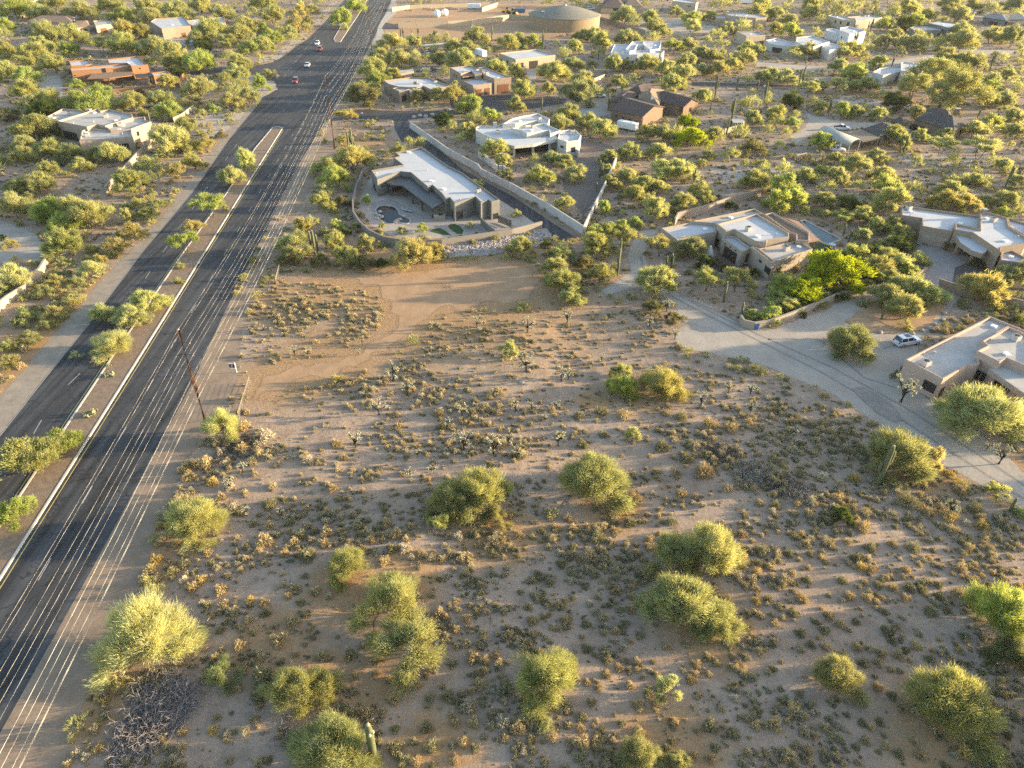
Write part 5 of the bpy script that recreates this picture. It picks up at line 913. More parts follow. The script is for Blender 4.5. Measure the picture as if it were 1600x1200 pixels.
T(A4, [(40, 90, 120, 80), (130, 130, 110, 80), (150, 195, 120, 100, 'pv.b'), (50, 180, 110, 80), (270, 80, 130, 90), (330, 130, 90, 50, 'pv.b'), (270, 25, 130, 60), (390, 15, 110, 50), (540, 45, 100, 50, 'pv.b'), (560, 10, 120, 40), (650, 40, 100, 60), (450, 75, 140, 40, 'pv.o'), (740, 155, 110, 90, 'ms.b'), (780, 80, 110, 60), (860, 150, 130, 80, 'ms.d'), (930, 130, 110, 60, 'ms.b'), (880, 50, 150, 70), (1010, 100, 120, 60), (1130, 40, 140, 70, 'pv.o'), (1190, 95, 140, 60), (1290, 40, 120, 60, 'pv.o'), (1400, 55, 110, 60), (1530, 35, 140, 70, 'pv.s'), (1560, 80, 90, 40), (1210, 190, 130, 70), (1200, 260, 190, 80, 'pv.o'), (1060, 270, 120, 60), (950, 215, 100, 70, 'pv.b'), (720, 260, 120, 90, 'pv.o'), (790, 220, 100, 80, 'pv.o'), (840, 270, 120, 80), (930, 270, 140, 90), (620, 290, 90, 80, 'pv.o'), (540, 310, 130, 90, 'ms.y'), (480, 330, 110, 70), (240, 315, 130, 80), (160, 330, 110, 60, 'pv.o'), (1400, 220, 140, 100), (1530, 230, 150, 130, 'pv.s'), (1120, 360, 160, 90, 'pv.o'), (1210, 380, 150, 100, 'pv.o'), (1300, 400, 120, 90, 'pv.o'), (1220, 440, 110, 60, 'pv.b'), (1400, 490, 110, 80), (1490, 470, 110, 80), (1540, 520, 90, 80), (440, 420, 130, 80), (540, 450, 150, 90, 'ms.b'), (690, 390, 120, 70, 'pv.b'), (620, 530, 140, 100), (440, 540, 130, 110, 'um.y'), (530, 540, 110, 80), (260, 560, 120, 110, 'um.y'), (320, 540, 110, 90), (110, 480, 130, 90), (20, 460, 100, 80), (60, 500, 90, 60), (260, 475, 80, 60), (720, 590, 90, 60, 'pv.o'), (810, 640, 160, 110, 'ms.d'), (1040, 470, 260, 170, 'eu.o', 'huge olive crown, upper left of the two spreading crowns'), (1200, 560, 300, 200, 'eu.o', 'huge olive crown, lower right of the two spreading crowns'), (920, 540, 200, 160, 'eu.o'), (1090, 600, 200, 120, 'eu.o'), (930, 700, 120, 70, 'pv.g'), (1400, 540, 110, 80, 'ms.b'), (1480, 620, 140, 90), (1400, 625, 130, 80, 'pv.o'), (1540, 730, 150, 110), (1410, 770, 140, 80, 'ms.b'), (1550, 820, 130, 80), (1300, 810, 150, 100), (1040, 780, 90, 70, 'ms.d'), (1100, 840, 120, 80, 'ms.s'), (950, 850, 110, 100), (770, 840, 160, 120, 'pv.y'), (840, 880, 110, 100, 'pv.o'), (1090, 920, 160, 100, 'um.y'), (1330, 935, 180, 100, 'um.y'), (1410, 1000, 120, 60), (1470, 1030, 120, 70), (1160, 1000, 100, 60), (340, 885, 150, 110, 'pv.b'), (160, 640, 140, 120, 'ms.d'), (50, 710, 130, 120), (160, 770, 110, 90, 'ms.b'), (120, 830, 80, 50), (470, 690, 110, 110, 'pv.b'), (550, 700, 100, 90, 'pv.o'), (690, 710, 120, 90), (600, 680, 90, 70), (330, 670, 100, 60, 'bu.o'), (430, 990, 110, 70), (560, 1030, 190, 100), (680, 980, 130, 90), (720, 1090, 150, 80), (240, 1100, 150, 100), (340, 1070, 110, 80), (440, 1100, 150, 90), (110, 1170, 220, 70, 'ms.b'), (740, 1160, 200, 80, 'ms.b'), (1300, 1130, 130, 60), (1550, 1130, 110, 90), (1150, 1180, 150, 50), (910, 1180, 130, 50), (560, 1160, 120, 60), (380, 1170, 120, 60), (1240, 1110, 80, 40)])
# extra trees in the gaps of the distant scrub
rr = random.Random(5)
def wpx(P): return [tuple(p) for p in P]
far = []
def blocked(x, y, r=0.5, margin=0):
    for P in EXCL:
        if min(p[0] for p in P)-r < x < max(p[0] for p in P)+r and min(p[1] for p in P)-r < y < max(p[1] for p in P)+r:
            if inpoly(x, y, P) or (r > 0 and float(pdist(np.float64(x), np.float64(y), P)) < r): return True
    return False
# ---- place
trees = []
for it in ITEMS:
    m = MPP(it['x'], it['y']+it['h']*0.3); Wm = it['w']*m*(0.97 if it['y'] > 450 else 1.0); dep = math.atan2(CH, math.hypot(*W(it['x'], it['y']).xy))
    Hm = (it['h']*m-Wm*math.sin(dep)*0.85)/max(0.35, math.cos(dep))
    Hm = min(max(Hm, (0.56 if it['y'] > 450 else 0.64)*Wm), 1.05*Wm)
    if it['st'] in ('um', 'eu'): Hm = max(Hm, 0.7*Wm)
    base = W(it['x'], it['y'], Hm*0.48)
    it.update(W=Wm, H=Hm, bx=base.x, by=base.y, size=it['w']*it['h']); trees.append(it)
# ---- labels that say which one
ORD = ['', 'second', 'third', 'fourth', 'fifth', 'sixth', 'seventh', 'eighth', 'ninth', 'tenth', 'eleventh', 'twelfth', 'thirteenth', 'fourteenth', 'fifteenth', 'sixteenth', 'seventeenth', 'eighteenth', 'nineteenth', 'twentieth']
MARKS = [('the grey house', 680, 290), ('the white house', 825, 215), ('the tan garage house', 750, 130), ('the tan flat house', 645, 140), ('the cream outbuilding', 822, 92), ('the bright adobe house', 995, 85), ('the brown gabled house', 1010, 165), ('the round water tank', 881, 30), ('the utility yard', 700, 45),
 ('the hip roofed house', 970, 12), ('the tan stepped house', 1140, 32), ('the long white house', 1265, 75), ('the cream house', 1335, 30), ('the grey modern house', 1460, 48), ('the slate roofed house', 1565, 30), ('the white angular house', 1400, 115), ('the dark hip house', 1480, 195), ('the barrel roofed shelter', 1310, 220), ('the beige house', 1155, 380),
 ('the tan right edge house', 1510, 370), ('the pink house', 1510, 560), ('the orange house', 180, 120), ('the sand angular house', 155, 205), ('the brown tile house', 90, 45), ('the brown flat house', 290, 48), ('the left road bend', 420, 105), ('the middle timber pole', 516, 180), ('the near timber pole', 303, 600),
 ('the curved left driveway', 30, 380), ('the straight white wall', 940, 300), ('the planting island', 1400, 485), ('the lone saguaro by the lane', 1384, 727), ('the round middle tree', 927, 748), ('the ragged tree group', 735, 790), ('the broad tree pair', 1090, 870), ('the big verge tree', 228, 985), ('the many lobed tree', 620, 970),
 ('the bottom centre tree', 855, 1065), ('the lower right palo verde', 1490, 1100), ('the olive lower right tree', 1308, 1058), ('the bright right edge tree', 1568, 955), ('the bare patch', 700, 450), ('the upper median trees', 370, 260), ('the gravel junction', 1230, 540), ('the bottom saguaro', 581, 1155), ('the round green lot tree', 972, 602), ('the real estate sign', 368, 575), ('the broken dead brush', 1180, 735)]
USED = {}
def autolabel(px, py, desc, group):
    best = min(MARKS, key=lambda k: (k[1]-px)**2+((k[2]-py)*1.4)**2); dx, dy = px-best[1], (py-best[2])*1.4
    rel = ('right of' if dx > 0 else 'left of') if abs(dx) > abs(dy) else ('in front of' if dy > 0 else 'beyond')
    k = (desc, rel, best[0], group); n = USED.setdefault(k, []); n.append((px, py)); return k
def resolve(pend):
    """pend: list of (obj, key, px, py); numbers same-key ones by distance from the landmark"""
    by = {}
    for o, k, px, py in pend: by.setdefault(k, []).append((o, px, py))
    for k, L in by.items():
        desc, rel, mk_, g = k; m_ = next(q for q in MARKS if q[0] == mk_)
        L.sort(key=lambda q: (q[1]-m_[1])**2+((q[2]-m_[2])*1.4)**2)
        for i, (o, px, py) in enumerate(L):
            o['label'] = f"{desc} {rel} {mk_}"+('' if len(L) == 1 else (', nearest it' if i == 0 else f", {ORD[i] if i < 20 else 'twentieth'} nearest it"))
            if i >= 19: o['label'] = f"{desc} {rel} {mk_}, among the farthest"
PEND = []
def put_tree(it, individual=True):
    st = it['st']; name, kn, cat = KIND[st]; col, cn = COL[it['c']]; rg_ = random.Random(int(it['x']*7+it['y']*131)); cm, tm = rg_.choice(VAR[{'pv': 'ph', 'lc': 'lh'}.get(st, st) if it['w'] > 45 and it['y'] > 520 else st])
    k = it['H']/CROWNH[st]
    zz = float(relief(it['bx'], it['by']))
    sxy = it['W']
    e = empty(name, (it['bx'], it['by'], zz), rg_.uniform(0, 6.28), it['label'], cat, None, (sxy, sxy, k))
    if not it['label']: PEND.append((e, autolabel(it['x'], it['y'], f"{cn} {kn}", name), it['x'], it['y'])); e['group'] = {'tree': 'desert trees around the houses', 'bush': 'desert bushes of the neighbourhood'}[cat]
    jb = rg_.uniform(0.88, 1.12); j = [jb*rg_.uniform(0.96, 1.04), jb, jb*rg_.uniform(0.9, 1.1)]
    for nm, me_ in (('crown', cm), ('trunk', tm)):
        o = bpy.data.objects.new(nm, me_); C.objects.link(o); o.parent = e
        if nm == 'crown': o.color = (col[0]*j[0], col[1]*j[1], col[2]*j[2], 1)
    return e
trees.sort(key=lambda q: -q['size']); cnt = {}
stuff_trees = []
for it in trees:
    nm = KIND[it['st']][0]; cnt[nm] = cnt.get(nm, 0)+1
    if cnt[nm] > 299: stuff_trees.append(it)
    else: put_tree(it)
print('TREES', cnt)
TB = [(it['bx'], it['by'], it['W']/2) for it in trees]
# ---- the remaining desert trees beyond as one mass
def small_variant(st, i, n=420):
    me_ = VAR[st][i][0]; co = np.zeros(len(me_.vertices)*3, np.float32); me_.vertices.foreach_get('co', co); V = co.reshape(-1, 3, 3)
    rg = np.random.default_rng(i+77); k = rg.choice(len(V), n, replace=False); V = V[k]; c_ = V.mean(1, keepdims=True)
    return c_+(V-c_)*2.6
SV = [small_variant('pv', 0), small_variant('pv', 1), small_variant('pv', 3), small_variant('lc', 0), small_variant('ms', 0)]
acc = []; accv = []; rg = np.random.default_rng(9)
def add_small(x, y, Wd, H, v=None):
    s = SV[rg.integers(len(SV))]; a = rg.uniform(0, 6.28); ca, sa = math.cos(a), math.sin(a); q = s.copy()*np.array([Wd, Wd, H/0.78]); q = np.stack([q[..., 0]*ca-q[..., 1]*sa+x, q[..., 0]*sa+q[..., 1]*ca+y, q[..., 2]], -1)
    acc.append(q); accv.append(np.clip(rg.uniform(0, 1)*0.6+rg.uniform(0, 1, len(s))*0.4, 0, 1))
for it in stuff_trees: add_small(it['bx'], it['by'], it['W'], it['H'])
gridc = {}
for x, y, r in TB: gridc.setdefault((int(x//12), int(y//12)), []).append((x, y, r))
def near_tree(x, y, r, f_=1.0):
    i, j = int(x//12), int(y//12)
    for a in (i-1, i, i+1):
        for b_ in (j-1, j, j+1):
            for q in gridc.get((a, b_), ()):
                if math.hypot(q[0]-x, q[1]-y) < (q[2]+r)*f_: return True
    return False
n_f = 0
lotpx = [(x, y) for x, y in LOT]+[]
for _ in range(5600):
    y = 150+rg.random()**0.8*760; x = rg.uniform(-1, 1)*(y*0.72+60)
    px, py = PJ(x, y)
    if py > 330 or inpoly(x, y, LOT): continue
    if 460 < px < 640 and py > 60: continue
    Wd = rg.uniform(2.8, 6.2)
    if py > 0 and (vnoise(x/25, y/25, 8) < 0.25 or rg.random() < 0.55): continue
    if near_tree(x, y, Wd/2, 0.8) or blocked(x, y, 4.0 if py > 0 else 0.5): continue
    gridc.setdefault((int(x//12), int(y//12)), []).append((x, y, Wd/2)); add_small(x, y, Wd, Wd*rg.uniform(0.65, 0.95)); n_f += 1
# trees standing just outside the picture on the sunny side, whose shade falls into it
for x, y, Wd in [(47, 17, 7), (52, 33, 7), (56, 38, 8), (58, 20, 8), (52, 12, 8), (62, 36, 8), (50, 24, 7), (58, 28, 6), (66, 22, 7), (72, 30, 9), (66, 40, 8), (80, 40, 8), (84, 66, 7), (96, 84, 7), (104, 74, 8), (112, 92, 7), (120, 104, 8), (-58, 22, 5), (30, 20, 7), (20, 23, 5)]:
    add_small(x, y, Wd, Wd*0.8)
V = np.concatenate(acc); o = bpy.data.objects.new('distant_trees', tri_mesh('distant_trees', V, np.concatenate(accv), [L_leaf])); C.objects.link(o); o['kind'] = 'stuff'; o.color = (0.37, 0.385, 0.185, 1)
o['label'] = 'yellow green desert trees filling the scrub beyond the houses'
print('FAR', n_f, len(V))
# ---------------------------------------------------------------- low shrubs
def shrub(seed, style=0):
    rg = np.random.default_rng(seed); n = [640, 480, 420][style]
    d = nrm(rg.normal(size=(n, 3))*np.array([1, 1, 0.75])+np.array([0, 0, 0.25])); d[:, 2] = np.abs(d[:, 2])+0.03; d = nrm(d)
    rad = 0.5*(0.72+0.28*rg.uniform(0, 1, n))*(1+0.22*np.sin(3*np.arctan2(d[:, 1], d[:, 0])+seed)); rad *= np.array([1, 1, 1])[style]
    tip = d*rad[:, None]*np.array([1, 1, 0.95 if style != 2 else 1.25]); ln = rg.uniform(0.10, 0.22, n) if style != 2 else rg.uniform(0.2, 0.4, n)
    dj = nrm(d+rg.normal(size=d.shape)*0.45); base = tip-dj*ln[:, None]; base[:, 2] = np.maximum(base[:, 2], -0.02)
    V = blades(rg, base, dj, ln, rg.uniform(0.022, 0.05, n) if style != 2 else rg.uniform(0.02, 0.035, n))
    m2 = 60; d2 = nrm(rg.normal(size=(m2, 3))+np.array([0, 0, 1.0])); d2[:, 2] = np.abs(d2[:, 2]); V2 = blades(rg, np.zeros((m2, 3))+rg.normal(size=(m2, 3))*0.02, d2, rg.uniform(0.3, 0.48, m2), np.full(m2, 0.03))
    v = np.concatenate([rg.uniform(0.25, 1, n)*0.6+0.4*np.clip(tip[:, 2]*2, 0, 1), rg.uniform(0, 0.3, m2)])  # tone rises with height: sunlit tops are put into the twig colour
    return np.concatenate([V, V2]), v
SH = []
for i, stl in enumerate((0, 0, 1, 1, 2, 0)):
    V_, v_ = shrub(100+i, stl); SH.append((V_, v_))
SCOL = dict(t=((0.44, 0.345, 0.19), 'small tan'), o=((0.27, 0.25, 0.14), 'olive brown'), g=((0.50, 0.38, 0.15), 'golden'), w=((0.52, 0.46, 0.35), 'bleached pale'))
SHM = {}
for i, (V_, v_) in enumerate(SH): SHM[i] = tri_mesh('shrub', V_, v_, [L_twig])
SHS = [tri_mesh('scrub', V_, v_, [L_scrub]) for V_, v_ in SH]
B = {}
SHR = [((400, 900), [(370,95,90),(200,130,70),(50,170,90),(190,185,60),(280,165,70),(340,245,50),(60,230,90),(230,280,110),(140,400,140),(410,490,110),(250,480,60),(130,510,60),(590,480,110),(510,430,60),(530,330,60),(610,620,80),(750,510,100),(750,600,80),(830,640,70),(40,620,180),(570,780,60),(680,850,130),(1150,230,110),(1190,260,70),(1320,270,90),(1410,310,60),(1560,325,50),(1250,335,70),(1320,430,80),(1360,510,120),(1430,530,90),(1230,550,80),(1500,500,80),(1380,610,90),(1070,620,60),(1010,680,80),(1090,760,80),(1200,750,120),(1260,790,80),(1350,790,70),(1420,800,70),(1490,770,60),(1560,700,140),(1360,910,100),(1470,870,80),(1250,910,90),(1070,940,110),(860,760,110),(870,950,80),(990,1030,70),(870,1070,140),(1090,1060,120),(1290,1030,100),(1370,1070,80),(1490,1040,60),(920,1140,130),(1000,1150,100),(1240,1150,80),(1100,1180,70),(1440,230,70),(1580,180,60)]),
 ((800, 900), [(240,25,80),(650,85,90),(410,90,60),(530,110,60),(300,185,90),(100,190,80),(430,210,60),(740,200,90),(130,280,100),(200,250,70),(340,270,110),(570,250,90),(710,290,80),(465,300,80),(290,330,60),(650,340,80),(800,365,80),(30,355,70),(130,370,80),(265,390,50),(430,380,60),(610,390,60),(690,445,80,'w'),(970,430,80),(990,480,60),(470,450,90),(640,490,70),(590,530,80),(670,570,80),(800,490,60),(1150,550,90),(1140,470,60),(1210,400,90),(1280,545,70),(590,615,80),(800,610,60),(850,625,50),(500,610,50),(740,680,80),(690,720,50),(1120,650,90),(1500,640,80),(1280,660,60),(470,670,70),(540,700,70),(630,790,60),(500,790,80),(1390,770,70,'w'),(1500,780,60),(790,800,110),(850,730,80),(440,880,90),(625,910,60),(685,920,70),(430,950,80),(800,970,100),(560,960,70),(995,930,60),(1000,1030,70),(920,1010,50),(1240,940,130),(1380,990,110),(1270,1075,80),(1165,860,50),(1350,850,60),(1520,940,90),(1470,1110,80),(1140,1120,70),(1240,1140,90),(440,1040,140),(530,1080,90),(120,1020,100),(250,1010,100),(430,1130,120),(1530,165,90,'g'),(1480,240,70),(1540,380,60),(1550,470,80),(1580,350,60),(1165,1080,60)]),
 ((1200, 900), [(240,30,80),(20,70,70),(120,100,60),(210,145,100),(460,40,80),(600,50,70),(690,65,80),(510,130,90),(620,140,90),(780,80,90),(860,140,80),(880,80,90),(960,95,80),(1060,60,80),(1070,130,90),(1190,110,100),(60,200,80),(150,235,90),(40,300,80),(260,250,60),(380,250,90),(450,300,80),(200,360,90),(550,285,70),(350,340,90),(270,430,80),(150,455,60),(50,465,60),(10,370,50),(360,440,80),(445,370,60),(560,440,80),(750,340,110),(780,400,80),(930,430,90),(940,330,50),(1020,220,110),(1120,215,70),(650,390,60),(710,480,90),(480,490,80),(820,490,100),(600,540,90),(690,535,80),(100,550,60),(30,585,70),(90,640,50),(1020,510,90),(1150,500,70),(1230,370,100),(1210,450,80),(200,710,60),(690,690,90),(780,740,80),(80,780,60),(165,815,50),(325,800,50),(120,850,50),(310,860,60),(380,900,70),(740,865,60),(840,820,80),(700,910,80),(590,920,80),(510,900,50),(40,930,130),(350,950,80),(240,970,60),(20,1010,60),(450,1030,80),(610,1030,90),(740,1060,80),(415,1090,70),(550,1070,70),(250,1090,90),(110,1100,60),(820,1110,90),(960,1110,100),(1480,740,80),(1340,590,80),(1560,700,80),(920,1030,70),(1500,990,80),(1450,920,90),(1240,1100,130,'g'),(1120,1180,90),(1350,1070,80,'g')]),
 ((400, 600), [(40,800,60),(80,740,120),(180,715,70),(245,765,70),(340,690,60),(400,725,50),(280,940,100),(240,980,90),(440,925,100),(180,1060,90),(320,1070,140),(420,990,90),(550,940,70),(660,900,90),(690,820,60),(720,975,80),(630,980,50),(740,1050,60),(880,940,110),(970,760,70),(960,690,70),(930,1030,110,'w'),(850,1030,100),(800,1110,90),(945,1145,50),(1265,950,90,'w'),(1390,1000,80),(1480,1050,90),(1540,970,80),(50,980,140),(160,900,60),(80,870,90),(330,490,100,'w'),(480,650,80),(550,460,80),(830,550,60),(60,660,50),(60,320,130,'w'),(170,275,70,'w'),(250,290,50,'w'),(500,370,100),(510,250,60),(650,225,60),(770,240,70),(890,250,80),(1000,265,60),(1160,250,90),(1040,215,70),(890,410,70),(1110,420,60),(1340,465,70),(1210,70,70),(1140,170,100)]),
 ((800, 600), [(70,650,60),(240,690,70),(190,580,70),(95,705,50),(240,805,130),(80,810,60),(125,865,60),(50,890,60),(190,910,90),(50,945,80),(215,945,70),(275,895,100),(380,900,90),(350,830,80),(410,840,60),(520,870,50),(540,950,130),(590,1000,50),(480,915,80),(380,1010,80),(180,1020,70),(250,1010,60),(650,910,90),(740,850,100),(835,890,50),(800,930,70),(860,960,80),(890,965,60),(870,790,70),(825,830,50),(770,700,110),(740,735,50),(830,745,50),(1060,675,100),(975,635,70,'g'),(1130,625,60),(1030,550,80),(800,530,60),(1250,650,70),(1350,650,80),(1430,670,70),(1000,850,90),(680,975,50),(740,970,50),(670,1130,80),(490,1060,140),(310,1110,90),(380,1170,90),(1550,820,70),(1480,880,70),(1440,930,80),(1560,1040,120),(1550,1130,90),(1090,460,110),(1200,540,150),(1220,440,90),(940,390,120),(440,370,100),(700,190,120),(560,165,110),(1060,195,110),(1240,245,120),(1370,270,120),(1480,230,80),(180,460,60,'g')]),
 ((1200, 600), [(160,230,80),(270,250,80),(350,240,90),(360,140,60),(550,220,50),(400,290,80),(350,570,80,'w'),(200,590,60,'g'),(160,765,50,'g'),(50,750,90),(170,955,80),(440,710,100),(530,770,80),(610,800,60),(590,890,130),(720,930,60),(360,960,70),(500,990,80),(420,1000,70),(290,1010,70,'g'),(220,1040,70),(130,1060,80),(560,1090,110),(640,1020,100),(910,1020,120),(780,1000,80),(1000,1090,80),(1080,1070,70),(580,1150,90,'g'),(640,1160,80),(850,630,90),(790,620,60),(1140,560,80,'g'),(1210,660,120),(1300,770,130),(1010,790,120),(1140,810,140,'g'),(880,720,180),(1240,860,80,'w'),(1340,870,110,'g'),(1360,990,80),(1010,670,50),(640,600,60,'g'),(540,580,90,'g'),(1540,890,90),(1450,960,80),(860,1170,80),(1470,1160,60),(1530,1010,60),(540,665,70)]),
 ((0, 600), [(1180,450,70,'w'),(1215,500,90),(1180,570,110),(1330,610,90,'g'),(1360,530,50),(1430,570,60,'w'),(1430,640,80,'w'),(1380,700,80),(1430,750,70),(1510,660,60),(1510,795,80),(1380,420,90,'w'),(1510,400,110),(1000,880,90,'g'),(990,990,80),(930,1160,100),(970,1090,100,'g'),(1150,1120,100),(1190,1170,60),(1300,1060,80),(1320,1120,80),(1410,1130,60),(1500,1150,60),(1480,1090,70),(1090,1040,60),(1420,830,60),(1580,860,80)]),
 ((0, 900), [(1060,20,70,'w'),(1150,25,80,'w'),(1260,25,90,'g'),(1200,70,110),(1380,90,110),(1300,190,80),(1400,185,90),(1565,155,80,'g'),(1200,190,60),(1560,280,90),(1410,350,70),(1280,310,70),(1310,350,50),(1450,430,70),(1500,440,100),(1550,500,60),(1520,590,80),(1590,560,60),(1490,700,80),(650,780,90,'g'),(915,750,60,'w'),(500,1010,60),(620,1070,100,'g'),(940,970,90,'g'),(1010,1010,80,'g'),(1140,970,80),(1070,890,70),(1330,960,90,'g'),(1130,1070,90),(1200,1100,60),(1310,1120,60),(420,1170,80),(1400,1110,60),(1500,1090,60),(1550,830,60)])]
shr = []
rr = random.Random(3)
for off_, rows in SHR:
    for r in rows:
        px, py = off_[0]+r[0]/4, off_[1]+r[1]/4; shr.append((px, py, r[2]/4, r[3] if len(r) > 3 else rr.choice('ttoot')))
shr.sort(key=lambda q: -q[2]*MPP(q[0], q[1])*0-q[2]); SB = []
for k, (px, py, wpx_, c_) in enumerate(shr[:300]):
    m = MPP(px, py); Wd = wpx_*m*0.9; H = Wd*rr.uniform(0.5, 0.7); p = W(px, py, H*0.4); i = rr.choice((0, 1, 2, 3, 5)) if c_ != 'w' else 5
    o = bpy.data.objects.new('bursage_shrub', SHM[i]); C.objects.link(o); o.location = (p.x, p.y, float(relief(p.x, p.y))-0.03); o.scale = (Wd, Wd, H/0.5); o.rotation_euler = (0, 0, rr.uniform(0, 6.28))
    col, cn = SCOL[c_]; jb = rr.uniform(0.8, 1.15); o.color = (*[v*jb for v in col], 1); o['category'] = 'shrub'; o['group'] = 'low shrubs on the open desert lot'
    PEND.append((o, autolabel(px, py, cn+' shrub', 'shrub'), px, py)); SB.append((p.x, p.y, Wd/2))
for px, py, wpx_, c_ in shr[300:]: pass
# the countless rest of the scrub: one geometry-nodes scatter
pts, scl, rot, idx = [], [], [], []
rg = np.random.default_rng(21)
N = 200000
ys_ = 22+(rg.random(N)**1.25)*560; xs_ = rg.uniform(-1, 1, N)*(ys_*0.78+34)
d1 = vnoise(xs_/9, ys_/6, 31); d2 = vnoise(xs_/2.6+0.3*ys_, ys_/1.7, 32); d3 = vnoise(xs_/3.4, ys_/3.0, 36)
dens = np.clip((d1-0.22)*1.0, 0.03, 1)*np.clip((d2-0.36)*3.4, 0.02, 1)*1.25+np.clip(d3-0.62, 0, 1)*2.2*(d1 > 0.3)
lot2 = inpoly(xs_, ys_, LOT2); lot = inpoly(xs_, ys_, LOT) | lot2; thick = np.zeros(N)
for px_, py_, r_ in [(1110, 698, 5), (1150, 715, 5), (1190, 745, 6), (1240, 775, 6), (1280, 800, 5), (1065, 690, 4), (400, 715, 5), (370, 690, 4), (560, 610, 5), (760, 640, 5), (745, 700, 6), (1180, 650, 6), (1260, 680, 6), (1330, 700, 5), (500, 820, 5), (600, 830, 5), (700, 880, 5), (660, 610, 5), (930, 880, 5), (1000, 870, 4), (290, 730, 4), (270, 800, 4), (230, 880, 4), (500, 480, 6), (590, 500, 6), (450, 500, 6), (1150, 890, 6), (1420, 790, 6), (1500, 830, 6)]:
    q_ = W(px_, py_); thick = np.maximum(thick, np.exp(-((xs_-q_.x)**2+((ys_-q_.y)*1.3)**2)/(r_*r_)))
dens = dens+0.35*thick+0.12*lot2
west = xs_ < np.interp(ys_, [30, 85, 164, 360, 500], [-58, -68, -78, -100, -115])
keep = rg.random(N) < np.where(lot, dens*2.0+0.05, dens*1.1+0.06)*np.clip(260/np.maximum(ys_, 1), 0.22, 1)
bad = np.zeros(N, bool)
for P in EXCL: bad |= inpoly(xs_, ys_, P)
for x, y, r in TB: bad |= (np.abs(xs_-x) < r*0.5) & (np.abs(ys_-y) < r*0.5)
for x, y, r in SB: bad |= (np.abs(xs_-x) < r) & (np.abs(ys_-y) < r)
keep &= ~bad; xs_, ys_, lot, west, thick = xs_[keep], ys_[keep], lot[keep], west[keep], thick[keep]; n = len(xs_)
zs_ = relief(xs_, ys_)-0.03
s_ = (0.18+0.80*rg.random(n)**2.0)*1.1*np.where(lot, 1.0, 1.15)*(1+0.5*thick); big = rg.random(n) < np.where(lot, 0.03, 0.12); s_ = np.where(big, s_*1.7, s_)
sc3 = np.stack([s_, s_, s_*rg.uniform(1.05, 1.5, n)], 1); rz = np.stack([np.zeros(n), np.zeros(n), rg.uniform(0, 6.28, n)], 1)
me = bpy.data.meshes.new('desert_scrub'); me.vertices.add(n); me.vertices.foreach_set('co', np.stack([xs_, ys_, zs_], 1).astype(np.float32).ravel()); me.update()
a = me.attributes.new('scl', 'FLOAT_VECTOR', 'POINT'); a.data.foreach_set('vector', sc3.astype(np.float32).ravel())
a = me.attributes.new('rotz', 'FLOAT_VECTOR', 'POINT'); a.data.foreach_set('vector', rz.astype(np.float32).ravel())
a = me.attributes.new('pick', 'INT', 'POINT'); a.data.foreach_set('value', rg.integers(0, 6, n).astype(np.int32))
print('SCRUB', n)
scrub = bpy.data.objects.new('desert_scrub', me); C.objects.link(scrub); scrub['kind'] = 'stuff'; scrub['label'] = 'countless small tan and olive shrubs covering the desert floor'
srcs = []      # six small shrubs that really stand in the lot lend their meshes to the scatter
for k, (px, py) in enumerate([(700, 900), (930, 880), (1240, 820), (760, 650), (1150, 700), (560, 800)]):
    p = W(px, py); o = bpy.data.objects.new('bur_shrub', SHS[k]); C.objects.link(o); o.location = (p.x, p.y, float(relief(p.x, p.y))-0.03); o['category'] = 'shrub'; o.scale = (0.9, 0.9, 1.1); o['group'] = 'low shrubs on the open desert lot'
    PEND.append((o, autolabel(px, py, 'rounded bur shrub', 'shrub'), px, py)); srcs.append(o)
ng = bpy.data.node_groups.new('scatter', 'GeometryNodeTree'); ng.interface.new_socket('Geometry', in_out='INPUT', socket_type='NodeSocketGeometry'); ng.interface.new_socket('Geometry', in_out='OUTPUT', socket_type='NodeSocketGeometry')
gi = ng.nodes.new('NodeGroupInput'); go = ng.nodes.new('NodeGroupOutput'); iop = ng.nodes.new('GeometryNodeInstanceOnPoints'); g2i = ng.nodes.new('GeometryNodeGeometryToInstance')
for o in reversed(srcs):
    oi = ng.nodes.new('GeometryNodeObjectInfo'); oi.inputs['Object'].default_value = o; oi.inputs['As Instance'].default_value = False; oi.transform_space = 'ORIGINAL'
    gg = ng.nodes.new('GeometryNodeGeometryToInstance'); ng.links.new(oi.outputs['Geometry'], gg.inputs[0]); 
    if o is srcs[-1]: jn = ng.nodes.new('GeometryNodeJoinGeometry')
    ng.links.new(gg.outputs[0], jn.inputs[0])
ng.nodes.remove(g2i)
def attr(nm, ty):
    n_ = ng.nodes.new('GeometryNodeInputNamedAttribute'); n_.data_type = ty; n_.inputs[0].default_value = nm; return next(o for o in n_.outputs if o.enabled and o.name == 'Attribute')
ng.links.new(gi.outputs[0], iop.inputs['Points']); ng.links.new(jn.outputs[0], iop.inputs['Instance']); iop.inputs['Pick Instance'].default_value = True
ng.links.new(attr('pick', 'INT'), iop.inputs['Instance Index']); ng.links.new(attr('rotz', 'FLOAT_VECTOR'), iop.inputs['Rotation']); ng.links.new(attr('scl', 'FLOAT_VECTOR'), iop.inputs['Scale'])
ng.links.new(iop.outputs[0], go.inputs[0]); md = scrub.modifiers.new('scatter', 'NODES'); md.node_group = ng

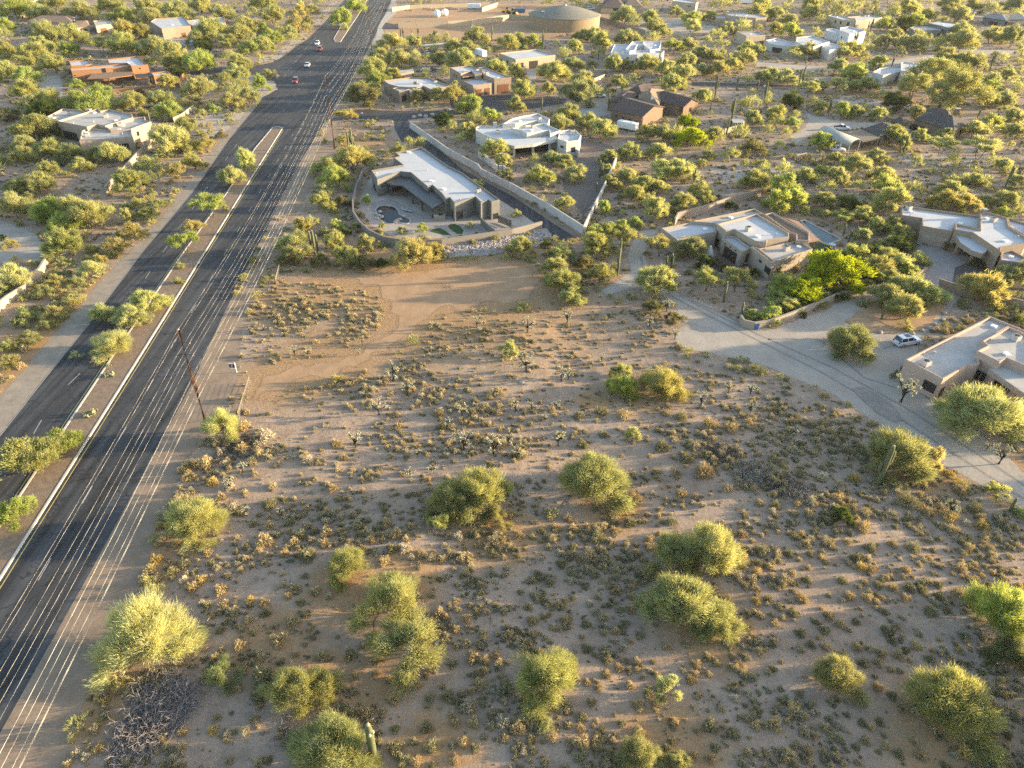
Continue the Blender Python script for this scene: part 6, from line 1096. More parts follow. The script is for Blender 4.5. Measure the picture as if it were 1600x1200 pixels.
# ---------------------------------------------------------------- creosote and other leafy bushes outside the lot, countless: second scatter
L_creo = scrubmat(); L_creo.name = 'creosote_leaves'; cr_ = [n_ for n_ in L_creo.node_tree.nodes if n_.bl_idname == 'ShaderNodeValToRGB'][0]
for el, c_ in zip(cr_.color_ramp.elements, [(0.42, 0.41, 0.18), (0.34, 0.34, 0.15), (0.27, 0.28, 0.13), (0.46, 0.40, 0.17), (0.32, 0.36, 0.15), (0.22, 0.23, 0.11)]): el.color = (*c_, 1)
def bush_small(i, n=520):
    me_ = VAR['bu'][i][0]; co = np.zeros(len(me_.vertices)*3, np.float32); me_.vertices.foreach_get('co', co); V = co.reshape(-1, 3, 3); rg2 = np.random.default_rng(i+5); V = V[rg2.choice(len(V), n, replace=False)]; c_ = V.mean(1, keepdims=True); V = c_+(V-c_)*2.2
    return tri_mesh('creosote', V, rg2.uniform(0, 1, n), [L_creo])
CB = [bush_small(i) for i in range(3)]
N = 60000; ys_ = 30+(rg.random(N)**1.2)*640; xs_ = rg.uniform(-1, 1, N)*(ys_*0.78+34); lot = inpoly(xs_, ys_, LOT) | inpoly(xs_, ys_, LOT2)
west = xs_ < np.interp(ys_, [30, 85, 164, 360, 500], [-58, -68, -78, -100, -115])
dn = np.clip((vnoise(xs_/11, ys_/11, 51)-0.25)*1.8, 0, 1)*np.clip(vnoise(xs_/3, ys_/3, 52)*1.6-0.3, 0, 1)
keep = ~lot & (rg.random(N) < dn*np.where(west, 1.6, 1.0)*np.clip(300/ys_, 0.5, 1))
bad = np.zeros(N, bool)
for P in EXCL: bad |= inpoly(xs_, ys_, P)
for x, y, r in TB: bad |= (np.abs(xs_-x) < r*0.6) & (np.abs(ys_-y) < r*0.6)
keep &= ~bad; xs_, ys_ = xs_[keep], ys_[keep]; n = len(xs_); s_ = 0.8+1.5*rg.random(n)**1.6
me = bpy.data.meshes.new('creosote_bushes'); me.vertices.add(n); me.vertices.foreach_set('co', np.stack([xs_, ys_, relief(xs_, ys_)-0.03], 1).astype(np.float32).ravel()); me.update()
for nm__, ty_, dat in (('scl', 'FLOAT_VECTOR', np.stack([s_, s_, s_*rg.uniform(0.9, 1.3, n)], 1)), ('rotz', 'FLOAT_VECTOR', np.stack([np.zeros(n), np.zeros(n), rg.uniform(0, 6.28, n)], 1))):
    a = me.attributes.new(nm__, ty_, 'POINT'); a.data.foreach_set('vector', dat.astype(np.float32).ravel())
a = me.attributes.new('pick', 'INT', 'POINT'); a.data.foreach_set('value', rg.integers(0, 3, n).astype(np.int32)); print('CREO', n)
creo = bpy.data.objects.new('creosote_bushes', me); C.objects.link(creo); creo['kind'] = 'stuff'; creo['label'] = 'countless leafy yellow green bushes covering the desert around the houses and left roadside'
src2 = []
for k, (px, py) in enumerate([(120, 560), (1060, 250), (1450, 270)]):
    p = W(px, py); o = bpy.data.objects.new('creosote_bush', CB[k]); C.objects.link(o); o.location = (p.x, p.y, 0); o.scale = (2, 2, 2.2); o['category'] = 'bush'
    PEND.append((o, autolabel(px, py, 'leafy creosote bush', 'bush'), px, py)); src2.append(o)
ng2 = ng.copy(); ois = [n_ for n_ in ng2.nodes if n_.bl_idname == 'GeometryNodeObjectInfo']
for k, n_ in enumerate(ois): n_.inputs['Object'].default_value = src2[k % 3]
md = creo.modifiers.new('scatter', 'NODES'); md.node_group = ng2
# ================================================================ CACTI, DEAD WOOD, ROCKS
M_sag = mat('saguaro_skin', (0.115, 0.125, 0.06), 0.8, 5, 0.25, 0.3); M_sagtip = mat('saguaro_crown', (0.34, 0.32, 0.20), 0.85, 8, 0.2)
def ribbed(b, pts, rs, n=22):
    pts = [Vector(p) for p in pts]; ref = Vector((0.3, 1, 0)).normalized(); rings = []
    for i, p in enumerate(pts):
        d = (pts[min(i+1, len(pts)-1)]-pts[max(i-1, 0)]).normalized(); a = d.cross(ref).normalized(); c_ = d.cross(a); ref = -c_ if False else ref
        rings.append([p+(a*math.cos(2*math.pi*k/n)+c_*math.sin(2*math.pi*k/n))*rs[i]*(1.12 if k % 2 else 0.86) for k in range(n)])
    vs = [v for r in rings for v in r]; fs = [(i*n+k, i*n+(k+1) % n, (i+1)*n+(k+1) % n, (i+1)*n+k) for i in range(len(pts)-1) for k in range(n)]
    b.add(vs, fs+[tuple(range((len(pts)-1)*n, len(pts)*n))])
def vh(bx, by, ty):
    p = W(bx, by); lo, hi = 0.0, 40.0
    for _ in range(40):
        m = (lo+hi)/2
        if PJ(p.x, p.y, m)[1] > ty: lo = m
        else: hi = m
    return p, lo
def saguaro(px, py, ty, arms=0, seed=1, label=None, r=None, lean=0.0):
    p, H = vh(px, py, ty); H = min(max(H, 1.5), 12); rg = random.Random(seed*31+int(px)); r = r or min(0.26, 0.12+0.017*H)
    e = empty('saguaro_cactus', (p.x, p.y, float(relief(p.x, p.y))-0.05), 0, label, 'cactus', 'saguaro cacti across the neighbourhood')
    if not label: PEND.append((e, autolabel(px, py, ('tall armed' if arms > 1 else 'single column' if arms == 0 else 'one armed')+' saguaro', 'cactus'), px, py))
    zs = [0, .08, .3, .6, .85, .94, .985, 1.0]; rr_ = [.8, .95, 1.05, 1.1, 1.0, .8, .5, .1]
    ln = Vector((lean*H, 0, 0))
    b = MB(); ribbed(b, [ln*z+Vector((0, 0, z*H)) for z in zs], [r*q for q in rr_]); b.build('trunk', M_sag, e, True)
    b = MB(); b.lathe((ln.x, ln.y, H-r*0.12), [(r*0.62, -0.05), (r*0.5, 0.09), (r*0.1, 0.16)], 10); b.build('crown_tip', M_sagtip, e, True)
    for k in range(arms):
        a = rg.uniform(0, 6.28) if arms > 2 else (k*math.pi+rg.uniform(-.5, .5)); z0 = H*rg.uniform(0.32, 0.55); L = H*rg.uniform(0.18, 0.42); o_ = rg.uniform(0.55, 0.95)*r*2.6
        dx, dy = math.cos(a), math.sin(a); q = [(r*.7*dx, r*.7*dy, z0), (o_*.7*dx, o_*.7*dy, z0+.05), (o_*dx, o_*dy, z0+.35), (o_*1.05*dx, o_*1.05*dy, z0+.35+L*.5), (o_*1.06*dx, o_*1.06*dy, z0+.35+L*.95), (o_*1.06*dx, o_*1.06*dy, z0+.4+L)]
        b = MB(); ribbed(b, [Vector(v)+ln*(v[2]/H) for v in q], [r*.5, r*.6, r*.7, r*.72, r*.6, r*.15], 16); b.build('arm', M_sag, e, True)
    return e
M_cag = mat('cactus_green_pale', (0.22, 0.24, 0.13), 0.85, 6, 0.25)
s = saguaro(584, 1182, 1130, 0, 1, 'thick saguaro with small pups at its tip, at the bottom edge', r=0.30)
s2 = [(0.32, 0.0), (-0.28, 0.12), (0.1, -0.3)]
for dx, dy in s2: MB().lathe((dx, dy, 4.15), [(0.10, 0), (0.15, 0.15), (0.13, 0.36), (0.03, 0.46)], 10).build('arm', M_sagtip, s, True)
saguaro(1371, 757, 696, 2, 2, 'tall pale saguaro beside the dusky tree near the gravel lane', r=0.3)
saguaro(1577, 799, 778, 0, 3, 'small dark saguaro spike near the right edge of the lot')
saguaro(965, 430, 373, 4, 4, 'many armed saguaro beside the driveway of the beige house', r=0.2)
f = A6; saguaro(*f(390, 385), f(0, 268)[1], 0, 5, 'tallest saguaro of the dark trio beside the road'); saguaro(*f(372, 395), f(0, 238)[1], 0, 6, 'middle saguaro of the dark trio beside the road'); saguaro(*f(350, 375), f(0, 245)[1], 0, 7, 'leftmost saguaro of the dark trio beside the road')
for f, rows in ((A2, [(605, 950, 800, 3), (580, 930, 820, 0), (622, 1000, 870, 1), (612, 1085, 960, 0), (1338, 735, 640, 0), (1362, 735, 650, 0), (1318, 740, 655, 1), (920, 235, 170, 3), (905, 235, 180, 0), (975, 228, 185, 0), (1015, 235, 175, 2), (1118, 262, 185, 2), (1474, 255, 150, 3)]),
   (A3, [(1265, 625, 470, 2), (1400, 560, 470, 1), (1533, 565, 505, 0), (1575, 640, 515, 3), (1365, 790, 610, 3), (1338, 850, 730, 2), (545, 1110, 1000, 1), (562, 1100, 1015, 0), (527, 1195, 1140, 0), (1135, 1150, 1045, 3), (790, 1135, 1080, 1), (500, 190, 125, 2), (190, 305, 190, 1), (290, 665, 600, 0), (185, 685, 612, 1), (755, 465, 410, 0), (538, 372, 310, 0), (915, 425, 320, 0), (1130, 700, 600, 1), (600, 690, 585, 0), (1095, 700, 660, 0), (210, 210, 170, 0), (1105, 400, 330, 0), (1240, 690, 640, 0)]),
   (A4, [(205, 555, 405, 4), (190, 540, 440, 0), (375, 705, 610, 3), (845, 955, 845, 3), (820, 950, 870, 0), (475, 1035, 955, 2), (1385, 440, 330, 2), (720, 335, 245, 2), (1305, 745, 680, 1), (1480, 1175, 1030, 1), (1550, 1125, 1060, 3), (1165, 1160, 1120, 0), (770, 420, 335, 3), (490, 465, 395, 1), (640, 190, 115, 2), (620, 190, 130, 0), (540, 290, 190, 2), (235, 400, 350, 0), (1040, 130, 60, 1), (990, 1180, 1140, 0), (600, 440, 380, 1)]),
   (A8, [(425, 130, 55, 2), (540, 300, 215, 2), (500, 315, 235, 1), (468, 275, 200, 0), (705, 800, 705, 0), (1345, 430, 345, 0)]),
   (A7, [(990, 490, 385, 3), (960, 480, 400, 0), (960, 290, 240, 0), (1320, 690, 560, 0), (1430, 780, 690, 1)]),
   (A1, [(640, 50, 5, 0), (1175, 360, 310, 0), (1345, 440, 330, 2), (1310, 80, 10, 2), (430, 90, 40, 0), (940, 770, 690, 0)])):
    for x, y, ty, ar in rows:
        q = f(x, y); saguaro(q[0], q[1], f(0, ty)[1], ar, int(x+y))
# chollas: dark trunk, pale spiny joints
M_chw = leafmat('cholla_spines', 0.15, 0.75, 1.15); 
def cholla_mesh(seed):
    rg = np.random.default_rng(seed); b = MB(); tips = []
    b.tube([(0, 0, -.03), (0.02, 0.0, .3), (0.0, 0.03, .5)], [.045, .04, .035], 6)
    for k in range(6):
        a = k*1.05+rg.uniform(-.3, .3); r1 = rg.uniform(.12, .27); z1 = rg.uniform(.28, .72); p1 = Vector((r1*math.cos(a), r1*math.sin(a), z1)); b.tube([(0, 0.02, rg.uniform(.18, .45)), p1], [.03, .024], 5)
        for j in range(4):
            d = Vector(rg.normal(size=3)+np.array([math.cos(a)*.8, math.sin(a)*.8, 1.0])).normalized(); p2 = p1+d*rg.uniform(.10, .2); b.tube([p1, p2], [.022, .018], 4); tips.append((p1, p2))
    V = []; v = []
    for p1, p2 in tips:
        n = 46; t_ = rg.uniform(0.15, 1.1, (n, 1)); c_ = np.array(p1)+(np.array(p2)-np.array(p1))*t_; d = nrm(rg.normal(size=(n, 3))+np.array([0, 0, .3])); V.append(blades(rg, c_, d, rg.uniform(.035, .07, n), np.full(n, .024))); v.append(rg.uniform(0, 1, n))
    return tri_mesh('cholla_joints', np.concatenate(V), np.concatenate(v), [M_chw]), tubes_mesh(b, 'cholla_trunk', M_dark)
CH_ = [cholla_mesh(s_) for s_ in (1, 2, 3, 4)]
for i, (px, py, wd) in enumerate([(412, 514, 9), (461, 552, 13), (482, 553, 12), (745, 508, 15), (615, 588, 24), (886, 500, 17), (1041, 482, 16), (824, 516, 20), (1014, 508, 12), (979, 524, 10), (1054, 526, 14), (822, 574, 26), (877, 588, 22), (637, 612, 22), (592, 640, 22), (775, 619, 14), (722, 643, 18), (556, 693, 22), (725, 695, 26), (652, 712, 13), (675, 738, 16), (642, 745, 16), (772, 704, 26), (420, 720, 12), (830, 637, 12), (805, 640, 14), (872, 690, 20), (805, 712, 20), (795, 690, 20), (1095, 627, 18), (1172, 612, 16), (1172, 638, 14), (869, 636, 12), (1239, 679, 16), (1407, 618, 34), (1482, 797, 22), (775, 913, 14), (838, 919, 9), (888, 588, 12), (566, 536, 10), (560, 552, 9), (360, 760, 18), (385, 800, 14), (1560, 717, 26), (1540, 700, 14), (440, 800, 12), (700, 660, 12), (850, 655, 10), (1137, 610, 14), (940, 560, 10), (380, 735, 14)]):
    m = MPP(px, py); s_ = wd*m/0.62; p = W(px, py+wd*0.3); a_, t_ = CH_[i % 4]
    e = empty('cholla_cactus', (p.x, p.y, float(relief(p.x, p.y))), i*1.3, None, 'cactus', 'pale spined chollas on the open lot', s_)
    PEND.append((e, autolabel(px, py, 'white spined cholla', 'cholla'), px, py))
    o = bpy.data.objects.new('spiny_joints', a_); C.objects.link(o); o.parent = e; o.color = (0.62, 0.60, 0.42, 1)
    o = bpy.data.objects.new('trunk', t_); C.objects.link(o); o.parent = e
# prickly pears
def prickly(px, py, w_, label, seed):
    m = MPP(px, py); Wd = w_*m; p = W(px, py); rg = random.Random(seed); e = empty('prickly_pear', (p.x, p.y, 0.1), 0, label, 'cactus'); b = MB()
    for k in range(26):
        a, rr_ = rg.uniform(0, 6.28), Wd*0.42*math.sqrt(rg.random()); c_ = Vector((rr_*math.cos(a), rr_*math.sin(a), rg.uniform(.1, .55)*Wd*.5)); n1 = Vector((rg.gauss(0, 1), rg.gauss(0, 1), rg.gauss(0, .3))).normalized(); u = n1.cross(Vector((0, 0, 1))).normalized(); v = u.cross(n1)
        R_ = Wd*rg.uniform(.09, .13); ring = [c_+(u*math.cos(t)*R_*.8+v*math.sin(t)*R_) for t in np.linspace(0, 6.28, 11)[:-1]]
        vs = [q+n1*.03 for q in ring]+[q-n1*.03 for q in ring]; b.add(vs, [tuple(range(10)), tuple(range(19, 9, -1))]+[(i, (i+1) % 10, 10+(i+1) % 10, 10+i) for i in range(10)])
    b.build('pads', M_cag, e)
prickly(143, 650, 24, 'pale prickly pear on the road median near the kerb', 1); prickly(172, 588, 18, 'low prickly pear on the median below the tree clump', 2); prickly(170, 573, 10, 'small prickly pear at the foot of the median clump', 3); prickly(238, 338, 12, 'prickly pear at the left roadside', 4)
# dead brush
def dead(px, py, w_, hgt, label, seed, n=60, thick=0.03, name='dead_brush', m_=None):
    m = MPP(px, py); Wd = w_*m; p = W(px, py); rg = random.Random(seed); e = empty(name, (p.x, p.y, float(relief(p.x, p.y))), 0, label, 'dead brush'); b = MB()
    for k in range(n):
        a, r0 = rg.uniform(0, 6.28), Wd*.38*math.sqrt(rg.random()); q = Vector((r0*math.cos(a), r0*math.sin(a), 0)); d = Vector((rg.gauss(0, 1), rg.gauss(0, 1), rg.uniform(.1, 1.1))).normalized(); L = rg.uniform(.2, .5)*Wd*.5; t = thick*rg.uniform(.5, 1.3); pts = [q]
        for j in range(4): d = (d+Vector((rg.gauss(0, .35), rg.gauss(0, .35), rg.gauss(-.08, .25)))).normalized(); q = q+d*L/3; q.z = min(max(q.z, 0.02), hgt); pts.append(q.copy())
        b.tube(pts, [t, t*.8, t*.6, t*.4, t*.2], 4, False)
        for j in (1, 2, 3):
            d2 = (d+Vector((rg.gauss(0, .8), rg.gauss(0, .8), rg.gauss(0, .5)))).normalized(); b.tube([pts[j], pts[j]+d2*L*.3], [t*.5, t*.15], 3, False)
    b.build('branches', m_ or M_deadw, e)
M_dkw = mat('dark_dead_wood', (0.10, 0.085, 0.08), 0.9, 6, 0.35)
dead(1178, 742, 72, 1.5, 'grey tangle of dead brush in the upper right of the lot', 1, 420, .05); dead(1252, 774, 70, 1.4, 'bleached dead branches beside dark green bush in the lot', 2, 300, .05)
dead(252, 1108, 135, 1.5, 'large sprawling tangle of grey dead branches at lower left', 3, 620, .055, m_=mat('grey_dead_wood', (0.27, 0.24, 0.225), 0.9, 6, 0.35)); dead(215, 1160, 105, 1.3, 'lower dead branch heap at the bottom left of the lot', 4, 420, .055, m_=MATS['grey_dead_wood'])
dead(448, 1148, 70, 1.6, 'pale broken limbs under the tree beside the bottom saguaro', 5, 40, .07); dead(660, 868, 20, 1.6, 'small forked bare snag left of centre in the lot', 6, 7, .05); dead(720, 578, 12, 1.6, 'dark leafless cholla skeleton in the upper lot', 7, 12, .05, m_=M_dkw)
dead(1137, 612, 10, 1.6, 'thin rusty dead stalk in upper right of the lot', 8, 8, .05, m_=M_dkw); dead(904, 440, 26, 2.2, 'bleached dead limb beside the olive tree at bare patch end', 9, 14, .06)
dead(375, 700, 80, 1.1, 'dark dead brush patch beside the foot of the near pole', 10, 260, .045, m_=M_dkw); dead(480, 770, 22, 1.2, 'small bare twiggy shrub in the left part of the lot', 11, 20, .03, m_=M_dkw); dead(700, 447, 26, .3, 'fallen dark branch on the bare patch', 12, 14, .04, m_=M_dkw); dead(688, 494, 20, .3, 'broken dark branch at the lower edge of bare patch', 13, 12, .04, m_=M_dkw); dead(431, 628, 16, .3, 'short fallen branch on the dirt track near the fence', 14, 8, .04, m_=M_dkw)
dead(1298, 1180, 40, 1.0, 'dark dead branches at the bottom right of the lot', 15, 40, .03, m_=M_dkw); dead(1430, 560, 0.1, .1, 'x', 16, 1) if False else None
# riprap
def rocks(name, P, n, rmin, rmax, m_, label, seed, z=0.0, kind='stuff'):
    rg = np.random.default_rng(seed); P = [tuple(q) for q in P]; xs_ = [q[0] for q in P]; ys_ = [q[1] for q in P]
    phi = (1+5**.5)/2; ic = np.array([(-1, phi, 0), (1, phi, 0), (-1, -phi, 0), (1, -phi, 0), (0, -1, phi), (0, 1, phi), (0, -1, -phi), (0, 1, -phi), (phi, 0, -1), (phi, 0, 1), (-phi, 0, -1), (-phi, 0, 1)])/1.9
    F = [(0, 11, 5), (0, 5, 1), (0, 1, 7), (0, 7, 10), (0, 10, 11), (1, 5, 9), (5, 11, 4), (11, 10, 2), (10, 7, 6), (7, 1, 8), (3, 9, 4), (3, 4, 2), (3, 2, 6), (3, 6, 8), (3, 8, 9), (4, 9, 5), (2, 4, 11), (6, 2, 10), (8, 6, 7), (9, 8, 1)]
    b = MB(); k = 0
    while k < n:
        x, y = rg.uniform(min(xs_), max(xs_)), rg.uniform(min(ys_), max(ys_))
        if not inpoly(x, y, P): continue
        s_ = rg.uniform(rmin, rmax); v = ic*(1+rg.normal(size=(12, 1))*.16)*np.array([s_*rg.uniform(.8, 1.3), s_*rg.uniform(.8, 1.3), s_*.7]); a = rg.uniform(0, 6.28); ca, sa = math.cos(a), math.sin(a)
        b.add([(p_[0]*ca-p_[1]*sa+x, p_[0]*sa+p_[1]*ca+y, p_[2]+s_*.25+z) for p_ in v], F); k += 1
    o = b.build(name, m_); o['kind'] = kind; o['label'] = label; return o
RIP = wp([(612, 383), (650, 387), (700, 384), (760, 377), (852, 358), (860, 366), (862, 377), (825, 390), (770, 398), (700, 404), (650, 402), (622, 396)])
EXCL.append([tuple(q) for q in RIP]); rocks('riprap_stones', RIP, 2600, 0.18, 0.42, mat('riprap', (0.34, 0.29, 0.265), 0.9, 0.9, 0.35, 0.3), 'pale riprap stones below the curved yard wall', 1)
def boulder(px, py, r, label, col=M_rock, seed=0, group='landscape boulders'):
    p = W(px, py); rg = np.random.default_rng(seed+int(px)); bm = bmesh.new(); bmesh.ops.create_icosphere(bm, subdivisions=2, radius=r)
    for v in bm.verts: v.co *= 1+0.35*(float(vnoise(v.co.x*1.7/r+px, v.co.y*1.7/r+v.co.z*2/r, 4))-0.5); v.co.z *= .7
    me_ = bpy.data.meshes.new('boulder'); bm.to_mesh(me_); bm.free(); me_.materials.append(col); o = bpy.data.objects.new('boulder', me_); C.objects.link(o); o.location = (p.x, p.y, r*.3)
    o['category'] = 'boulder'; o['group'] = group
    if label: o['label'] = label
    else: PEND.append((o, autolabel(px, py, 'pale boulder', 'boulder'), px, py))
for px, py in [(647, 184), (656, 182), (665, 183), (676, 180), (666, 193), (701, 173), (720, 176)]: boulder(px, py, .8, None, M_rock, 1)
f = Z4(560, 220, 6.667)
for x, y in [(185, 770), (215, 785), (245, 800), (200, 815), (225, 745), (402, 840), (385, 855), (480, 790), (320, 685), (430, 825)]: q = f(x, y); boulder(q[0], q[1], .55, None, M_rock, 2)
for x, y in [(60, 1195), (1000, 850), (960, 870), (1040, 830), (1090, 800), (1100, 760), (900, 890), (700, 880)]: q = A8(x, y) if x > 500 else A7(x, y); boulder(q[0], q[1], .45, None, M_rock, 3)
# ================================================================ TIMBER POLES AND WIRES
M_pole = mat('creosoted_timber', (0.20, 0.10, 0.06), 0.85, 4, 0.3, 0.3); M_wire = mat('aluminium_wire', (0.50, 0.47, 0.41), 0.5, 5, 0.1, metal=0.2, spec=0.5); M_ins = mat('insulator', (0.09, 0.08, 0.08), 0.4)
PB = [W(325, 672), W(523, 233), W(581, 81)]
d01 = (PB[0]-PB[1]).normalized(); P0_ = PB[0]+d01*112; P4_ = PB[2]+(PB[2]-PB[1]).normalized()*150; P5_ = P4_+(PB[2]-PB[1]).normalized()*170
poles = [P0_]+PB+[P4_, P5_]; Hp = [17.5, vh(325, 672, 515)[1], vh(523, 233, 119)[1], 18.5, 18.5, 18.5]
ATT = [(0, 0.0, 'shield')]; LV = [(-1.1, -2.0), (1.0, -2.0), (-1.1, -3.9), (1.0, -3.9), (-1.1, -5.9), (1.0, -5.9)]; LOW = [(-0.35, -8.2), (0.35, -8.2), (0.5, -9.3), (0.55, -10.2), (0.35, -10.4)]
nm_ = ['unseen', 'near leaning timber power pole on the roadside verge', 'middle timber power pole beside the cross street corner', 'far timber power pole at the top of the road', 'x', 'x']
tops = []
for i, (p, H) in enumerate(zip(poles, Hp)):
    dr = (poles[max(i-1, 0)]-poles[min(i+1, 5)]).normalized() if 0 < i < 5 else d01; sd = Vector((dr.y, -dr.x, 0)); sd = sd if sd.x > 0 else -sd
    top = [Vector((p.x, p.y, H))]+[Vector((p.x, p.y, H+z))+sd*x for x, z in LV+LOW]; tops.append(top)
    if i in (0, 4, 5): continue
    e = empty('power_pole', (p.x, p.y, 0), 0, nm_[i], 'power pole', 'timber poles along the road')
    MB().tube([(0, 0, -.3), (0, 0, H*.5), (0, 0, H)], [.33, .27, .19], 14).build('pole_shaft', M_pole, e, True)
    for k in range(3):
        z = H+LV[2*k][1]; ax, bx_ = sd*-1.0, sd*.9; MB().tube([(ax.x, ax.y, z), (bx_.x, bx_.y, z)], .045, 6).build('crossarm', M_ins, e)
    for (x, z) in LV: q = sd*x; MB().lathe((q.x, q.y, H+z-.28), [(.05, 0), (.1, .08), (.06, .14), (.1, .2), (.04, .28)], 8).build('insulator', M_ins, e)
    for (x, z) in LOW[:3]: q = sd*x*.6; MB().box((q.x, q.y, H+z), (.28, .28, .22)).build('clamp', mat('rusty_clamp', (.25, .06, .03), .7), e)
    MB().lathe((0, 0, H), [(.16, 0), (.16, .05), (.05, .1)], 10).build('pole_cap', M_roofg, e)
nw = len(tops[0])
for w_ in range(nw):
    b = MB(); r_ = 0.013 if w_ < 7 else 0.016
    for i in range(5):
        a, c_ = tops[i][w_], tops[i+1][w_]; sag = (1.6 if w_ < 7 else 1.3)*((a-c_).length/125)**2; pts = []
        for k in range(25): t_ = k/24; q = a.lerp(c_, t_); q.z -= 4*sag*t_*(1-t_); pts.append(q)
        b.tube(pts, r_, 4, False)
    o = b.build('power_wire', M_wire); nmw = ['topmost shield wire above the pole tops', 'upper left wire of the road power line', 'upper right wire of the road power line', 'middle left wire of the road power line', 'middle right wire of the road power line', 'lower left crossarm wire of the road power line', 'lower right crossarm wire of the road power line', 'left cable of the low bundle on the poles', 'right cable of the low bundle on the poles', 'outer low cable right of the poles', 'outermost low cable right of the poles', 'lowest cable attached to the timber poles'][w_]
    o['label'] = nmw; o['category'] = 'power wire'; o['group'] = 'power line wires'
def lamp(px, py, ty, label):
    p, H = vh(px, py, ty); H = min(H, 10); e = empty('sign_pole', p, 0, label, 'pole'); MB().tube([(0, 0, 0), (0, 0, H)], .09, 8).build('pole_shaft', M_dark, e)
    MB().box((0.2, 0, H-.3), (.7, .06, .5)).build('sign_panel', M_white, e)
lamp(612, 22, -2, 'dark pole beside the sidewalk at top of the road'); lamp(413, 103, 93, 'street sign at the left side street corner'); lamp(565, 186, 175, 'street sign on the cross street corner island'); lamp(306, 196, 182, 'thin marker post beside the left road'); lamp(1184, 180, 130, 'thin bare pole near the leaning saguaro')
lamp(1145, 60, 40, 'thin pole beside the tan stepped house')
# real estate sign
p = W(370, 582); e = empty('real_estate_sign', p, 0, 'white real estate post with dark blue hanging panel on the verge', 'sign')
MB().box((0, 0, .95), (.11, .11, 1.9)).build('post', M_white, e); MB().box((-.45, 0, 1.72), (1.1, .08, .08)).build('arm', M_white, e)
pn = MB().box((-.52, 0, 1.25), (.85, .04, .62)).build('panel', mat('navy_panel', (.02, .03, .08), .5), e); MB().box((-.52, -.03, 1.27), (.22, .012, .2)).build('emblem', M_white, pn); MB().box((-.52, 0, .82), (.7, .04, .14)).build('rider', M_white, e)
# wire fence
def wfence(A, Bp, h_, label, n=5):
    a, b_ = W(*A), W(*Bp); e = empty('wire_fence', a, 0, label, 'fence'); d = b_-a
    for k in range(n): q = d*k/(n-1); MB().tube([(q.x, q.y, 0), (q.x, q.y, h_)], .045, 6).build('post', M_deadw, e)
    b = MB(); nv = int(d.length/.14)
    for k in range(nv): q = d*k/nv; b.tube([(q.x, q.y, .08), (q.x, q.y, h_-.05)], .012, 3, False)
    for z in np.arange(.1, h_, .14): b.tube([(0, 0, z), (d.x, d.y, z)], .012, 3, False)
    b.build('wire_mesh', M_deadw, e)
wfence((374, 656), (392, 598), 1.5, 'short chain link fence panel beside the dirt track and verge'); wfence((432, 446), (438, 424), 1.6, 'small wire gate at the roadside end of the bare patch', 3); wfence((846, 58), (940, 54), 1.5, 'wire fence below the round water tank', 12); wfence((645, 60), (700, 62), 1.4, 'wire fence below the utility yard wall', 8)
wfence((1168, 203), (1200, 200), 1.6, 'pale post fence beside the small ramada', 6)
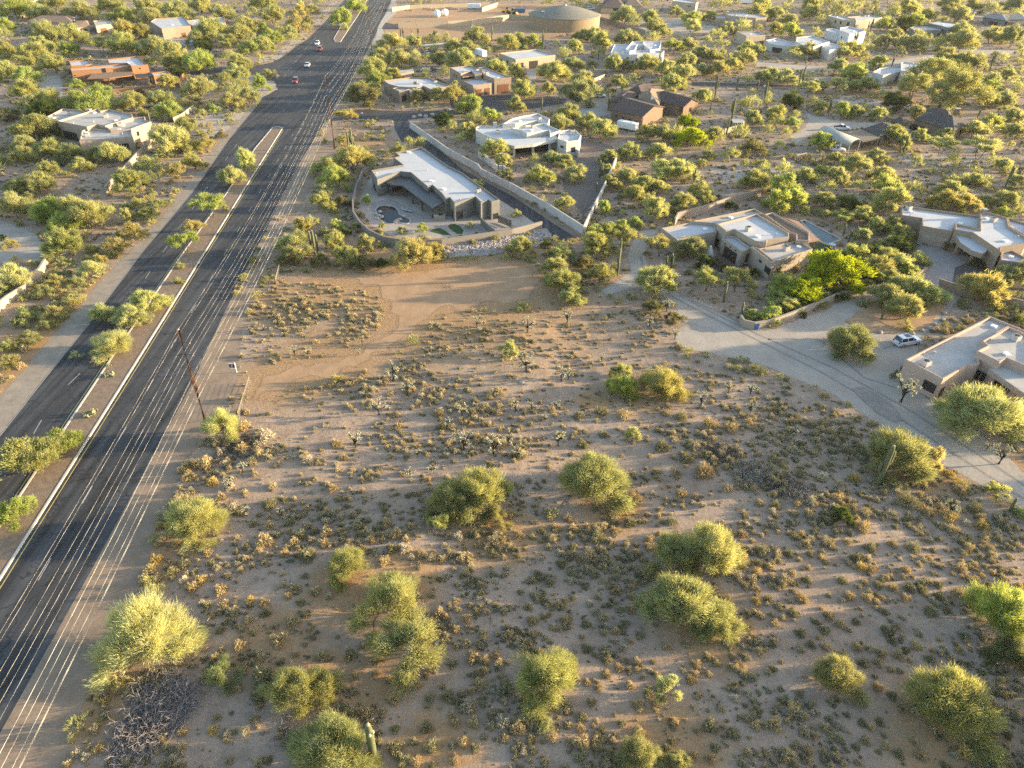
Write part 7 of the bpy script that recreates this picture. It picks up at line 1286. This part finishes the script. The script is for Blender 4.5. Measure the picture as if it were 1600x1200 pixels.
# ================================================================ VEHICLES
def car(px, py, head, col, label, kind='suv', group=None, s_=1.0, roofc=None):
    p = W(px, py); e = empty('parked_car' if group is None else 'car', p, head, label, 'car', group, s_); pm = mat('car_paint_%d_%d_%d' % tuple(int(c_*100) for c_ in col), col, 0.25, 3, 0.03, spec=0.6, coat=0.6)
    L, Wd, H = dict(suv=(4.9, 1.95, 1.78), sedan=(4.7, 1.85, 1.45), truck=(5.6, 2.0, 1.85))[kind]; x0 = -L/2; x1 = L/2
    if kind == 'suv': prof = [(x0, .55), (x0+.02, .95), (x0+.1, 1.08), (x1-1.45, 1.10), (x1-.25, .95), (x1, .72), (x1, .42)]; g = [(x0+.15, 1.08), (x0+.55, 1.66), (x1-2.15, 1.68), (x1-1.35, 1.10)]
    elif kind == 'sedan': prof = [(x0, .5), (x0+.02, .85), (x0+.8, .95), (x1-1.4, .95), (x1-.2, .8), (x1, .6), (x1, .35)]; g = [(x0+.5, .94), (x0+1.2, 1.36), (x1-2.1, 1.38), (x1-1.3, .95)]
    else: prof = [(x0, .6), (x0+.02, 1.1), (x0+2.1, 1.12), (x1-1.5, 1.12), (x1-.2, 1.05), (x1, .85), (x1, .5)]; g = [(x0+2.15, 1.1), (x0+2.35, 1.74), (x1-2.2, 1.76), (x1-1.5, 1.12)]
    def sec(pts, w0, w1, zlo):
        n = len(pts); vs = []
        for sgn in (-1, 1):
            for x, z in pts: t_ = (z-zlo); vs.append((x, sgn*(w0 if z < 1.0 else w1), z))
        return vs, n
    # body: lower shell with rounded shoulders
    ring = []
    for x, z in prof[1:-1]: ring.append(x)
    xsn = np.linspace(x0, x1, 15); b = MB(); zt = np.interp(xsn, [q[0] for q in prof[1:6]], [q[1] for q in prof[1:6]]); vs = []
    for i, x in enumerate(xsn):
        e_ = 1-0.10*max(0, (abs(x)-L/2+.5)/.5)**2; wv = Wd/2*e_; z_ = zt[i] if 0 < i < 14 else zt[i]-.1
        vs += [(x, -wv*.92, .30), (x, -wv, .5), (x, -wv*.98, z_-.18), (x, -wv*.86, z_-.02), (x, 0, z_+.03), (x, wv*.86, z_-.02), (x, wv*.98, z_-.18), (x, wv, .5), (x, wv*.92, .30)]
    fs = [(i*9+k, i*9+k+1, (i+1)*9+k+1, (i+1)*9+k) for i in range(14) for k in range(8)]+[tuple(range(8, -1, -1)), tuple(range(14*9, 15*9))]+[(i*9+8, i*9, (i+1)*9, (i+1)*9+8) for i in range(14)]
    b.add(vs, fs); b.build('body', pm, e, True).modifiers.new('s', 'EDGE_SPLIT')
    gw, gt = Wd/2*.90, Wd/2*.74; (a0, za), (a1, zb), (a2, zc), (a3, zd) = g
    vs = [(a0, -gw, za-.05), (a3, -gw, zd-.05), (a3, gw, zd-.05), (a0, gw, za-.05), (a1, -gt, zb), (a2, -gt, zc), (a2, gt, zc), (a1, gt, zb)]
    MB().add(vs, [(0, 1, 5, 4), (1, 2, 6, 5), (2, 3, 7, 6), (3, 0, 4, 7), (4, 5, 6, 7)]).build('windows', M_glass, e)
    rf = MB().add([(a1-.06, -gt-.03, zb+.005), (a2+.05, -gt-.03, zc+.005), (a2+.05, gt+.03, zc+.005), (a1-.06, gt+.03, zb+.005), (a1+.1, -gt+.12, zb+.07), (a2-.12, -gt+.12, zc+.06), (a2-.12, gt-.12, zc+.06), (a1+.1, gt-.12, zb+.07)], [(0, 1, 5, 4), (1, 2, 6, 5), (2, 3, 7, 6), (3, 0, 4, 7), (4, 5, 6, 7), (3, 2, 1, 0)]).build('roof', pm, e)
    if kind == 'suv': MB().box(((a1+a2)/2+.35, 0, zb+.085), (1.0, .95, .02)).build('sunroof', M_glass, rf)
    for px_ in ([a0*.5+a1*.5, (a1+a2)/2, a2*.9+a3*.1] if kind != 'truck' else [(a1+a2)/2]):
        for sg in (-1, 1): MB().add([(px_-.05, sg*(gw+.004), za), (px_+.05, sg*(gw+.004), za), (px_+.05, sg*(gt+.008), zb), (px_-.05, sg*(gt+.008), zb)], [(0, 1, 2, 3)]).build('pillar', pm, e)
    if kind == 'truck': MB().box((x0+1.1, 0, 1.13), (1.9, Wd*.74, .05)).build('cargo_bed', M_black, e)
    for sx in (x0+.9, x1-.95):
        for sg in (-1, 1):
            t_ = MB(); t_.tube([(sx, sg*(Wd/2-.24), .35), (sx, sg*(Wd/2+.01), .35)], .36, 18); wh = t_.build('wheel', M_black, e)
            MB().tube([(sx, sg*(Wd/2), .35), (sx, sg*(Wd/2+.025), .35)], .21, 14).build('rim', M_roofg, wh)
    for sg in (-1, 1):
        MB().box((x1-.04, sg*Wd*.34, .70), (.12, .38, .14)).build('headlight', mat('lamp_lens', (.7, .7, .68), .2), e); MB().box((x0+.03, sg*Wd*.36, .86), (.1, .3, .2)).build('taillight', mat('red_lens', (.4, .02, .02), .3), e); MB().box((a3-.25, sg*(Wd/2+.08), 1.08), (.16, .2, .13)).build('mirror', pm, e)
    MB().box((x0-.01, 0, .6), (.04, .5, .13)).build('number_plate', M_white, e)
    return e
RH = math.atan2(-1, 0.085)      # heading down the road towards the viewer
car(1416, 537, 0.30, (.72, .73, .75), 'white sport utility car with dark sunroof parked before the pink house', s_=1.0)
G_ = 'cars driving on the divided road'
car(496, 70, RH, (.75, .75, .74), 'white car farthest up the road among four driving cars', 'suv', G_, 1.0); car(499.5, 79, RH, (.30, .035, .02), 'red car just behind the farthest white car', 'suv', G_, 1.05); car(480.5, 104, RH, (.55, .56, .57), 'silver car in the middle of the four driving cars', 'sedan', G_, 1.1); car(462, 129, RH, (.22, .03, .025), 'dark red car nearest of the four driving cars', 'suv', G_, 1.05)
car(937, 152, 0.15, (.55, .62, .66), 'pale blue car beside the brown gabled house driveway', 'sedan'); car(236, 50, 1.9, (.35, .42, .5), 'pale blue car left of the brown flat house', 'sedan'); car(297, 67, 0.1, (.75, .75, .75), 'white car in front of the brown flat house', 'sedan'); car(1314, 203, 0.0, (.75, .75, .75), 'white pickup on the gravel beside the barrel roof shelter', 'truck')
car(1264, 95, 1.4, (.02, .02, .025), 'black car below the long white house', 'suv'); car(923, 15, .3, (.7, .7, .7), 'white car near hip roofed house at top', 'suv'); car(20, 116, .4, (.6, .65, .7), 'pale car under trees left of the orange house', 'sedan'); car(1371, 43, .3, (.3, .35, .45), 'blue grey car beside the cream house', 'sedan'); car(686, 109, 0.2, (.62, .58, .55), 'pale car behind the tan flat house yard', 'suv'); car(676, 111, 0.2, (.03, .03, .035), 'dark car second in the yard row behind tan flat house', 'sedan'); car(666, 112, 0.2, (.25, .22, .2), 'brown car at left end of the yard row', 'sedan')
car(1305, 236, -.5, (.72, .72, .72), 'white vehicle under the barrel roof shelter', 'truck'); car(667, 84, 2.0, (.7, .7, .7), 'white car among trees below the saguaro slope', 'sedan'); car(913, 114, .2, (.15, .16, .2), 'dark car by the low wall right of cream outbuilding', 'sedan')
def trailer(px, py, head, dims, label, m_=M_white):
    p = W(px, py); e = empty('enclosed_trailer', p, head, label, 'trailer'); l_, w_, h_ = dims
    b = MB().box((0, 0, .5+h_/2), (l_, w_, h_)); o = b.build('box_body', m_, e); bv = o.modifiers.new('b', 'BEVEL'); bv.width = .12; bv.segments = 2
    MB().box((0, 0, .48), (l_*.98, w_*.9, .12)).build('chassis', M_dark, e); MB().box((-l_/2-.02, 0, .5+h_/2), (.03, w_*.84, h_*.9)).build('rear_door', M_roofw, e); MB().box((l_/2+.6, 0, .45), (1.3, .12, .1)).build('tow_bar', M_dark, e)
    for sx in (-.45, .45):
        for sg in (-1, 1): MB().tube([(sx, sg*(w_/2-.2), .33), (sx, sg*(w_/2+.02), .33)], .33, 14).build('wheel', M_black, e)
    MB().box((l_*.2, 0, .5+h_+.08), (.5, .5, .14)).build('roof_vent', M_roofg, e)
trailer(980, 203, -.62, (6.8, 2.3, 2.1), 'white enclosed cargo trailer in front of the brown gabled house'); trailer(750, 88, -1.0, (8.5, 2.4, 2.5), 'white motorhome parked among trees left of the cream outbuilding'); trailer(741, 14, 0.0, (8, 2.5, 2.4), 'white box trailer at the back of the utility yard'); trailer(1164, 6, 0.1, (8, 2.4, 2.3), 'white camper above the tan stepped house')
def bin_(px, py, s_, col, label, name='waste_bin'):
    p = W(px, py); e = empty(name, p, .2, label, 'bin', None, s_); m_ = mat('plastic_'+label.split()[0], col, .5)
    MB().add([(-.28, -.3, 0), (.28, -.3, 0), (.28, .3, 0), (-.28, .3, 0), (-.35, -.4, 1.0), (.35, -.4, 1.0), (.35, .4, 1.0), (-.35, .4, 1.0)], [(3, 2, 1, 0), (4, 5, 6, 7), (0, 1, 5, 4), (1, 2, 6, 5), (2, 3, 7, 6), (3, 0, 4, 7)]).build('bin_body', m_, e); MB().box((0, 0, 1.05), (.76, .88, .08)).build('lid', m_, e)
    for k in (-.25, .25): MB().tube([(k-.03, .38, .12), (k+.03, .38, .12)], .12, 10).build('wheel', M_black, e)
bin_(1180, 514, 1.1, (.03, .09, .30), 'blue wheeled bin outside the curving garden wall')
def dump(px, py, label, col):
    p = W(px, py); e = empty('skip_container', p, .05, label, 'container'); m_ = mat('container_blue', col, .5)
    MB().add([(-3.2, -1.2, .2), (3.2, -1.2, .2), (3.2, 1.2, .2), (-3.2, 1.2, .2), (-3.4, -1.25, 2.4), (3.4, -1.25, 2.4), (3.4, 1.25, 2.4), (-3.4, 1.25, 2.4)], [(3, 2, 1, 0), (4, 5, 6, 7), (0, 1, 5, 4), (1, 2, 6, 5), (2, 3, 7, 6), (3, 0, 4, 7)]).build('container_body', m_, e)
    for k in range(7): MB().box((-2.9+k*.95, -1.27, 1.3), (.1, .08, 2.0)).build('rib', m_, e)
dump(812, 20, 'blue metal skip container left of the round water tank', (.06, .12, .26))
def loader(px, py, label, head):
    p = W(px, py); e = empty('wheel_loader', p, head, label, 'loader'); y_ = mat('machine_yellow', (.45, .30, .06), .5)
    MB().box((-.8, 0, 1.4), (3.2, 1.8, 1.1)).build('engine_body', y_, e); MB().box((.5, 0, 2.5), (1.3, 1.5, 1.5)).build('cab', M_glass, e); MB().box((.5, 0, 3.3), (1.5, 1.7, .12)).build('cab_roof', y_, e)
    for sg in (-.7, .7): MB().tube([(.8, sg, 1.6), (2.4, sg, 1.5), (3.2, sg, .7)], .14, 6).build('lift_arm', y_, e)
    MB().add([(3.0, -1.3, .2), (3.0, 1.3, .2), (4.0, 1.3, .15), (4.0, -1.3, .15), (3.0, -1.3, 1.2), (3.0, 1.3, 1.2)], [(0, 1, 2, 3), (0, 4, 5, 1), (0, 3, 4), (1, 5, 2), (4, 3, 2, 5)]).build('bucket', y_, e)
    for sx in (-1.6, 1.3):
        for sg in (-1, 1): MB().tube([(sx, sg*.8, .75), (sx, sg*1.25, .75)], .75, 16).build('wheel', M_black, e)
loader(790, 20, 'yellow wheel loader at left in the utility yard', .3); loader(800, 22, 'yellow wheel loader nearer the blue container', -.4)
rr = random.Random(8)
for k in range(9):
    px, py = 640+k*9+rr.uniform(-2, 2), 15+rr.uniform(-3, 2); p = W(px, py); e = empty('pipe_rack', p, rr.uniform(-.1, .1), None, 'pipe rack', 'racks of pipe in the utility yard'); PEND.append((e, autolabel(px, py, 'pale pipe rack', 'rack'), px, py))
    for j in range(3): MB().tube([(-2.5, j*.5-.5, .5), (2.5, j*.5-.5, .5)], .2, 8).build('pipe', M_conc, e)
    for j in (-2, 2): MB().box((j, 0, .2), (.2, 2.0, .35)).build('stand', M_wood, e)
# kiva fireplace, planters and small yard things
p = W(1107, 402); e = empty('outdoor_fireplace', p, 0, 'white rounded kiva fireplace in the courtyard of the beige house', 'fireplace'); MB().lathe((0, 0, 0), [(.95, 0), (.95, .8), (.75, 1.4), (.5, 1.9), (.3, 2.3), (.28, 2.6)], 18).build('hearth_body', S_white, e, True); MB().box((0, -.85, .5), (.6, .3, .6)).build('firebox', M_black, e)
p = W(1299, 386); e = empty('patio_table', p, 0, 'pale blue round float or table at end of the rectangular pool', 'table'); MB().lathe((0, 0, 0), [(.3, 0), (.05, .05), (.05, .65), (.75, .68), (.75, .72)], 18).build('table_top', mat('pale_blue', (.35, .5, .6), .5), e)
def frame_(px, py, l_, h_, rz, label):
    p = W(px, py); e = empty('timber_frame', p, rz, label, 'timber frame')
    for k in range(3): MB().box((-l_/2+k*l_/2, 0, h_/2), (.2, .2, h_)).build('post', M_wood, e)
    MB().box((0, 0, h_+.08), (l_+.5, .22, .16)).build('beam', M_deadw, e)
frame_(1250, 253, 4, 2.2, .6, 'left weathered timber frame in the scrub below the shelter'); frame_(1273, 254, 4.5, 1.6, .25, 'right weathered timber frame in the scrub below the shelter'); frame_(648, 84, 7, 2.0, .4, 'low timber frame among trees below the saguaro slope')
h = House('metal_carport', 'low grey flat roof carport behind trees below the utility yard', M_dark, (672, 78), 'carport'); h.slab([(660, 70), (699, 66), (702, 68), (662, 73)], 3.0, .3, [(664, 82), (700, 77), (680, 80)], m=M_dark, rm=M_roofw, pw=.2)
p = W(738, 102); o = MB().lathe((0, 0, 0), [(1.8, 0), (1.8, .8), (1.7, .8), (1.7, .7)], 20).build('stock_tank', mat('tank_blue', (.12, .25, .35), .4), None); o.location = p; tag(o, 'round blue stock tank behind the two storey tan house', 'tank')
EXTRA = 1
# ---------------------------------------------------------------- thin warm haze over the whole site
hb = MB().box((0, 2500, 32.5), (11900, 10900, 68)); hz_ = hb.build('haze', None); hz_['kind'] = 'stuff'
hm = bpy.data.materials.new('haze_air'); hm.use_nodes = True; t = hm.node_tree; t.nodes.clear(); ou = t.nodes.new('ShaderNodeOutputMaterial'); pv_ = t.nodes.new('ShaderNodeVolumePrincipled'); pv_.inputs['Color'].default_value = (0.95, 0.93, 0.90, 1); pv_.inputs['Density'].default_value = 0.00005; pv_.inputs['Anisotropy'].default_value = 0.2
t.links.new(pv_.outputs[0], ou.inputs['Volume']); hz_.data.materials.append(hm);


dead(1120, 708, 70, 1.0, 'dark low dead brush left of the grey tangle in the lot', 21, 260, .045, m_=M_dkw); dead(1215, 760, 60, 1.0, 'dark dead brush between the grey tangle and bleached branches', 22, 260, .045, m_=M_dkw)
resolve(PEND)
